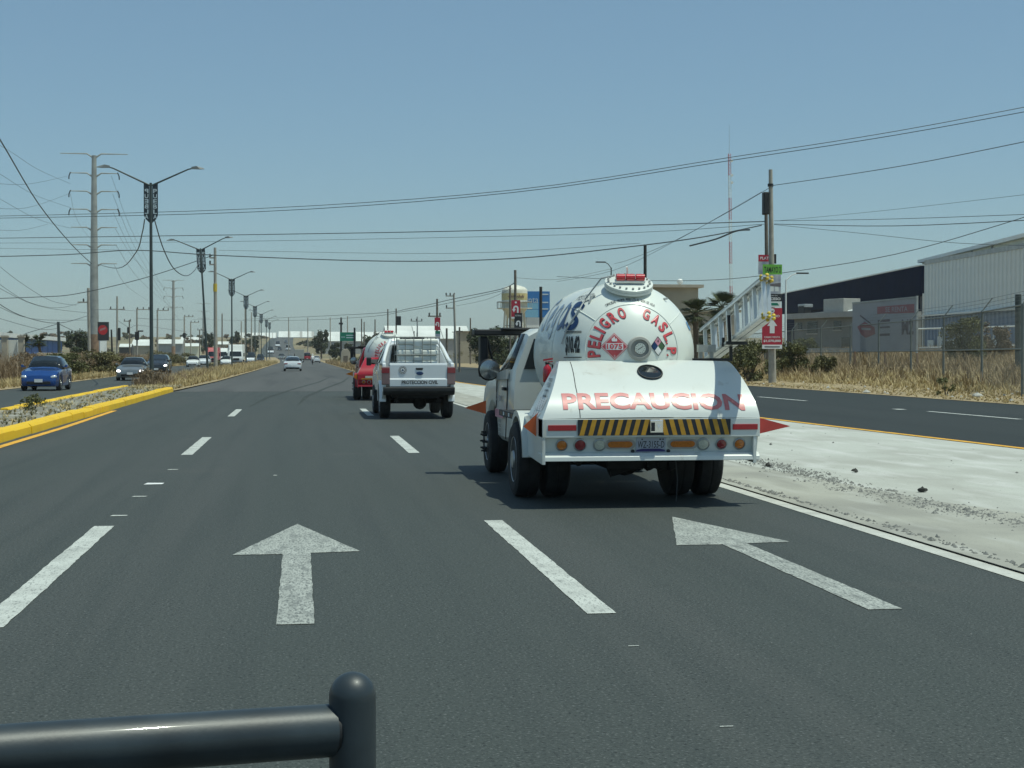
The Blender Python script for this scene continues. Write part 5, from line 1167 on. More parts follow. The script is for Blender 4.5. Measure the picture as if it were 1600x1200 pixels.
# ------------------------------------------------------------------ vehicles
def loft(key, wheels, wr_, wz, glass=None, cap=True):
    """key: rows (y, half width, z bottom, z shoulder, z roof, roof half width). Returns verts, faces by kind.
    glass(y0, y1) -> (side kind, top kind) for the band between two stations."""
    K = np.array(key, float); ys = set(K[:, 0])
    for yw in wheels:
        for a in np.linspace(0, math.pi, 9): ys.add(round(yw + wr_ * math.cos(a), 4))
        ys.add(yw - wr_ - .012); ys.add(yw + wr_ + .012)
    ys = sorted(y for y in ys if K[0, 0] - 1e-6 <= y <= K[-1, 0] + 1e-6)
    V = []; Fc = []; n = 0
    for y in ys:
        w_, zb, zs, zr, wt = [float(np.interp(y, K[:, 0], K[:, i])) for i in range(1, 6)]
        for yw in wheels:
            if abs(y - yw) < wr_: zb = max(zb, wz + math.sqrt(max(0, wr_ ** 2 - (y - yw) ** 2)) - .02)
        zm = max(zb + .02, zb + (zs - zb) * .55); gh = zr - zs
        half = [(0, zb), (w_ * .93, zb), (w_ * .985, min(zm - .005, zb + .06)), (w_, zm), (w_ * .97, zs), (wt + (w_ * .97 - wt) * .06, zr - max(.004, min(.07, gh * .3))), (wt * .86, zr - .01), (0, zr + .01)]
        ring = half + [(-x, z) for x, z in half[-2:0:-1]]; n = len(ring); V += [(x, y, z) for x, z in ring]
    for i in range(len(ys) - 1):
        g = glass((ys[i] + ys[i + 1]) / 2) if glass else (None, None)
        for k in range(n):
            k2 = (k + 1) % n; f = (i * n + k, i * n + k2, (i + 1) * n + k2, (i + 1) * n + k)
            kind = 'body'
            if g[0] and k in (4, n - 5): kind = g[0] + ('_r' if k == 4 else '_l')
            if g[1] and k in (5, 6, 7, 8): kind = g[1]
            Fc.append((kind, f))
    if cap: Fc.append(('body', tuple(range(n))[::-1])); Fc.append(('body', tuple((len(ys) - 1) * n + k for k in range(n))))
    return V, Fc
def loft_parts(V, Fc, m_body, parent, names, body_name='body', smooth=35):
    kinds = {}
    for k, f in Fc: kinds.setdefault(k, []).append(f)
    out = {}
    for k, fs in kinds.items():
        use = sorted({i for f in fs for i in f}); mp = {i: j for j, i in enumerate(use)}
        nm = body_name if k == 'body' else names.get(k, k.rsplit('_', 1)[0] if k[-2:] in ('_l', '_r') else k)
        out[k] = link_mesh(nm, [V[i] for i in use], [tuple(mp[i] for i in f) for f in fs], m_body if k == 'body' else m_glass, parent, smooth=smooth, fixn=False)
        me = out[k].data; bm = bmesh.new(); bm.from_mesh(me); bmesh.ops.recalc_face_normals(bm, faces=bm.faces)
        if k != 'body':
            c = Vector((0, sum(V[i][1] for i in use) / len(use), .6))
            bmesh.ops.solidify(bm, geom=bm.faces[:], thickness=.012)
        bm.to_mesh(me); bm.free()
    return out
def wheel(parent, x, y, r, wd, side, name='wheel', dual=False, rim=m_rim, hub=True):
    """side: +1 when the outer face looks to +x."""
    mb = MB(); h = wd / 2
    mb.lathe([(r * .60, -h * .86), (r * .86, -h), (r * .97, -h * .82), (r, -h * .5), (r, -.012), (r * .985, -.006), (r * .985, .006), (r, .012), (r, h * .5), (r * .97, h * .82), (r * .86, h), (r * .60, h * .86)], (x, y, r), (side, 0, 0), 28)
    t = build(mb, name, [m_tyre], parent, smooth=40)
    if hub:
        mb = MB(); mb.lathe([(r * .61, h * .80), (r * .60, h * .9), (r * .5, h * .55), (r * .42, h * .5), (r * .26, h * .62), (r * .22, h * 1.0), (.0, h * 1.02)], (x, y, r), (side, 0, 0), 20)
        for k in range(8):
            a = k * math.pi / 4; mb.cyl((x + side * h * .55, y + math.cos(a) * r * .33, r + math.sin(a) * r * .33), (x + side * h * .78, y + math.cos(a) * r * .33, r + math.sin(a) * r * .33), r * .04, n=6)
        build(mb, 'rim', [rim], t, smooth=40)
    return t
def pp(*a): return Vector(a)

TR, TC, RZ = .768, Vector((0.028, 1.522, 1.522)), 1.55            # tank radius and the centre of its rear head
def on_head(x, z, off=.004):                        # rear head point straight in front of (x, z) seen from behind
    d2 = (x - TC.x) ** 2 + (z - TC.z) ** 2; p = Vector((x, TC.y - math.sqrt(max(1e-4, TR * TR - d2)), z))
    return TC + (p - TC).normalized() * (TR + off)
def on_side(s, z, side, off=.004):                  # arc length s from the rear point round to the flank, then along the barrel
    rz = math.sqrt(max(1e-4, TR ** 2 - (z - TC.z) ** 2)); a = s / rz
    if a < math.pi / 2: p = Vector((side * rz * math.sin(a), -rz * math.cos(a), z - TC.z))
    else: p = Vector((side * rz, 0, z - TC.z))
    n = p.normalized(); q = TC + n * (TR + off)
    if a >= math.pi / 2: q.y += s - rz * math.pi / 2
    return q
def gas_tanker(loc, label, white=True):
    mbody = m_truck_white if white else m_truck_red
    r = thing('gas_tanker', label, 'gas truck', loc)
    # cab ------------------------------------------------------------
    key = [(3.2, .92, .50, 1.335, 1.80, .73), (3.3, .93, .47, 1.34, 1.83, .74), (3.42, .935, .465, 1.338, 1.835, .74), (3.9, .95, .45, 1.33, 1.84, .72), (4.25, .955, .45, 1.31, 1.82, .70), (4.42, .955, .45, 1.30, 1.775, .68), (4.98, .965, .45, 1.24, 1.32, .80), (5.08, .97, .47, 1.20, 1.26, .84),
           (5.5, .985, .47, 1.15, 1.22, .80), (5.95, .96, .47, 1.07, 1.13, .76), (6.02, .90, .55, .98, 1.02, .72)]
    def gl(y): return ('side_window' if 3.42 < y < 4.62 else None, 'windshield' if 4.40 < y < 4.98 else None)
    V, Fc = loft(key, [4.95], .50, .40, gl); P = loft_parts(V, Fc, mbody, r, {}, 'cab')
    mb = MB(); mb.prism([(-.80, 1.345), (.80, 1.345), (.68, 1.70), (-.68, 1.70)], lambda p, t: (p[0], t, p[1]), 3.175, 3.199); build(mb, 'rear_window', [m_glass], r)
    for s in (-1, 1):                               # doors: seam, handle, moulding
        mb = MB(); mb.bar((s * .962, 3.60, .50), (s * .932, 3.60, 1.33), .012, .012); mb.bar((s * .967, 4.45, .85), (s * .945, 4.55, 1.28), .012, .012); build(mb, 'door_seam', [m_black], r)
        mb = MB(); mb.box(s * .955 - .02, s * .955 + .02, 3.70, 3.88, 1.08, 1.12); build(mb, 'door_handle', [m_black], r, bevel=.008)
        mb = MB(); mb.prism([(3.58, 1.22), (4.60, 1.19), (4.60, 1.28), (3.58, 1.335)], lambda p, t: (s * t, p[0], p[1]), .925, .962); build(mb, 'window_ledge', [m_grey_steel], r)
    if white:
        mb = MB(); sidep = lambda x, y: Vector((-.975 , 4.15 - x, .98 + y))
        text_on(mb, 'Segas', .46, .14, sidep, bold=.02, shear=.2); decal(mb, 'door_lettering', [m_slate_ink], r)
        mb = MB(); poly_on(mb, [(-.35, -.24), (.4, -.24), (.4, -.14), (-.35, -.14)], sidep); decal(mb, 'door_stripe', [m_pink], r)
        mb = MB()
        for k in range(4): text_on(mb, ('SERVICIO', 'A DOMICILIO', 'PEDIDOS', 'FUGAS')[k], .3, .035, lambda x, y: Vector((-.972, 4.1 - x, .70 - k * .055 + y)))
        decal(mb, 'small_lettering', [m_black_ink], r)
    # mirrors and visor
    mb = MB(); mb.bar((-1.24, 4.62, 1.795), (1.24, 4.62, 1.795), .30, .075); mb.bar((-.9, 4.5, 1.84), (.9, 4.5, 1.84), .2, .03); build(mb, 'sun_visor', [m_black], r, bevel=.02)
    for s in (-1, 1):
        mb = MB(); mb.bar((s * 1.11, 4.64, 1.23), (s * 1.11, 4.64, 1.75), .23, .10); mr = build(mb, 'mirror', [m_black], r, bevel=.025)
        mb = MB(); mb.tube([(s * .94, 4.66, 1.255), (s * 1.1, 4.62, 1.31)], .022, 6); mb.tube([(s * .95, 4.66, 1.27), (s * 1.02, 4.63, 1.55), (s * 1.06, 4.63, 1.72)], .014, 6); build(mb, 'mirror_arm', [m_black], mr)
        mb = MB(); mb.lathe([(0, 0), (.10, .005), (.135, .03), (.14, .05), (.10, .09), (.0, .11)], (s * 1.055, 4.44, 1.325), (0, 1, 0), 20); build(mb, 'round_mirror', [m_black], mr, smooth=40)
        mb = MB(); mb.lathe([(0, -.012), (.06, -.009), (.122, -.001), (.122, .002)], (s * 1.055, 4.44, 1.325), (0, 1, 0), 20); build(mb, 'mirror_glass', [m_mirror], mr, smooth=80)
    # chassis, axles, wheels ------------------------------------------
    mb = MB()
    for s in (-1, 1): mb.box(s * .42 - .05, s * .42 + .05, .25, 5.9, .46, .62)
    mb.cyl((-.75, 1.5, .40), (.75, 1.5, .40), .07, n=10); mb.lathe([(.0, -.2), (.14, -.16), (.19, 0), (.14, .16), (0, .2)], (.05, 1.5, .40), (0, 1, 0), 12); mb.cyl((-.7, 4.95, .40), (.7, 4.95, .40), .06, n=8)
    mb.box(-.34, .34, .5, 1.1, .36, .60); mb.box(.30, .62, .7, 1.2, .42, .6); mb.cyl((-.30, .65, .34), (-.1, .65, .40), .08, n=8); mb.box(-.7, .7, 1.0, 3.1, .60, .70); mb.box(-.85, .85, 5.6, 6.05, .40, .62)
    mb.tube([(-.62, .35, .50), (-.58, .8, .40), (-.55, 1.25, .42)], .035, 6)
    for x in (.1, .22, .33): mb.cyl((x, .45, .40), (x, .6, .37), .045, n=7)
    build(mb, 'chassis', [m_under], r)
    mb = MB(); mb.tube([(.34, .42, .50), (.36, .4, .25), (.35, .41, .03)], .006, 5); build(mb, 'ground_strap', [m_dark_wall], r)
    for x, s in ((-1.04, -1), (-.73, -1), (.92, 1), (.61, 1)): wheel(r, x, 1.5, .40, .265, s, hub=abs(x) > .9)
    for s in (-1, 1):
        wheel(r, s * .91, 4.95, .40, .25, s)
        mb = MB()
        for k in range(8):
            a = k * math.pi / 4; mb.cyl((s * 1.03, 4.95 + math.cos(a) * .12, .4 + math.sin(a) * .12), (s * 1.10, 4.95 + math.cos(a) * .12, .4 + math.sin(a) * .12), .02, .012, 6)
        build(mb, 'lug_nut', [m_black], r)
    # tank -------------------------------------------------------------
    prof = [(0, 0)]
    prof = [(TR * math.sin(a), TR * (1 - math.cos(a))) for a in np.linspace(0.0, math.pi / 2, 22)] + [(TR, TR + 1.25)] + [(TR * math.cos(a), TR + 1.25 + .36 * math.sin(a)) for a in np.linspace(.1, math.pi / 2, 12)]
    mb = MB(); mb.lathe(prof, (TC.x, TC.y - TR, TC.z), (0, 1, 0), 64)
    tank = build(mb, 'tank', [m_tank_white], r, smooth=50)
    seams = [([on_head(.485 * math.cos(a), RZ + .485 * math.sin(a), .001) for a in np.linspace(0, 2 * math.pi, 60)], .007)]      # crown ring, petal seams, barrel joints
    seams += [([on_head(q * math.cos(R(a)), RZ + q * math.sin(R(a)), .001) for q in np.linspace(.49, .725, 10)], .006) for a in (35, 140, 215, 325)]
    seams += [([(TC.x + TR * math.cos(a), y, TC.z + TR * math.sin(a)) for a in np.linspace(0, 2 * math.pi, 60)], .007) for y in (TC.y, TC.y + 1.25)]
    for q_, w__ in seams:
        mb = MB(); mb.tube(q_, w__, 5, 0, False); build(mb, 'weld_seam', [m_tank_white], tank)
    mb = MB()
    for y in (1.75, 2.6): mb.prism([(-.72, .70), (.72, .70), (.72, 1.05), (.62, 1.18), (.3, .86), (-.3, .86), (-.62, 1.18), (-.72, 1.05)], lambda p, t: (p[0], y + t, p[1]), 0, .08)
    build(mb, 'tank_saddle', [mbody], r)
    # manway flange with its bolts and the three beacons
    nrm = Vector((0, -math.cos(R(66)), math.sin(R(66)))); fc = TC + nrm * TR; up_ = Vector((1, 0, 0)).cross(nrm) * -1; up_ = nrm.cross(Vector((1, 0, 0)))
    if up_.z < 0: up_ = -up_
    mb = MB(); mb.lathe([(.18, -.12), (.18, -.005), (.255, -.005), (.255, .020), (.248, .023), (.248, .027), (.255, .030), (.255, .054), (.248, .058), (0, .059)], fc, nrm, 40); fl = build(mb, 'manway_flange', [m_tank_white], tank, smooth=30)
    bolt0 = None
    for k in range(20):
        a = k * math.pi / 10; q = Vector((math.cos(a) * .22, 0, 0)) + up_ * math.sin(a) * .22 + nrm * .057
        if bolt0 is None:
            mb = MB(); mb.cyl((0, 0, 0), nrm * .022, .0125, .0115, 6); bolt0 = build(mb, 'bolt', [m_grey_steel], fl); bolt0.location = fc + q
        else: c = bolt0.copy(); col.objects.link(c); c.parent = fl; c.location = fc + q
    mb = MB(); q = fc + nrm * .085 - up_ * .045; mb.bar(q - Vector((.16, 0, 0)), q + Vector((.16, 0, 0)), .06, .035, up=nrm); lb_ = build(mb, 'beacon_base', [m_alu], fl, bevel=.008)
    for x in (-.105, 0, .105):
        mb = MB(); c = q + Vector((x, -.01, .038)); mb.lathe([(.026, -.049), (.040, -.045), (.040, .045), (.026, .049)], c, (1, 0, 0), 14); build(mb, 'beacon', [m_red_beacon], lb_, smooth=40)
    mb = MB(); mb.tube([fc + nrm * .06 + Vector((-.01, 0, 0)) + up_ * .06, fc + nrm * .17 + up_ * .06 + Vector((-.015, 0, 0)), fc + nrm * .215 + up_ * .04 + Vector((-.03, 0, 0))], .010, 6); build(mb, 'vent_pipe', [m_white], fl)
    mb = MB(); mb.tube([fc + nrm * .13 + Vector((-.16, 0, 0)), fc + nrm * .10 + Vector((-.30, -.01, 0)), on_head(-.42, 2.08, .02), on_side(.62, 1.97, -1, .02), on_side(.80, 1.78, -1, .02), on_side(.88, 1.62, -1, .02)], .009, 5); build(mb, 'cable', [m_grey_steel], tank)
    mb = MB(); mb.tube([on_head(-.33, 2.13, .0), on_head(-.36, 2.10, .03), on_head(-.40, 2.05, .0)], .012, 5); mb.tube([on_head(.40, 2.10, 0), on_head(.42, 2.08, .035)], .012, 5); build(mb, 'cable_clip', [m_grey_steel], tank)
    # rear gauge
    mb = MB(); g = on_head(.045, 1.575, 0); mb.lathe([(.125, .10), (.125, -.015), (.118, -.03), (.095, -.035), (.09, -.01), (.0, -.01)], g, (0, 1, 0), 28); gg = build(mb, 'gauge_housing', [m_hvac], tank, smooth=35)
    mb = MB(); mb.lathe([(0, 0), (.056, 0), (.060, .006), (.056, .02), (0, .02)], g + Vector((.005, -.028, 0)), (0, 1, 0), 24); build(mb, 'gauge_dial', [m_chrome], gg, smooth=35)
    mb = MB()
    for k in range(12):
        a = k * math.pi / 6; c0 = g + Vector((.005 + .038 * math.cos(a), -.030, .038 * math.sin(a))); c1 = g + Vector((.005 + .047 * math.cos(a), -.030, .047 * math.sin(a))); mb.bar(c0, c1, .004, .004, up=(0, 1, 0))
    mb.bar(g + Vector((-.02, -.031, -.012)), g + Vector((.03, -.031, .02)), .006, .004, up=(0, 1, 0)); build(mb, 'gauge_needle', [m_black_ink], gg)
    # arc lettering on the rear head
    def arc(chars, rad, h, mat_, name, bold=.03, wd=None, off=.005, sx=0, sz=0):
        mb = MB()
        for ch, a in chars:
            ca, sa = math.cos(R(a)), math.sin(R(a))
            W = wd or h * .60
            if ch in 'I1': W *= .36
            if ch == '.': W = h * .16
            hh = h * (.18 if ch == '.' else 1)
            def fn(x, y, ca=ca, sa=sa, ch=ch, h=h):
                rr_ = rad + y - (h * .42 if ch == '.' else 0); X = rr_ * ca + x * sa; Z = rr_ * sa - x * ca
                return on_head(X + sx, RZ + Z + sz, off)
            text_on(mb, ch, W, hh, fn, bold=bold)
        return decal(mb, name, [mat_], tank)
    word1 = list(zip('PELIGRO', (184, 170.5, 157.5, 147.5, 135.5, 120.5, 106))); word2 = list(zip('GAS', (69, 53, 38))) + [('L', 22), ('.', 13.5), ('P', 0.5), ('.', -6.5)]
    for wdl in (word1, word2[:3], word2[3:]):
        arc(wdl, .405, .116, m_red_deep, 'lettering_shade', bold=.03, sx=.006, sz=-.006, off=.004)
        arc(wdl, .405, .116, m_red_text, 'warning_lettering', bold=.03, off=.007)
    cap = 'CAPACIDAD MAXIMA 4900 LTS AL 100% DE AGUA'
    if white: arc([(c, 118 - 56 * i / (len(cap) - 1)) for i, c in enumerate(cap) if c != ' '], .535, .026, m_black_ink, 'capacity_lettering', bold=.0)
    # dangerous goods diamond and hazard square
    hd = lambda cx, cz, off: (lambda x, y: on_head(cx + x, RZ + cz + y, off))
    f0, f1, f2 = hd(-.205, .045, .004), hd(-.205, .045, .007), hd(-.205, .045, .010); D = .138
    dm = lambda d: [(-d, 0), (0, -d), (d, 0), (0, d)]
    mb = MB(); patch(mb, dm(D), f0); pl = decal(mb, 'hazard_diamond', [m_red_text], tank)
    mb = MB()
    for a, b in zip(dm(D * .93), dm(D * .93)[1:] + dm(D * .93)[:1]): patch(mb, [a, b, (b[0] * .95, b[1] * .95), (a[0] * .95, a[1] * .95)], f1)
    patch(mb, [(-.085, -.034), (.085, -.034), (.085, .034), (-.085, .034)], f1)
    poly_on(mb, [(-.022, .052), (.022, .052), (.028, .066), (.018, .088), (.010, .074), (.0, .108), (-.014, .084), (-.022, .092), (-.028, .068)], f1)
    text_on(mb, '2', .014, .024, f1, dy=-.098, bold=.02); mk = decal(mb, 'white_marks', [m_white_ink], pl)
    mb = MB(); text_on(mb, '1075', .15, .054, f2, bold=.03); decal(mb, 'number', [m_red_text if white else m_red_deep], pl)
    g0, g1 = hd(.248, .05, .004), hd(.248, .05, .007); a_, b_ = .078, .098
    for nm, pts, mm in (('blue_field', [(-a_, 0), (-a_ / 2, -b_ / 2), (0, 0), (-a_ / 2, b_ / 2)], m_navy_ink), ('pink_field', [(-a_ / 2, b_ / 2), (0, 0), (a_ / 2, b_ / 2), (0, b_)], m_pink), ('green_field', [(0, 0), (a_ / 2, -b_ / 2), (a_, 0), (a_ / 2, b_ / 2)], m_green_ink), ('white_field', [(-a_ / 2, -b_ / 2), (0, -b_), (a_ / 2, -b_ / 2), (0, 0)], m_white_ink)):
        mb = MB(); patch(mb, pts, g0, n=4); decal(mb, nm, [mm], tank)
    mb = MB()
    for a, b in (((-a_, 0), (0, -b_)), ((0, -b_), (a_, 0)), ((a_, 0), (0, b_)), ((0, b_), (-a_, 0))): mb.bar(g1(*a), g1(*b), .004, .003, up=(0, 1, 0))
    text_on(mb, '4', .018, .028, g1, dy=.052, bold=.02); build(mb, 'diamond_outline', [m_black_ink], tank)
    if white:                                       # the big company name, both flanks, and the price
        for side in (-1, 1):
            sfn = lambda s0, z0_, off: (lambda x, y: on_side(s0 + (-x if side < 0 else x), z0_ + y, side, off))
            lay = [('S', 2.02, .24), ('e', 1.74, .22), ('g', 1.40, .25), ('a', .97, .27), ('s', .70, .24)] if side < 0 else [('S', .95, .26), ('e', 1.25, .24), ('g', 1.55, .24), ('a', 1.85, .25), ('s', 2.1, .22)]
            for nm, chs, mm, wd_ in (('name_dark_letters', 'as', m_navy_ink, .058), ('name_pale_letters', 'Seg', m_slate_ink if side < 0 else m_sky_ink, .045)):
                mb = MB()
                for ch, s0, wd in lay:
                    if ch not in chs: continue
                    H = .34 if ch == 'S' else .25; fn = sfn(s0, 1.795, .006)
                    for st in SCRIPT[ch]: stroke(mb, [((x - .5) * wd + (y - .5) * H * .28, y * H) for x, y in st], wd_, fn)
                decal(mb, nm, [mm], tank)
        mb = MB(); fn = lambda x, y: on_side(.73 - x, 1.605 + y, -1, .006)
        text_on(mb, '$10.42', .21, .20, fn, bold=.05, shear=.12, cuts=5)
        for yy in (.145, .130, -.125): patch(mb, [(-.13, yy), (.13, yy), (.13, yy + .008), (-.13, yy + .008)], fn)
        decal(mb, 'price_lettering', [m_black_ink], tank)
        mb = MB()
        for k, (t_, w__) in enumerate((('PROXIMA REVISION', .16), ('28 JULIO 27', .12), ('2 000', .07))): text_on(mb, t_, w__, .020, lambda x, y: on_head(-.405 + x - k * .012, 2.135 - k * .03 + y + x * .22, .005))
        decal(mb, 'inspection_lettering', [m_black_ink], tank)
    # rear cowl ----------------------------------------------------------
    pr = [(.05, .885, -1.075, 1.11), (.075, .95, -1.045, 1.105), (.14, 1.045, -1.0, 1.09), (.24, 1.14, -.95, 1.07), (.37, 1.235, -.90, 1.05), (.55, 1.34, -.845, 1.03), (.72, 1.415, -.805, 1.015), (.80, 1.44, -.785, 1.0), (.84, 1.445, -.78, .99)]
    # smooth the curve of the profile
    ts = np.linspace(0, len(pr) - 1, 40); pr = [tuple(float(np.interp(t, range(len(pr)), [q[i] for q in pr])) for i in range(4)) for t in ts]
    pz = np.array(pr); kern = np.ones(5) / 5
    for i in range(4): pz[2:-2, i] = np.convolve(pz[:, i], kern, 'valid')
    NX = 14; v = []
    for y, z, xa, xb in pz: v += [(xa + (xb - xa) * k / NX, y, z + .012 * math.sin(math.pi * k / NX)) for k in range(NX + 1)]
    f = [(i * (NX + 1) + k, i * (NX + 1) + k + 1, (i + 1) * (NX + 1) + k + 1, (i + 1) * (NX + 1) + k) for i in range(len(pz) - 1) for k in range(NX)]
    link_mesh('cowl', v, f, mbody, r, smooth=60)
    def on_cowl(x, z, off=.005):
        i = int(np.clip(np.searchsorted(pz[:, 1], z) - 1, 0, len(pz) - 2)); t = (z - pz[i, 1]) / (pz[i + 1, 1] - pz[i, 1]); y = pz[i, 0] + t * (pz[i + 1, 0] - pz[i, 0])
        d = Vector((0, pz[i + 1, 0] - pz[i, 0], pz[i + 1, 1] - pz[i, 1])).normalized(); xa, xb = np.interp(z, pz[:, 1], pz[:, 2]), np.interp(z, pz[:, 1], pz[:, 3])
        return Vector((x, y, z + .012 * math.sin(math.pi * min(1, max(0, (x - xa) / (xb - xa)))))) + Vector((0, -d.z, d.y)) * off
    for s in (-1, 1):                               # slanted side panels
        i_ = 2 if s < 0 else 3; a = [(pz[k, i_], pz[k, 0], pz[k, 1]) for k in range(0, len(pz), 4)]
        v = [(x + s * .0, y + .002, z - .002) for x, y, z in a]; top = v[-1]
        v += [(top[0], .98, top[2]), (a[0][0] + s * .0, 1.02, .885)]
        link_mesh('side_panel', v, [tuple(range(len(v)))], mbody, r)
    mb = MB(); mb.prism([(.84, 1.44), (.98, 1.44), (1.0, 1.30), (.9, 1.2)], lambda p, t: (t, p[0], p[1]), -.775, .98); build(mb, 'cowl_top', [mbody], r)
    if white:
        mb = MB(); mb.tube([on_cowl(-.70 + .0 * z, z, .001) for z in np.linspace(.89, 1.2, 8)] + [on_cowl(-.70 + .03 * (z - 1.2) / .24, z, .001) for z in np.linspace(1.22, 1.435, 8)], .004, 4, 0, False); build(mb, 'panel_joint', [m_black], r)
        mb = MB(); text_on(mb, 'PRECAUCION', 1.83, .158, lambda x, y: on_cowl(.055 + x, 1.04 + y - x * .0085), bold=.032, cuts=10); decal(mb, 'warning_word', [m_red_glare], r)
        side = lambda x, y: (lambda p: p)(Vector((0, 0, 0)))
        def sd(t, z, off=.006):                     # on the left slanted side panel: t from its rear edge forward
            x0 = float(np.interp(z, pz[:, 1], pz[:, 2])); y0 = float(np.interp(z, pz[:, 1], pz[:, 0])); return Vector((x0 - off * .9, y0 + t, z + off * .4))
        mb = MB()
        for (s_, w__, h__, t_, z_) in (('PEDIDOS', .22, .035, .16, 1.255), ('Y FUGAS', .22, .05, .19, 1.205), ('222', .2, .075, .24, 1.125)):
            text_on(mb, s_, w__, h__, lambda x, y: sd(t_ - x + .1, z_ + y), bold=.02)
        for k in range(3):
            text_on(mb, ('227 11 17', '240 75 78', '284 51 48')[k], .13, .03, lambda x, y: sd(.52 - k * .13 - y * 1.2, 1.02 + x * 1.0 + k * .012), bold=.01); text_on(mb, ('JEFE', 'LOCAL', 'QUEJAS')[k], .11, .028, lambda x, y: sd(.62 - k * .14 - y * 1.2, .935 + x * .85), bold=.01)
        decal(mb, 'phone_lettering', [m_black_ink], r)
        mb = MB()
        for (a0, a1, z0_, z1_) in ((.22, .66, .955, 1.085), (.30, .74, .895, .945)):
            mb.add([sd(a0, z0_, .003), sd(a1, z0_, .003), sd(a1 - .1, z1_, .003), sd(a0 - .1, z1_, .003)], [(0, 1, 2, 3)])
        decal(mb, 'phone_sticker', [m_white_ink], r)
    mb = MB()
    of = lambda a, rr_, off: on_cowl(.10 + rr_ * math.cos(a), 1.315 + .062 * rr_ / .115 * math.sin(a), off)
    if white:
        ring = [of(a, .122, .012) for a in np.linspace(0, 2 * math.pi, 33)]; mb.tube(ring, .009, 6, 0, False); build(mb, 'port_rim', [m_black], r)
        mb = MB(); mb.add([of(a, .118, .008) for a in np.linspace(0, 2 * math.pi, 33)[:-1]], [tuple(range(32))]); pw_ = decal(mb, 'inspection_window', [m_grey_wall if False else m_glass], r)
    else:
        mb.prism([(-.35, -.09), (.3, -.09), (.35, -.02), (.3, .09), (-.3, .09), (-.35, .02)], lambda p, t: on_cowl(-.32 + p[0], 1.29 + p[1] * .8, t), .004, .02); build(mb, 'hatch', [m_black], r)
    # tail panel
    mb = MB(); mb.box(-1.075, 1.11, .045, .30, .70, .884); tp = build(mb, 'tail_panel', [mbody], r, bevel=.006)
    xL, xR, mid = -.725, .805, .055
    if white:
        mb = MB(); mb.box(xL, xR, .028, .043, .722, .878); hz = build(mb, 'hazard_board', [m_haz_k], r)
        for k in range(9):                          # yellow slanted stripes, mirrored about the lock
            for s, x0 in ((-1, xL), (1, xR)):
                a = abs(x0 - mid) ; p0 = .012 + k * .0875; w__ = .046
                if k == 8: continue
                q = [(p0, .722), (p0 + w__, .722), (p0 + w__ + .042, .878), (p0 + .042, .878)]
                pts = []
                for (d, z) in q: pts.append((x0 - s * d, z))
                mb = MB(); mb.add([(x, .0262, z) for x, z in pts], [(0, 1, 2, 3)]); decal(mb, 'stripe', [m_haz_y], hz)
        mb = MB(); mb.box(mid - .068, mid + .068, .010, .027, .742, .872); lk = build(mb, 'latch_plate', [m_chrome], r, bevel=.012)
        mb = MB(); mb.box(mid - .055, mid - .020, .002, .009, .762, .848); build(mb, 'latch_slot', [m_black], lk)
        mb = MB(); mb.add([(mid - .002, .004, .83), (mid + .048, .004, .83), (mid + .02, .004, .785)], [(0, 1, 2)]); build(mb, 'latch_mark', [m_white_ink], lk)
        for x0, x1 in ((-1.02, -.74), (.83, 1.085)):
            mb = MB(); mb.box(x0, x1, .036, .0445, .77, .825); build(mb, 'reflector_strip', [m_reflector], r, bevel=.003)
    # light bar: leaning in below the tail panel, with a bright lip under it
    lf = lambda x, z, t=0: Vector((x, .10 + (.70 - z) * .30 - t, z))
    mb = MB(); mb.prism([(.10, .698), (.146, .545), (.30, .545), (.30, .698)], lambda p, t: (t, p[0], p[1]), -1.07, 1.105); build(mb, 'light_bar', [mbody], r)
    mb = MB(); mb.prism([(.10, .546), (.055, .512), (.05, .47), (.30, .47), (.30, .546)], lambda p, t: (t, p[0], p[1]), -1.082, 1.112); build(mb, 'lower_lip', [mbody], r, bevel=.004)
    for x, m_, rd in ((-.872, m_amber, .052), (-.69, m_red_lens, .056), (-.495, m_clear_lens, .056), (.55, m_clear_lens, .056), (.735, m_red_lens, .050), (.92, m_amber, .052)):
        mb = MB(); c = lf(x, .628); ax = Vector((0, -1, -.30)); mb.lathe([(rd * 1.18, -.01), (rd * 1.18, .012), (rd * 1.0, .018), (rd * .98, .01)], c, ax, 22); l_ = build(mb, 'lamp_ring', [m_rim], r, smooth=40)
        mb = MB(); mb.lathe([(rd * .97, .005), (rd * .9, .018), (rd * .5, .026), (0, .028)], c, ax, 20); build(mb, 'tail_lamp', [m_], r, smooth=50)
    for x in (-.29, .34):
        pts = [(math.cos(t) * .045 + (.085 if math.cos(t) > 0 else -.085), math.sin(t) * .045) for t in np.linspace(-math.pi / 2, 1.5 * math.pi, 25)[:-1]]
        mb = MB(); mb.prism([(a * 1.18, b * 1.1) for a, b in pts], lambda p, t: lf(x + p[0], .628 + p[1], t), .0, .010); build(mb, 'lamp_ring', [m_rim], r)
        mb = MB(); mb.prism([(a * .96, b * .72) for a, b in pts], lambda p, t: lf(x + p[0], .628 + p[1], t), .008, .024); build(mb, 'marker_lamp', [m_amber], r, bevel=.006)
    if white:
        mb = MB(); mb.prism([(-.150, -.072), (.150, -.072), (.150, .072), (-.150, .072)], lambda p, t: lf(.02 + p[0], .622 + p[1], t), .004, .012); pt = build(mb, 'number_plate', [m_plate], r)
        mb = MB(); text_on(mb, 'WZ-3155-D', .27, .068, lambda x, y: lf(.02 + x, .626 + y, .014), bold=.005)
        for x, w__ in ((-.1, .015), (.08, .02), (.11, .015)): poly_on(mb, [(x, .05), (x + w__, .05), (x + w__, .062), (x, .062)], lambda x, y: lf(.02 + x, .622 + y, .014))
        decal(mb, 'plate_lettering', [m_black_ink], pt)
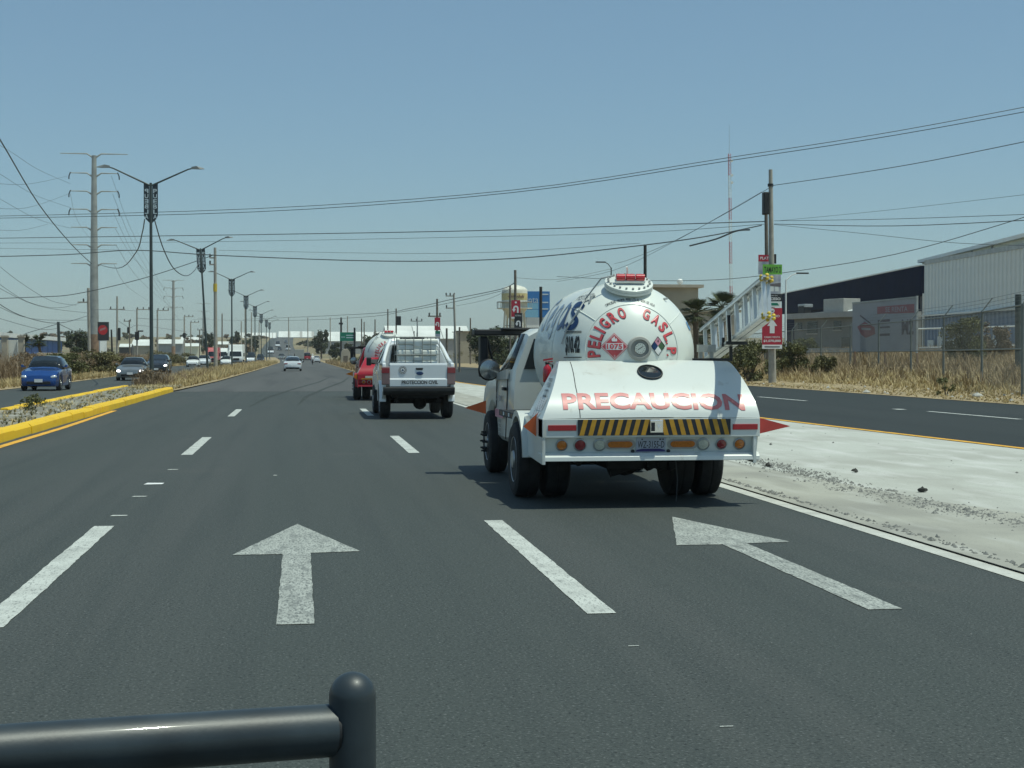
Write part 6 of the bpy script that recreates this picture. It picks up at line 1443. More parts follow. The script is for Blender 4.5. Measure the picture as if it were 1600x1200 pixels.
        mb = MB(); poly_on(mb, [(-.145, -.066), (.145, -.066), (.145, -.05), (.09, -.038), (-.09, -.038), (-.145, -.05)], lambda x, y: lf(.02 + x, .622 + y, .0145)); decal(mb, 'plate_band', [mat('plate_band', (.05, .04, .16), .5)], pt)
        for x in (-.16, .20):
            mb = MB(); mb.cyl(lf(x, .560, 0), lf(x, .560, .02), .018, n=10); build(mb, 'plate_bolt', [m_black], r)
    else:
        for x in (-.7, -.3): mb = MB(); mb.box(x - .12, x + .12, .028, .044, .76, .83); build(mb, 'marker_lamp', [m_clear_lens], r)
        mb = MB(); mb.box(-.95, .9, .030, .044, .715, .745); build(mb, 'hazard_board', [m_haz_y], r)
    # lower flank, wheel cover and catwalk on either side
    for s in (-1, 1):
        yo = .0; out = [(.05, .44), (.05, .882), (1.02, .882), (1.02, .86)] + [(1.5 + .52 * math.cos(t), .40 + .47 * math.sin(t)) for t in np.linspace(2.75, 2.3, 4)][::-1] + [(1.5 + .50 * math.cos(3.0), .47), (.95, .42)]
        out = [(.05, .44), (.05, .882), (1.03, .882)] + [(1.5 - .50 * math.cos(t), .40 + .49 * math.sin(t)) for t in np.linspace(1.2, .15, 8)]
        mb = MB(); mb.prism(out, lambda p, t: (s * (1.075 - t), p[0], p[1]), 0, .03); build(mb, 'flank_panel', [mbody], r)
        mb = MB(); aa = np.linspace(.10, math.pi - .10, 16)
        ring = [(1.5 - .46 * math.cos(t), .40 + .46 * math.sin(t)) for t in aa] + [(1.5 - .52 * math.cos(t), .40 + .52 * math.sin(t)) for t in aa[::-1]]
        mb.prism(ring, lambda p, t: (s * t, p[0], p[1]), .50, 1.13 if s < 0 else 1.04); build(mb, 'wheel_cover', [mbody], r, smooth=50)
        mb = MB(); mb.box(min(s * .55, s * 1.06), max(s * .55, s * 1.06), 1.9, 3.12, .84, .87); build(mb, 'catwalk', [m_black], r)
        mb = MB(); mb.box(min(s * 1.05, s * 1.08), max(s * 1.05, s * 1.08), 1.85, 3.3, .80, .87); ca = build(mb, 'side_rail', [m_dark_wall], r)
        for k in range(6):
            mb = MB(); y = 1.95 + k * .22; mb.box(min(s * 1.081, s * 1.084), max(s * 1.081, s * 1.084), y, y + .09, .815, .855); build(mb, 'reflector', [m_rust if k % 2 else m_wall_white], ca)
        mb = MB(); mb.box(min(s * .70, s * .98), max(s * .70, s * .98), 2.15, 2.95, .46, .80); build(mb, 'tool_box', [mbody], r, bevel=.02)
        # flags: folded sheet triangles sticking out sideways
        mo = (m_orange, m_darkred) if white else (m_orange2, m_orange2)
        for (xa, ya, za, L, hh) in (((1.08, .30, .80, .42, .10) if s > 0 else (1.03, .50, .81, .17, .15)), ((1.08, 4.66, .85, .27, .085))):
            sx = s * xa; mb = MB()
            v = [(sx, ya - .07, za + hh), (sx, ya - .07, za - hh), (sx, ya + .10, za - hh * .8), (sx, ya + .10, za + hh * .8), (sx + s * L, ya - .02, za - hh * .1)]
            mb.add(v, [(0, 1, 4), (1, 2, 4), (2, 3, 4), (3, 0, 4), (0, 3, 2, 1)]); build(mb, 'warning_flag', [mo[1] if s > 0 else mo[0]], r)
    return r
gas_tanker((3.4, 14.7, 0), 'white gas tanker truck marked PELIGRO GAS and PRECAUCION seen from behind')
gas_tanker((2.95, 51.4, 0), 'red gas tanker truck with a pale tank half hidden by the pickup', False)
# the ladder lies on brackets on the right of the white truck; the extinguisher hangs on its left
def ladder():
    a, b = Vector((4.50, 16.9, 1.61)), Vector((4.47, 14.42, 2.085)); d = (b - a).normalized(); up = Vector((0, 0, 1)); up = (up - d * up.dot(d)).normalized(); sx = d.cross(up)
    r = thing('extension_ladder', 'white aluminium extension ladder with yellow feet carried along the truck', 'ladder', tuple(a)); H = .385; Ld = (b - a).length
    for off, L0, L1 in ((0.0, 0, Ld), (-.075, .15, Ld - .10)):
        for s in (-1, 1):
            mb = MB(); p = d * L0 + up * s * H / 2 + sx * off; q = d * L1 + up * s * H / 2 + sx * off
            mb.bar(p, q, .062, .016, up=up); mb.bar(p + sx * .028 - up * s * .012, q + sx * .028 - up * s * .012, .006, .035, up=up); mb.bar(p - sx * .028 - up * s * .012, q - sx * .028 - up * s * .012, .006, .035, up=up)
            rl = build(mb, 'rail', [m_alu], r)
            mb = MB()
            for k in range(4):
                c = q + d * (-.03 - .035 * (k % 2)) + up * s * (.012 if k < 2 else -.018) + sx * (-.02 + .026 * (k % 2)); mb.lathe([(.010, 0), (.019, .008), (.020, .026), (.012, .034)], c, sx if k % 2 else d, 8)
            build(mb, 'foot', [m_yellow_cap], rl, smooth=60)
        n = 8
        for k in range(n):
            t = L0 + .12 + (L1 - L0 - .2) * k / (n - 1); c = d * t + sx * off
            mb = MB(); mb.bar(c - up * (H / 2 - .01), c + up * (H / 2 - .01), .036, .042, up=d); build(mb, 'rung', [m_alu], r)
    mb = MB(); mb.bar(up * -.25 + sx * .06 + d * 1.35, up * .06 + sx * .06 + d * 1.35, .03, .03); mb.bar(up * -.235 + sx * .10 + d * 1.35, up * -.235 - sx * .12 + d * 1.35, .035, .035); build(mb, 'hook', [m_black], r)
    return r
ladder()
r = thing('ladder_bracket', 'black angle bracket holding the ladder beside the tank', 'bracket', (4.42, 15.9, 1.46))
mb = MB(); mb.bar((-.40, 0, .0), (.135, 0, 0), .035, .03); mb.bar((.12, 0, 0), (.12, 0, .14), .035, .03); mb.bar((.02, 0, .155), (.20, 0, .155), .035, .035); mb.bar((.035, 0, .155), (.035, 0, .235), .03, .025); build(mb, 'bracket_arm', [m_black], r, bevel=.004)
mb = MB(); mb.bar((-.16, .2, -.55), (-.16, .2, .14), .035, .04); mb.bar((-.04, .2, -.55), (-.04, .2, .15), .035, .04); mb.box(-.19, -.0, .16, .24, .08, .16); build(mb, 'bracket_post', [m_grey_steel], r)
r = thing('fire_extinguisher', 'red fire extinguisher hanging at the left side of the white tank', 'extinguisher', (2.565, 15.95, 1.22))
mb = MB(); mb.lathe([(.03, 0), (.042, .006), (.045, .02), (.045, .13), (.04, .16), (.02, .18), (.018, .19)], (0, 0, 0), (0, 0, 1), 16); build(mb, 'cylinder', [m_ext_red], r, smooth=50)
mb = MB(); mb.lathe([(.018, .19), (.022, .21), (.012, .22)], (0, 0, 0), (0, 0, 1), 10); mb.tube([(.02, 0, .2), (.055, -.01, .19), (.06, -.01, .1)], .009, 6); build(mb, 'hose', [m_black], r)
mb = MB(); mb.bar((-.04, 0, .235), (.06, 0, .25), .016, .02); mb.bar((-.015, 0, .215), (.06, 0, .22), .016, .012); build(mb, 'handle', [m_ext_red], r)

def pickup(loc):
    r = thing('pickup_truck', 'white civil protection pickup carrying a caged water tank', 'pickup', loc); W = .865
    key = [(1.62, W - .01, .62, 1.32, 1.80, .60), (1.70, W, .60, 1.32, 1.84, .62), (2.4, W, .58, 1.31, 1.88, .62), (3.0, W, .58, 1.30, 1.87, .61), (3.2, W, .58, 1.29, 1.82, .60), (3.85, W, .58, 1.27, 1.34, .70), (3.95, W, .58, 1.24, 1.29, .74), (4.9, W, .58, 1.14, 1.20, .72), (5.1, W - .05, .60, 1.0, 1.05, .66), (5.16, W - .1, .62, .9, .92, .6)]
    gl = lambda y: ('side_window' if 1.85 < y < 3.45 and not 2.6 < y < 2.72 else None, 'windshield' if 3.2 < y < 3.85 else None)
    V, Fc = loft(key, [4.25], .45, .38, gl); loft_parts(V, Fc, m_car_white, r, {}, 'cab')
    mb = MB(); mb.prism([(-.58, 1.36), (.58, 1.36), (.52, 1.76), (-.52, 1.76)], lambda p, t: (p[0], t, p[1]), 1.595, 1.618); build(mb, 'rear_window', [m_glass], r)
    for s in (-1, 1):                              # bed sides with a wheel opening
        aa = np.linspace(.12, math.pi - .12, 12)
        out = [(.05, .66), (.03, 1.0), (.05, 1.315), (.09, 1.335), (1.60, 1.335), (1.60, .62)] + [(.95 + .46 * math.cos(t), .38 + .46 * math.sin(t)) for t in aa]
        mb = MB(); mb.prism(out, lambda p, t: (s * t, p[0], p[1]), W - .10, W - .015); build(mb, 'bed_side', [m_car_white], r, bevel=.02)
        aa = np.linspace(.05, math.pi - .05, 14)
        ring = [(.95 + .45 * math.cos(t), .38 + .45 * math.sin(t)) for t in aa] + [(.95 + .54 * math.cos(t), .38 + .53 * math.sin(t)) for t in aa[::-1]]
        mb = MB(); mb.prism(ring, lambda p, t: (s * t, p[0], p[1]), W - .12, W + .035); build(mb, 'wheel_flare', [m_car_white], r, bevel=.012)
        mb = MB(); mb.prism([(.0, .82), (-.012, .84), (-.012, 1.22), (.0, 1.245), (.22, 1.245), (.12, .82)], lambda p, t: (s * t, p[0], p[1]), W - .19, W + .004); tl = build(mb, 'tail_light', [m_clear_lens if False else mat('smoked_lens', (.20, .13, .13), .25, coat=.5)], r, bevel=.01)
        mb = MB(); mb.prism([(-.016, 1.09), (-.016, 1.215), (.14, 1.215), (.11, 1.09)], lambda p, t: (s * t, p[0], p[1]), W - .18, W + .009); build(mb, 'red_lens', [m_red_lens], tl, bevel=.006)
        mb = MB(); mb.tube([(s * .80, .35, 1.33), (s * .77, .75, 1.42), (s * .68, 1.15, 1.68), (s * .58, 1.55, 1.88)], .05, 8); build(mb, 'sport_bar', [m_car_white], r, smooth=50)
        wheel(r, s * .755, .95, .38, .26, s); wheel(r, s * .755, 4.25, .38, .26, s)
        mb = MB(); mb.bar((s * 1.02, 3.45, 1.25), (s * 1.02, 3.45, 1.46), .20, .12); mb.bar((s * .86, 3.5, 1.3), (s * .95, 3.46, 1.32), .05, .05); build(mb, 'mirror', [m_black], r, bevel=.03)
    mb = MB(); mb.box(-W + .10, W - .10, .12, 1.6, .70, .78); build(mb, 'bed_floor', [m_black], r)
    # tailgate with its pressed crease
    mb = MB(); mb.prism([(.0, .775), (-.005, .79), (-.012, .945), (.012, .965), (.0, 1.28), (.012, 1.325), (.075, 1.33), (.075, .775)], lambda p, t: (t, p[0], p[1]), -W + .185, W - .185); tg = build(mb, 'tailgate', [m_car_white], r, bevel=.006)
    mb = MB(); mb.prism([(-.09, 1.215), (.09, 1.215), (.075, 1.165), (-.075, 1.165)], lambda p, t: (.02 + p[0], t, p[1]), -.008, .005); build(mb, 'handle', [m_black], tg, bevel=.006)
    mb = MB(); mb.lathe([(0, -.006), (.075, -.004), (.085, .004)], (0, 0, 0), (0, 1, 0), 24); mb.v = [(x + .03, y - .006, z * .5 + 1.085) for x, y, z in mb.v]; build(mb, 'oval_badge', [m_navy_ink], tg)
    fn = plane_fn((.03, -.016, .875), (1, 0, 0), (0, 0, 1))
    mb = MB(); text_on(mb, 'PROTECCION CIVIL', .86, .088, fn, bold=.03); decal(mb, 'lettering', [m_black_ink], tg)
    mb = MB(); poly_on(mb, circ(.092, 28, -.375, 1.165), lambda x, y: Vector((x, -.0015, y))); em = decal(mb, 'emblem', [m_black_ink], tg)
    mb = MB(); ef = lambda x, y: Vector((-.375 + x, -.0040, 1.165 + y))
    for k in range(16):
        a = k * math.pi / 8; poly_on(mb, [(x * .010 + .074 * math.cos(a), y * .010 + .074 * math.sin(a)) for x, y in ((-1, -1), (1, -1), (1, 1), (-1, 1))], ef)
    poly_on(mb, circ(.05, 20), ef); decal(mb, 'pale_ring', [m_white_ink], em)
    mb = MB(); ef2 = lambda x, y: Vector((-.375 + x, -.0060, 1.165 + y)); poly_on(mb, [(0, .036), (-.034, -.022), (.034, -.022)], ef2); decal(mb, 'triangle', [m_navy_ink], em)
    # step bumper and what shows beneath
    mb = MB(); mb.prism([(-.06, .62), (-.10, .66), (-.10, .755), (-.02, .770), (.10, .770), (.10, .58), (.0, .57)], lambda p, t: (t, p[0], p[1]), -W + .03, W - .01); build(mb, 'rear_bumper', [m_black], r, bevel=.02)
    mb = MB(); mb.cyl((-.7, .95, .40), (.7, .95, .40), .055, n=10); mb.lathe([(0, -.2), (.12, -.14), (.17, 0), (.12, .14), (0, .2)], (.10, .95, .37), (0, 1, 0), 12); mb.box(-.62, .62, .15, 1.5, .52, .68); mb.box(-.5, .5, .1, .2, .50, .60); mb.cyl((-.48, .15, .40), (-.48, .6, .42), .03, n=8)
    mb.box(-.8, .8, 1.7, 5.0, .42, .60)
    for s in (-1, 1): mb.box(s * .5 - .04, s * .5 + .04, .3, 1.6, .40, .48)
    build(mb, 'underbody', [m_under], r)
    mb = MB(); mb.box(-.3, .3, 2.0, 2.25, 1.885, 1.96); mb.cyl((.05, 2.1, 1.96), (.05, 2.1, 2.12), .012, n=6); mb.cyl((.12, 2.1, 1.96), (.12, 2.1, 2.08), .012, n=6); build(mb, 'roof_beacon', [m_black], r)
    return r
pickup((2.755, 36.25, 0))
# caged water tank standing in the bed
r = thing('water_tote', 'white plastic water tote in a steel cage standing in the pickup bed', 'water tank', (2.78, 37.2, .79))
mb = MB(); h_, dz = 1.15, .0
for k in range(8):
    z0 = .06 + k * (h_ - .1) / 8; z1 = z0 + (h_ - .1) / 8 - .03; e = .0 if k % 2 else .022
    mb.prism([(-.48 + e, z0), (.48 - e, z0), (.48 - e, z1 + .03), (-.48 + e, z1 + .03)], lambda p, t: (p[0], t, p[1]), -.46 + e, .46 - e)
build(mb, 'bottle', [m_tote], r, bevel=.03, smooth=60)
mb = MB(); mb.lathe([(.11, 0), (.11, .05), (.0, .05)], (0, 0, h_ - .03), (0, 0, 1), 16); build(mb, 'lid', [m_black], r)
mb = MB()
for k in range(5):
    for s in (-1, 1): mb.prism([(-.09, .25 + k * .17), (.09, .25 + k * .17), (.13, .30 + k * .17), (.09, .35 + k * .17), (-.09, .35 + k * .17), (-.13, .30 + k * .17)], lambda p, t: (p[0] + .0, s * t, p[1]), .44, .468)
build(mb, 'moulded_rib', [m_tote], r, bevel=.012)
for z in (.10, .42, .74, 1.16):
    mb = MB(); q = [(-.51, -.49, z), (.51, -.49, z), (.51, .49, z), (-.51, .49, z), (-.51, -.49, z)]
    for a, b in zip(q, q[1:]): mb.cyl(a, b, .012, n=6)
    build(mb, 'cage_hoop', [m_pole_steel], r)
for k in range(6):
    x = -.51 + 1.02 * k / 5
    for y in (-.49, .49): mb = MB(); mb.cyl((x, y, .0), (x, y, 1.17), .011, n=6); build(mb, 'cage_bar', [m_pole_steel], r)
mb = MB(); mb.box(-.5, .5, -.48, .48, -.01, .055); build(mb, 'pallet', [m_black], r)

def car(name, label, cat, loc, rz, m, L=4.2, W=.86, H=1.48, kind='sedan', group=None, plate=m_white_ink, lit=False):
    r = thing(name, label, cat, loc, rz, group); a = L / 2; wb = L * .30
    hb, sh = H * .60, H * .585
    if kind == 'sedan': key = [(-a, W * .82, .36, .62, .70, W * .7), (-a + .06, W * .92, .26, .80, .88, W * .74), (-a + .55, W, .20, .89, .96, W * .74), (-a + .9, W, .19, .90, 1.0, W * .72), (-a + 1.6, W, .18, .90, H - .05, W * .62), (-a + 2.0, W, .18, .90, H, W * .62), (-.0 + .25, W, .18, .88, H - .02, W * .62), (a - 1.5, W, .18, .87, .98, W * .72), (a - 1.35, W, .18, .86, .92, W * .74), (a - .4, W * .97, .19, .76, .81, W * .72), (a - .05, W * .86, .22, .62, .66, W * .62), (a, W * .74, .30, .5, .55, W * .55)]
    elif kind == 'hatch': key = [(-a, W * .80, .40, .72, .8, W * .7), (-a + .05, W * .9, .28, .88, .96, W * .7), (-a + .18, W * .97, .20, .94, 1.1, W * .68), (-a + .55, W, .18, .95, H - .07, W * .64), (-a + 1.1, W, .17, .94, H, W * .64), (.1, W, .17, .92, H - .01, W * .64), (a - 1.15, W, .17, .90, 1.02, W * .74), (a - 1.0, W, .17, .89, .97, W * .76), (a - .35, W * .96, .18, .80, .86, W * .74), (a - .04, W * .86, .22, .62, .66, W * .66), (a, W * .76, .30, .5, .54, W * .6)]
    else: key = [(-a, W * .84, .45, .95, 1.03, W * .74), (-a + .05, W * .95, .34, 1.0, 1.12, W * .74), (-a + .35, W, .26, 1.02, H - .06, W * .68), (-a + 1.0, W, .25, 1.02, H, W * .68), (.2, W, .25, 1.0, H - .01, W * .68), (a - 1.3, W, .25, 1.0, 1.12, W * .76), (a - 1.15, W, .25, .99, 1.06, W * .78), (a - .3, W * .97, .26, .92, .97, W * .76), (a - .03, W * .88, .30, .72, .76, W * .68), (a, W * .8, .36, .6, .64, W * .6)]
    K = np.array(key); ir = int(np.argmax(K[:, 4] > H - .09)); i2 = max(i for i in range(len(K)) if K[i, 4] > H - .09); y0, y1, y2, y3 = K[ir - 1, 0], K[ir, 0], K[i2, 0], K[i2 + 1, 0]
    gl = lambda y: ('side_window' if y0 + (y1 - y0) * .35 < y < y3 - (y3 - y2) * .25 else None, 'rear_window' if y0 < y < y1 else ('windshield' if y2 < y < y3 else None))
    wr_ = .305 * H / 1.48 if kind != 'suv' else .36
    V, Fc = loft(key, [-wb, wb], wr_ + .07, wr_, gl); loft_parts(V, Fc, m, r, {})
    for sx in (-1, 1):
        for y in (-wb, wb): wheel(r, sx * (W - .10), y, wr_, .20, sx)
        yf = a - .10; wf = float(np.interp(yf, K[:, 0], K[:, 1])); fz_ = float(np.interp(yf, K[:, 0], K[:, 3]))
        mb = MB(); mb.lathe([(0, -.09), (.10, -.06), (.13, 0), (.10, .06), (0, .09)], (0, 0, 0), (0, 1, 0), 14)
        mb.v = [(x * 1.35 + sx * (wf - .15), y * .9 + yf + .03 + abs(x) * -.25, z * .70 + fz_ - .075 + sx * x * .25) for x, y, z in mb.v]; build(mb, 'headlight', [m_clear_lamp if not lit else mat('lit_headlight', (.8, .8, .8), .2, emit=(1, 1, .95, 4))], r, smooth=60)
        mb = MB(); bz = float(np.interp(-a + .06, K[:, 0], K[:, 3])); mb.box(sx * W * .72 - .16, sx * W * .72 + .16, -a - .005, -a + .2, bz - .14, bz - .02); build(mb, 'tail_light', [m_red_lens], r, bevel=.02)
        mb = MB(); ym = y3 - .25; mb.bar((sx * (W + .10), ym, .98 * H / 1.48), (sx * (W + .10), ym, 1.10 * H / 1.48), .18, .10); mb.bar((sx * W * .93, ym + .04, 1.0 * H / 1.48), (sx * (W + .05), ym, 1.02 * H / 1.48), .04, .04); build(mb, 'mirror', [m], r, bevel=.03)
    mb = MB(); mb.box(-W * .62, W * .62, a - .12, a + .006, .27, .42); build(mb, 'air_intake', [m_black], r, bevel=.03)
    mb = MB(); mb.box(-W * .42, W * .42, a - .12, a - .012, .50, .585); build(mb, 'grille', [m_black], r, bevel=.02)
    mb = MB(); mb.box(-W * .16, W * .16, a - .10, a - .004, .525, .56); build(mb, 'badge', [m_chrome], r, bevel=.01)
    mb = MB(); mb.box(-W * .75, W * .75, -a - .006, -a + .12, .26, .40); build(mb, 'rear_valance', [m_black], r, bevel=.03)
    for y, s in ((a + .012, 1), (-a - .012, -1)):
        mb = MB(); z = .44 if s > 0 else .52; mb.box(-.17, .17, y - .008, y + .008, z - .07, z + .07); build(mb, 'number_plate', [plate], r)
    mb = MB(); mb.box(-W * .8, W * .8, -a * .85, a * .85, .20, .30); build(mb, 'underbody', [m_under], r)
    return r
PI = math.pi
g = gnd(62, 611); car('hatchback', 'bright blue hatchback coming towards us on the left road', 'car', (g.x - .02, g.y + 1.9, 0), PI - .02, m_blue, 3.7, .83, 1.50, 'hatch')
g = gnd(203, 595); car('sedan', 'grey sedan with lit headlights coming on the left road behind the blue hatchback', 'car', (g.x, g.y + 2.2, 0), PI, m_grey_car, 4.5, .88, 1.42, 'sedan', lit=True)
p = at(248, 556, 128); car('suv', 'dark car with lit headlights partly behind the nearest lamp post', 'car', (p.x, 128, 0), PI, m_dark_car, 4.5, .90, 1.62, 'suv', lit=True)
car('sedan', 'white sedan ahead in the middle of our road seen from behind', 'car', (-.80, 153.6, 0), 0, m_car_white, 4.5, .88, 1.44, 'sedan')
p = at(302, 556, 214); car('sedan', 'silver white car left of the pair before the pink truck', 'car', (p.x, 214, 0), PI, m_white, 4.2, .86, 1.5, 'sedan')
p = at(319, 556, 226); car('suv', 'white car with a red roof edge right in front of the pink truck', 'car', (p.x, 226, 0), PI, m_car_white, 4.2, .9, 1.6, 'suv')
p = at(354, 556, 236); car('sedan', 'small white car squeezed left of the white box truck', 'car', (p.x, 236, 0), PI, m_white, 4.2, .86, 1.5, 'sedan')
p = at(392, 556, 330); car('van', 'white van half hidden by grass right of the white box truck', 'van', (p.x, 330, 0), PI, m_car_white, 5, .95, 2.3, 'suv')
p = at(407, 556, 350); car('suv', 'dark vehicle with a white front right of the far white van', 'car', (p.x, 350, 0), PI, m_dark_car, 4.6, .9, 1.9, 'suv')
def box_truck(loc, rz, label, mcab, mbox, W=1.15, H=3.4, L=7.0, name='box_truck'):
    r = thing(name, label, 'truck', loc, rz); a = L / 2
    mb = MB(); mb.prism([(a - 1.9, .55), (a, .55), (a + .02, 1.1), (a - .08, 1.35), (a - .45, 2.25), (a - .6, 2.35), (a - 1.9, 2.35)], lambda p, t: (t, p[0], p[1]), -W * .92, W * .92); cb = build(mb, 'cab', [mcab], r, bevel=.06)
    mb = MB(); mb.add([(-W * .8, a - .10, 1.42), (W * .8, a - .10, 1.42), (W * .74, a - .42, 2.2), (-W * .74, a - .42, 2.2)], [(0, 1, 2, 3)]); mb.v = [(x, y + .02, z) for x, y, z in mb.v]; build(mb, 'windshield', [m_glass], cb)
    mb = MB(); mb.box(-W, W, -a, a - 1.95, .85, H); build(mb, 'cargo_box', [mbox], r, bevel=.03)
    mb = MB(); mb.prism([(a - 1.95, 2.36), (a - .7, 2.36), (a - 1.0, H - .1), (a - 1.95, H - .1)], lambda p, t: (t, p[0], p[1]), -W * .85, W * .85); build(mb, 'wind_deflector', [mbox if mcab is not m_red_cab else mcab], r, bevel=.05)
    mb = MB(); mb.box(-W * .9, W * .9, a - .05, a + .08, .40, .62); build(mb, 'bumper', [m_black], r); mb = MB(); mb.box(-W * .5, W * .5, a - .02, a + .035, .75, 1.15); build(mb, 'grille', [m_black], r)
    mb = MB(); mb.box(-W * .4, W * .4, -a + .1, a - .3, .5, .84); build(mb, 'chassis', [m_under], r)
    for s in (-1, 1):
        mb = MB(); mb.box(s * W * .72 - .14, s * W * .72 + .14, a, a + .04, .78, .95); build(mb, 'headlight', [m_white_ink], r)
        for y in (a - 1.0, -a + 1.5): wheel(r, s * (W - .16), y, .46, .28, s)
        mb = MB(); mb.box(s * (W + .12) - .08, s * (W + .12) + .08, a - .55, a - .47, 1.4, 1.95); build(mb, 'mirror', [m_black], r)
    return r
p = at(368, 556, 247); box_truck((p.x, 250, 0), PI, 'white box truck coming towards us behind the third lamp', m_white, m_wall_white2, 1.2, 3.3, 7)
p = at(332, 556, 258); box_truck((p.x, 262, 0), PI, 'faded red truck cab coming towards us behind the second lamp', m_red_cab, m_red_cab, .95, 2.9, 6.5)
p = at(346, 556, 275); box_truck((p.x, 279, 0), PI, 'white truck mostly hidden by the weathered median pole', m_white, m_wall_white2, 1.1, 2.9, 6.5)
def far_car(u, Y, m, label, rz=0, kind='sedan', W=.9, H=1.5, L=4.4):
    p = at(u, 556, Y); car('sedan' if kind == 'sedan' else 'van', label, 'car' if kind == 'sedan' else 'van', (p.x, Y, T(Y)), rz, m, L, W, H, kind)
far_car(423, 560, m_car_white, 'white van coming down the far hill, lowest of the row', PI, 'suv', 1.1, 2.6, 5.5)
far_car(434, 720, m_car_white, 'white van halfway up the far hill on the left lane', PI, 'suv', 1.1, 2.7, 6)
far_car(450, 640, m_car_white, 'white van climbing the far hill on the right lane', 0, 'suv', 1.0, 2.4, 5)
far_car(447, 820, m_grey_car, 'grey car near the top of the far hill', 0)
far_car(437, 640, m_dark_car, 'dark car coming down the far hill beside the white vans', PI)
far_car(440, 420, m_grey_car, 'grey car at the foot of the far hill left of the white sedan', PI)
far_car(453, 330, m_dark_car, 'dark car just above the roof of the white sedan', 0)
p = at(468, 556, 340); r_ = box_truck((p.x, 344, 0), 0, 'pale grey box truck ahead right of the white sedan', m_white, m_hvac, 1.0, 2.9, 6)
p = at(479, 556, 360); far_car(480, 380, m_truck_red, 'red vehicle ahead between the box truck and the motorcyclist', 0, 'suv', 1.0, 2.0, 5)
far_car(494, 330, m_car_white, 'white car with dark rear just right of the motorcyclist', 0, 'suv', .85, 1.5, 4)
# motorcyclist in white
mx_, my_ = at(488.5, 556, 268).x, 268.0
r = thing('motorcycle', 'dark motorcycle ridden ahead at the right edge of our road', 'motorcycle', (mx_, my_, 0))
for y in (-.65, .65):
    mb = MB(); mb.lathe([(.22, -.06), (.3, -.05), (.31, 0), (.3, .05), (.22, .06)], (0, y, .31), (1, 0, 0), 18); build(mb, 'wheel', [m_tyre], r)
mb = MB(); mb.tube([(0, -.65, .31), (0, -.2, .6), (0, .3, .75), (0, .5, .8), (0, .65, .31)], .05, 6); mb.box(-.14, .14, -.15, .3, .3, .6); build(mb, 'frame', [m_black], r)
mb = MB(); mb.lathe([(0, -.3), (.14, -.2), (.17, 0), (.14, .2), (0, .3)], (0, .25, .86), (0, 1, 0), 12); build(mb, 'fuel_tank', [m_dark_car], r)
mb = MB(); mb.box(-.13, .13, -.75, .05, .76, .84); build(mb, 'seat', [m_black], r, bevel=.03)
mb = MB(); mb.tube([(-.38, .35, 1.02), (0, .5, .98), (.38, .35, 1.02)], .02, 6); build(mb, 'handlebar', [m_black], r); mb = MB(); mb.box(-.06, .06, -.82, -.76, .66, .74); build(mb, 'tail_light', [m_red_lens], r)
def rider(loc):
    V = [(0, -.25, .92), (0, -.22, 1.15), (0, -.12, 1.40), (0, -.08, 1.50), (0, -.04, 1.62), (.10, -.22, .90), (.22, .15, .82), (.2, .02, .42), (.2, .12, .38), (-.10, -.22, .90), (-.22, .15, .82), (-.2, .02, .42), (-.2, .12, .38), (.2, -.12, 1.40), (.30, .02, 1.18), (.36, .32, 1.06), (-.2, -.12, 1.40), (-.30, .02, 1.18), (-.36, .32, 1.06)]
    E = [(0, 1), (1, 2), (2, 3), (3, 4), (0, 5), (5, 6), (6, 7), (7, 8), (0, 9), (9, 10), (10, 11), (11, 12), (2, 13), (13, 14), (14, 15), (2, 16), (16, 17), (17, 18)]
    rad = [.15, .14, .17, .06, .05, .11, .085, .06, .05, .11, .085, .06, .05, .08, .06, .04, .08, .06, .04]
    me = bpy.data.meshes.new('person'); me.from_pydata(V, E, []); o = bpy.data.objects.new('person', me); col.objects.link(o); o.location = loc
    sk_ = o.modifiers.new('skin', 'SKIN'); o.modifiers.new('sub', 'SUBSURF').levels = 1
    for i, q in enumerate(me.skin_vertices[0].data): q.radius = (rad[i], rad[i] * (.75 if i < 3 else 1)); q.use_root = i == 0
    me.materials.append(m_white_ink)
    mb = MB(); mb.lathe([(0, -.16), (.1, -.14), (.14, -.02), (.13, .08), (.08, .14), (0, .16)], (0, -.03, 1.70), (0, 0, 1), 14); build(mb, 'helmet', [m_white_ink], o, smooth=60)
    return tag(o, 'person in a white top and white helmet riding the motorcycle', 'person')
rider((mx_, my_, 0))
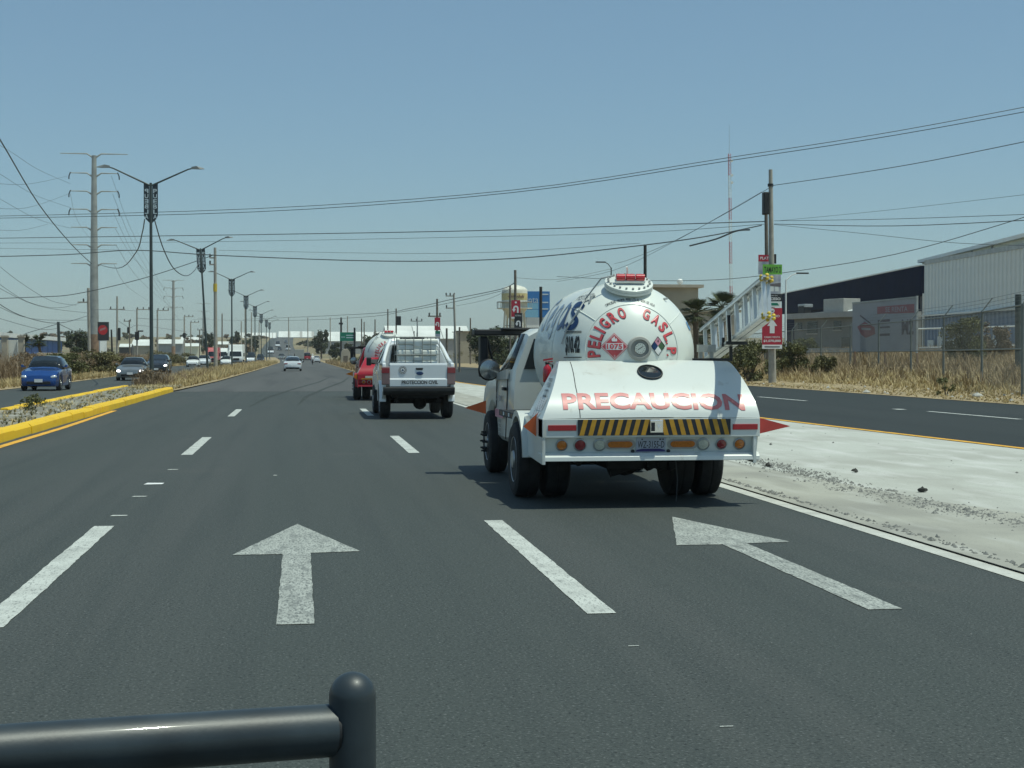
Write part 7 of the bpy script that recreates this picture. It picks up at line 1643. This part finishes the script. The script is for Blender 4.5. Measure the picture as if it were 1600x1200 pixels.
# pale dome-roofed kiosk and small things right of the far road
g = at(540, 556, 210); r = thing('domed_shelter', 'small tan domed shelter in the brush right of the far road', 'shelter', (g.x, 210, 0))
mb = MB(); mb.prism([(-.62, 0), (-.62, 1.7)] + [(-.62 * math.cos(t), 1.7 + .75 * math.sin(t)) for t in np.linspace(.2, math.pi - .2, 8)] + [(.62, 1.7), (.62, 0)], lambda p, t: (p[0], t, p[1]), 0, 1.2); build(mb, 'shell', [m_beige2], r, bevel=.04)
mb = MB(); mb.box(-.3, .3, -.03, -.005, 0, 1.5); build(mb, 'door', [m_wood], r)
simple_building(499, 526, 550, 556, 600, 4, m_wall_white2, 'low white container behind the brush right of the far road', m_wall_white, cat='container', name='container')
p = at(516, 556, 200)
# bull bar of the vehicle the picture is taken from
r = thing('bull_bar', 'glossy dark steel bull bar in the foreground at lower left', 'bull bar', (.072, 2.2, .45))
mb = MB(); rb = .0335; zz = .60
pr_ = [(rb, -.2)] + [(rb, .56)] + [(rb * math.cos(a), .598 - rb + rb * math.sin(a)) for a in np.linspace(0.05, math.pi / 2, 9)]
mb.lathe(pr_, (0, 0, 0), (0, 0, 1), 40); build(mb, 'upright', [m_steel_dark], r, smooth=50)
mb = MB(); b0_, b1_ = Vector((-.030, .0, .515)), Vector((-.80, -.26, .545)); mid_ = (b0_ + b1_) / 2 + Vector((0, .012, 0))
mb.tube([b0_, b0_.lerp(mid_, .5), mid_, mid_.lerp(b1_, .5) + Vector((0, .004, 0)), b1_], .0375, 28); build(mb, 'cross_tube', [m_steel_dark], r, smooth=50)
mb = MB(); mb.tube([Vector((-.022, .0, .515)), Vector((-.037, -.003, .5155))], .034, 24); build(mb, 'collar', [m_black], r, smooth=50)
mb = MB(); mb.tube([(0, .02, .10), (-.35, .02, .10), (-.80, -.2, .10)], .03, 16); build(mb, 'lower_tube', [m_steel_dark], r, smooth=50)

# ------------------------------------------------------------------ thin dusty air
hz = bpy.data.materials.new('haze'); hz.use_nodes = True
n_ = hz.node_tree.nodes; n_.remove(n_['Principled BSDF'])
pv = n_.new('ShaderNodeVolumePrincipled'); pv.inputs['Color'].default_value = (.93, .96, .96, 1); pv.inputs['Density'].default_value = .00016; pv.inputs['Anisotropy'].default_value = .0
hz.node_tree.links.new(pv.outputs[0], n_['Material Output'].inputs['Volume'])
mb = MB(); mb.box(-1850, 1850, -60, 3050, -1.2, 125); h_ = build(mb, 'haze', [hz]); stuff(h_)
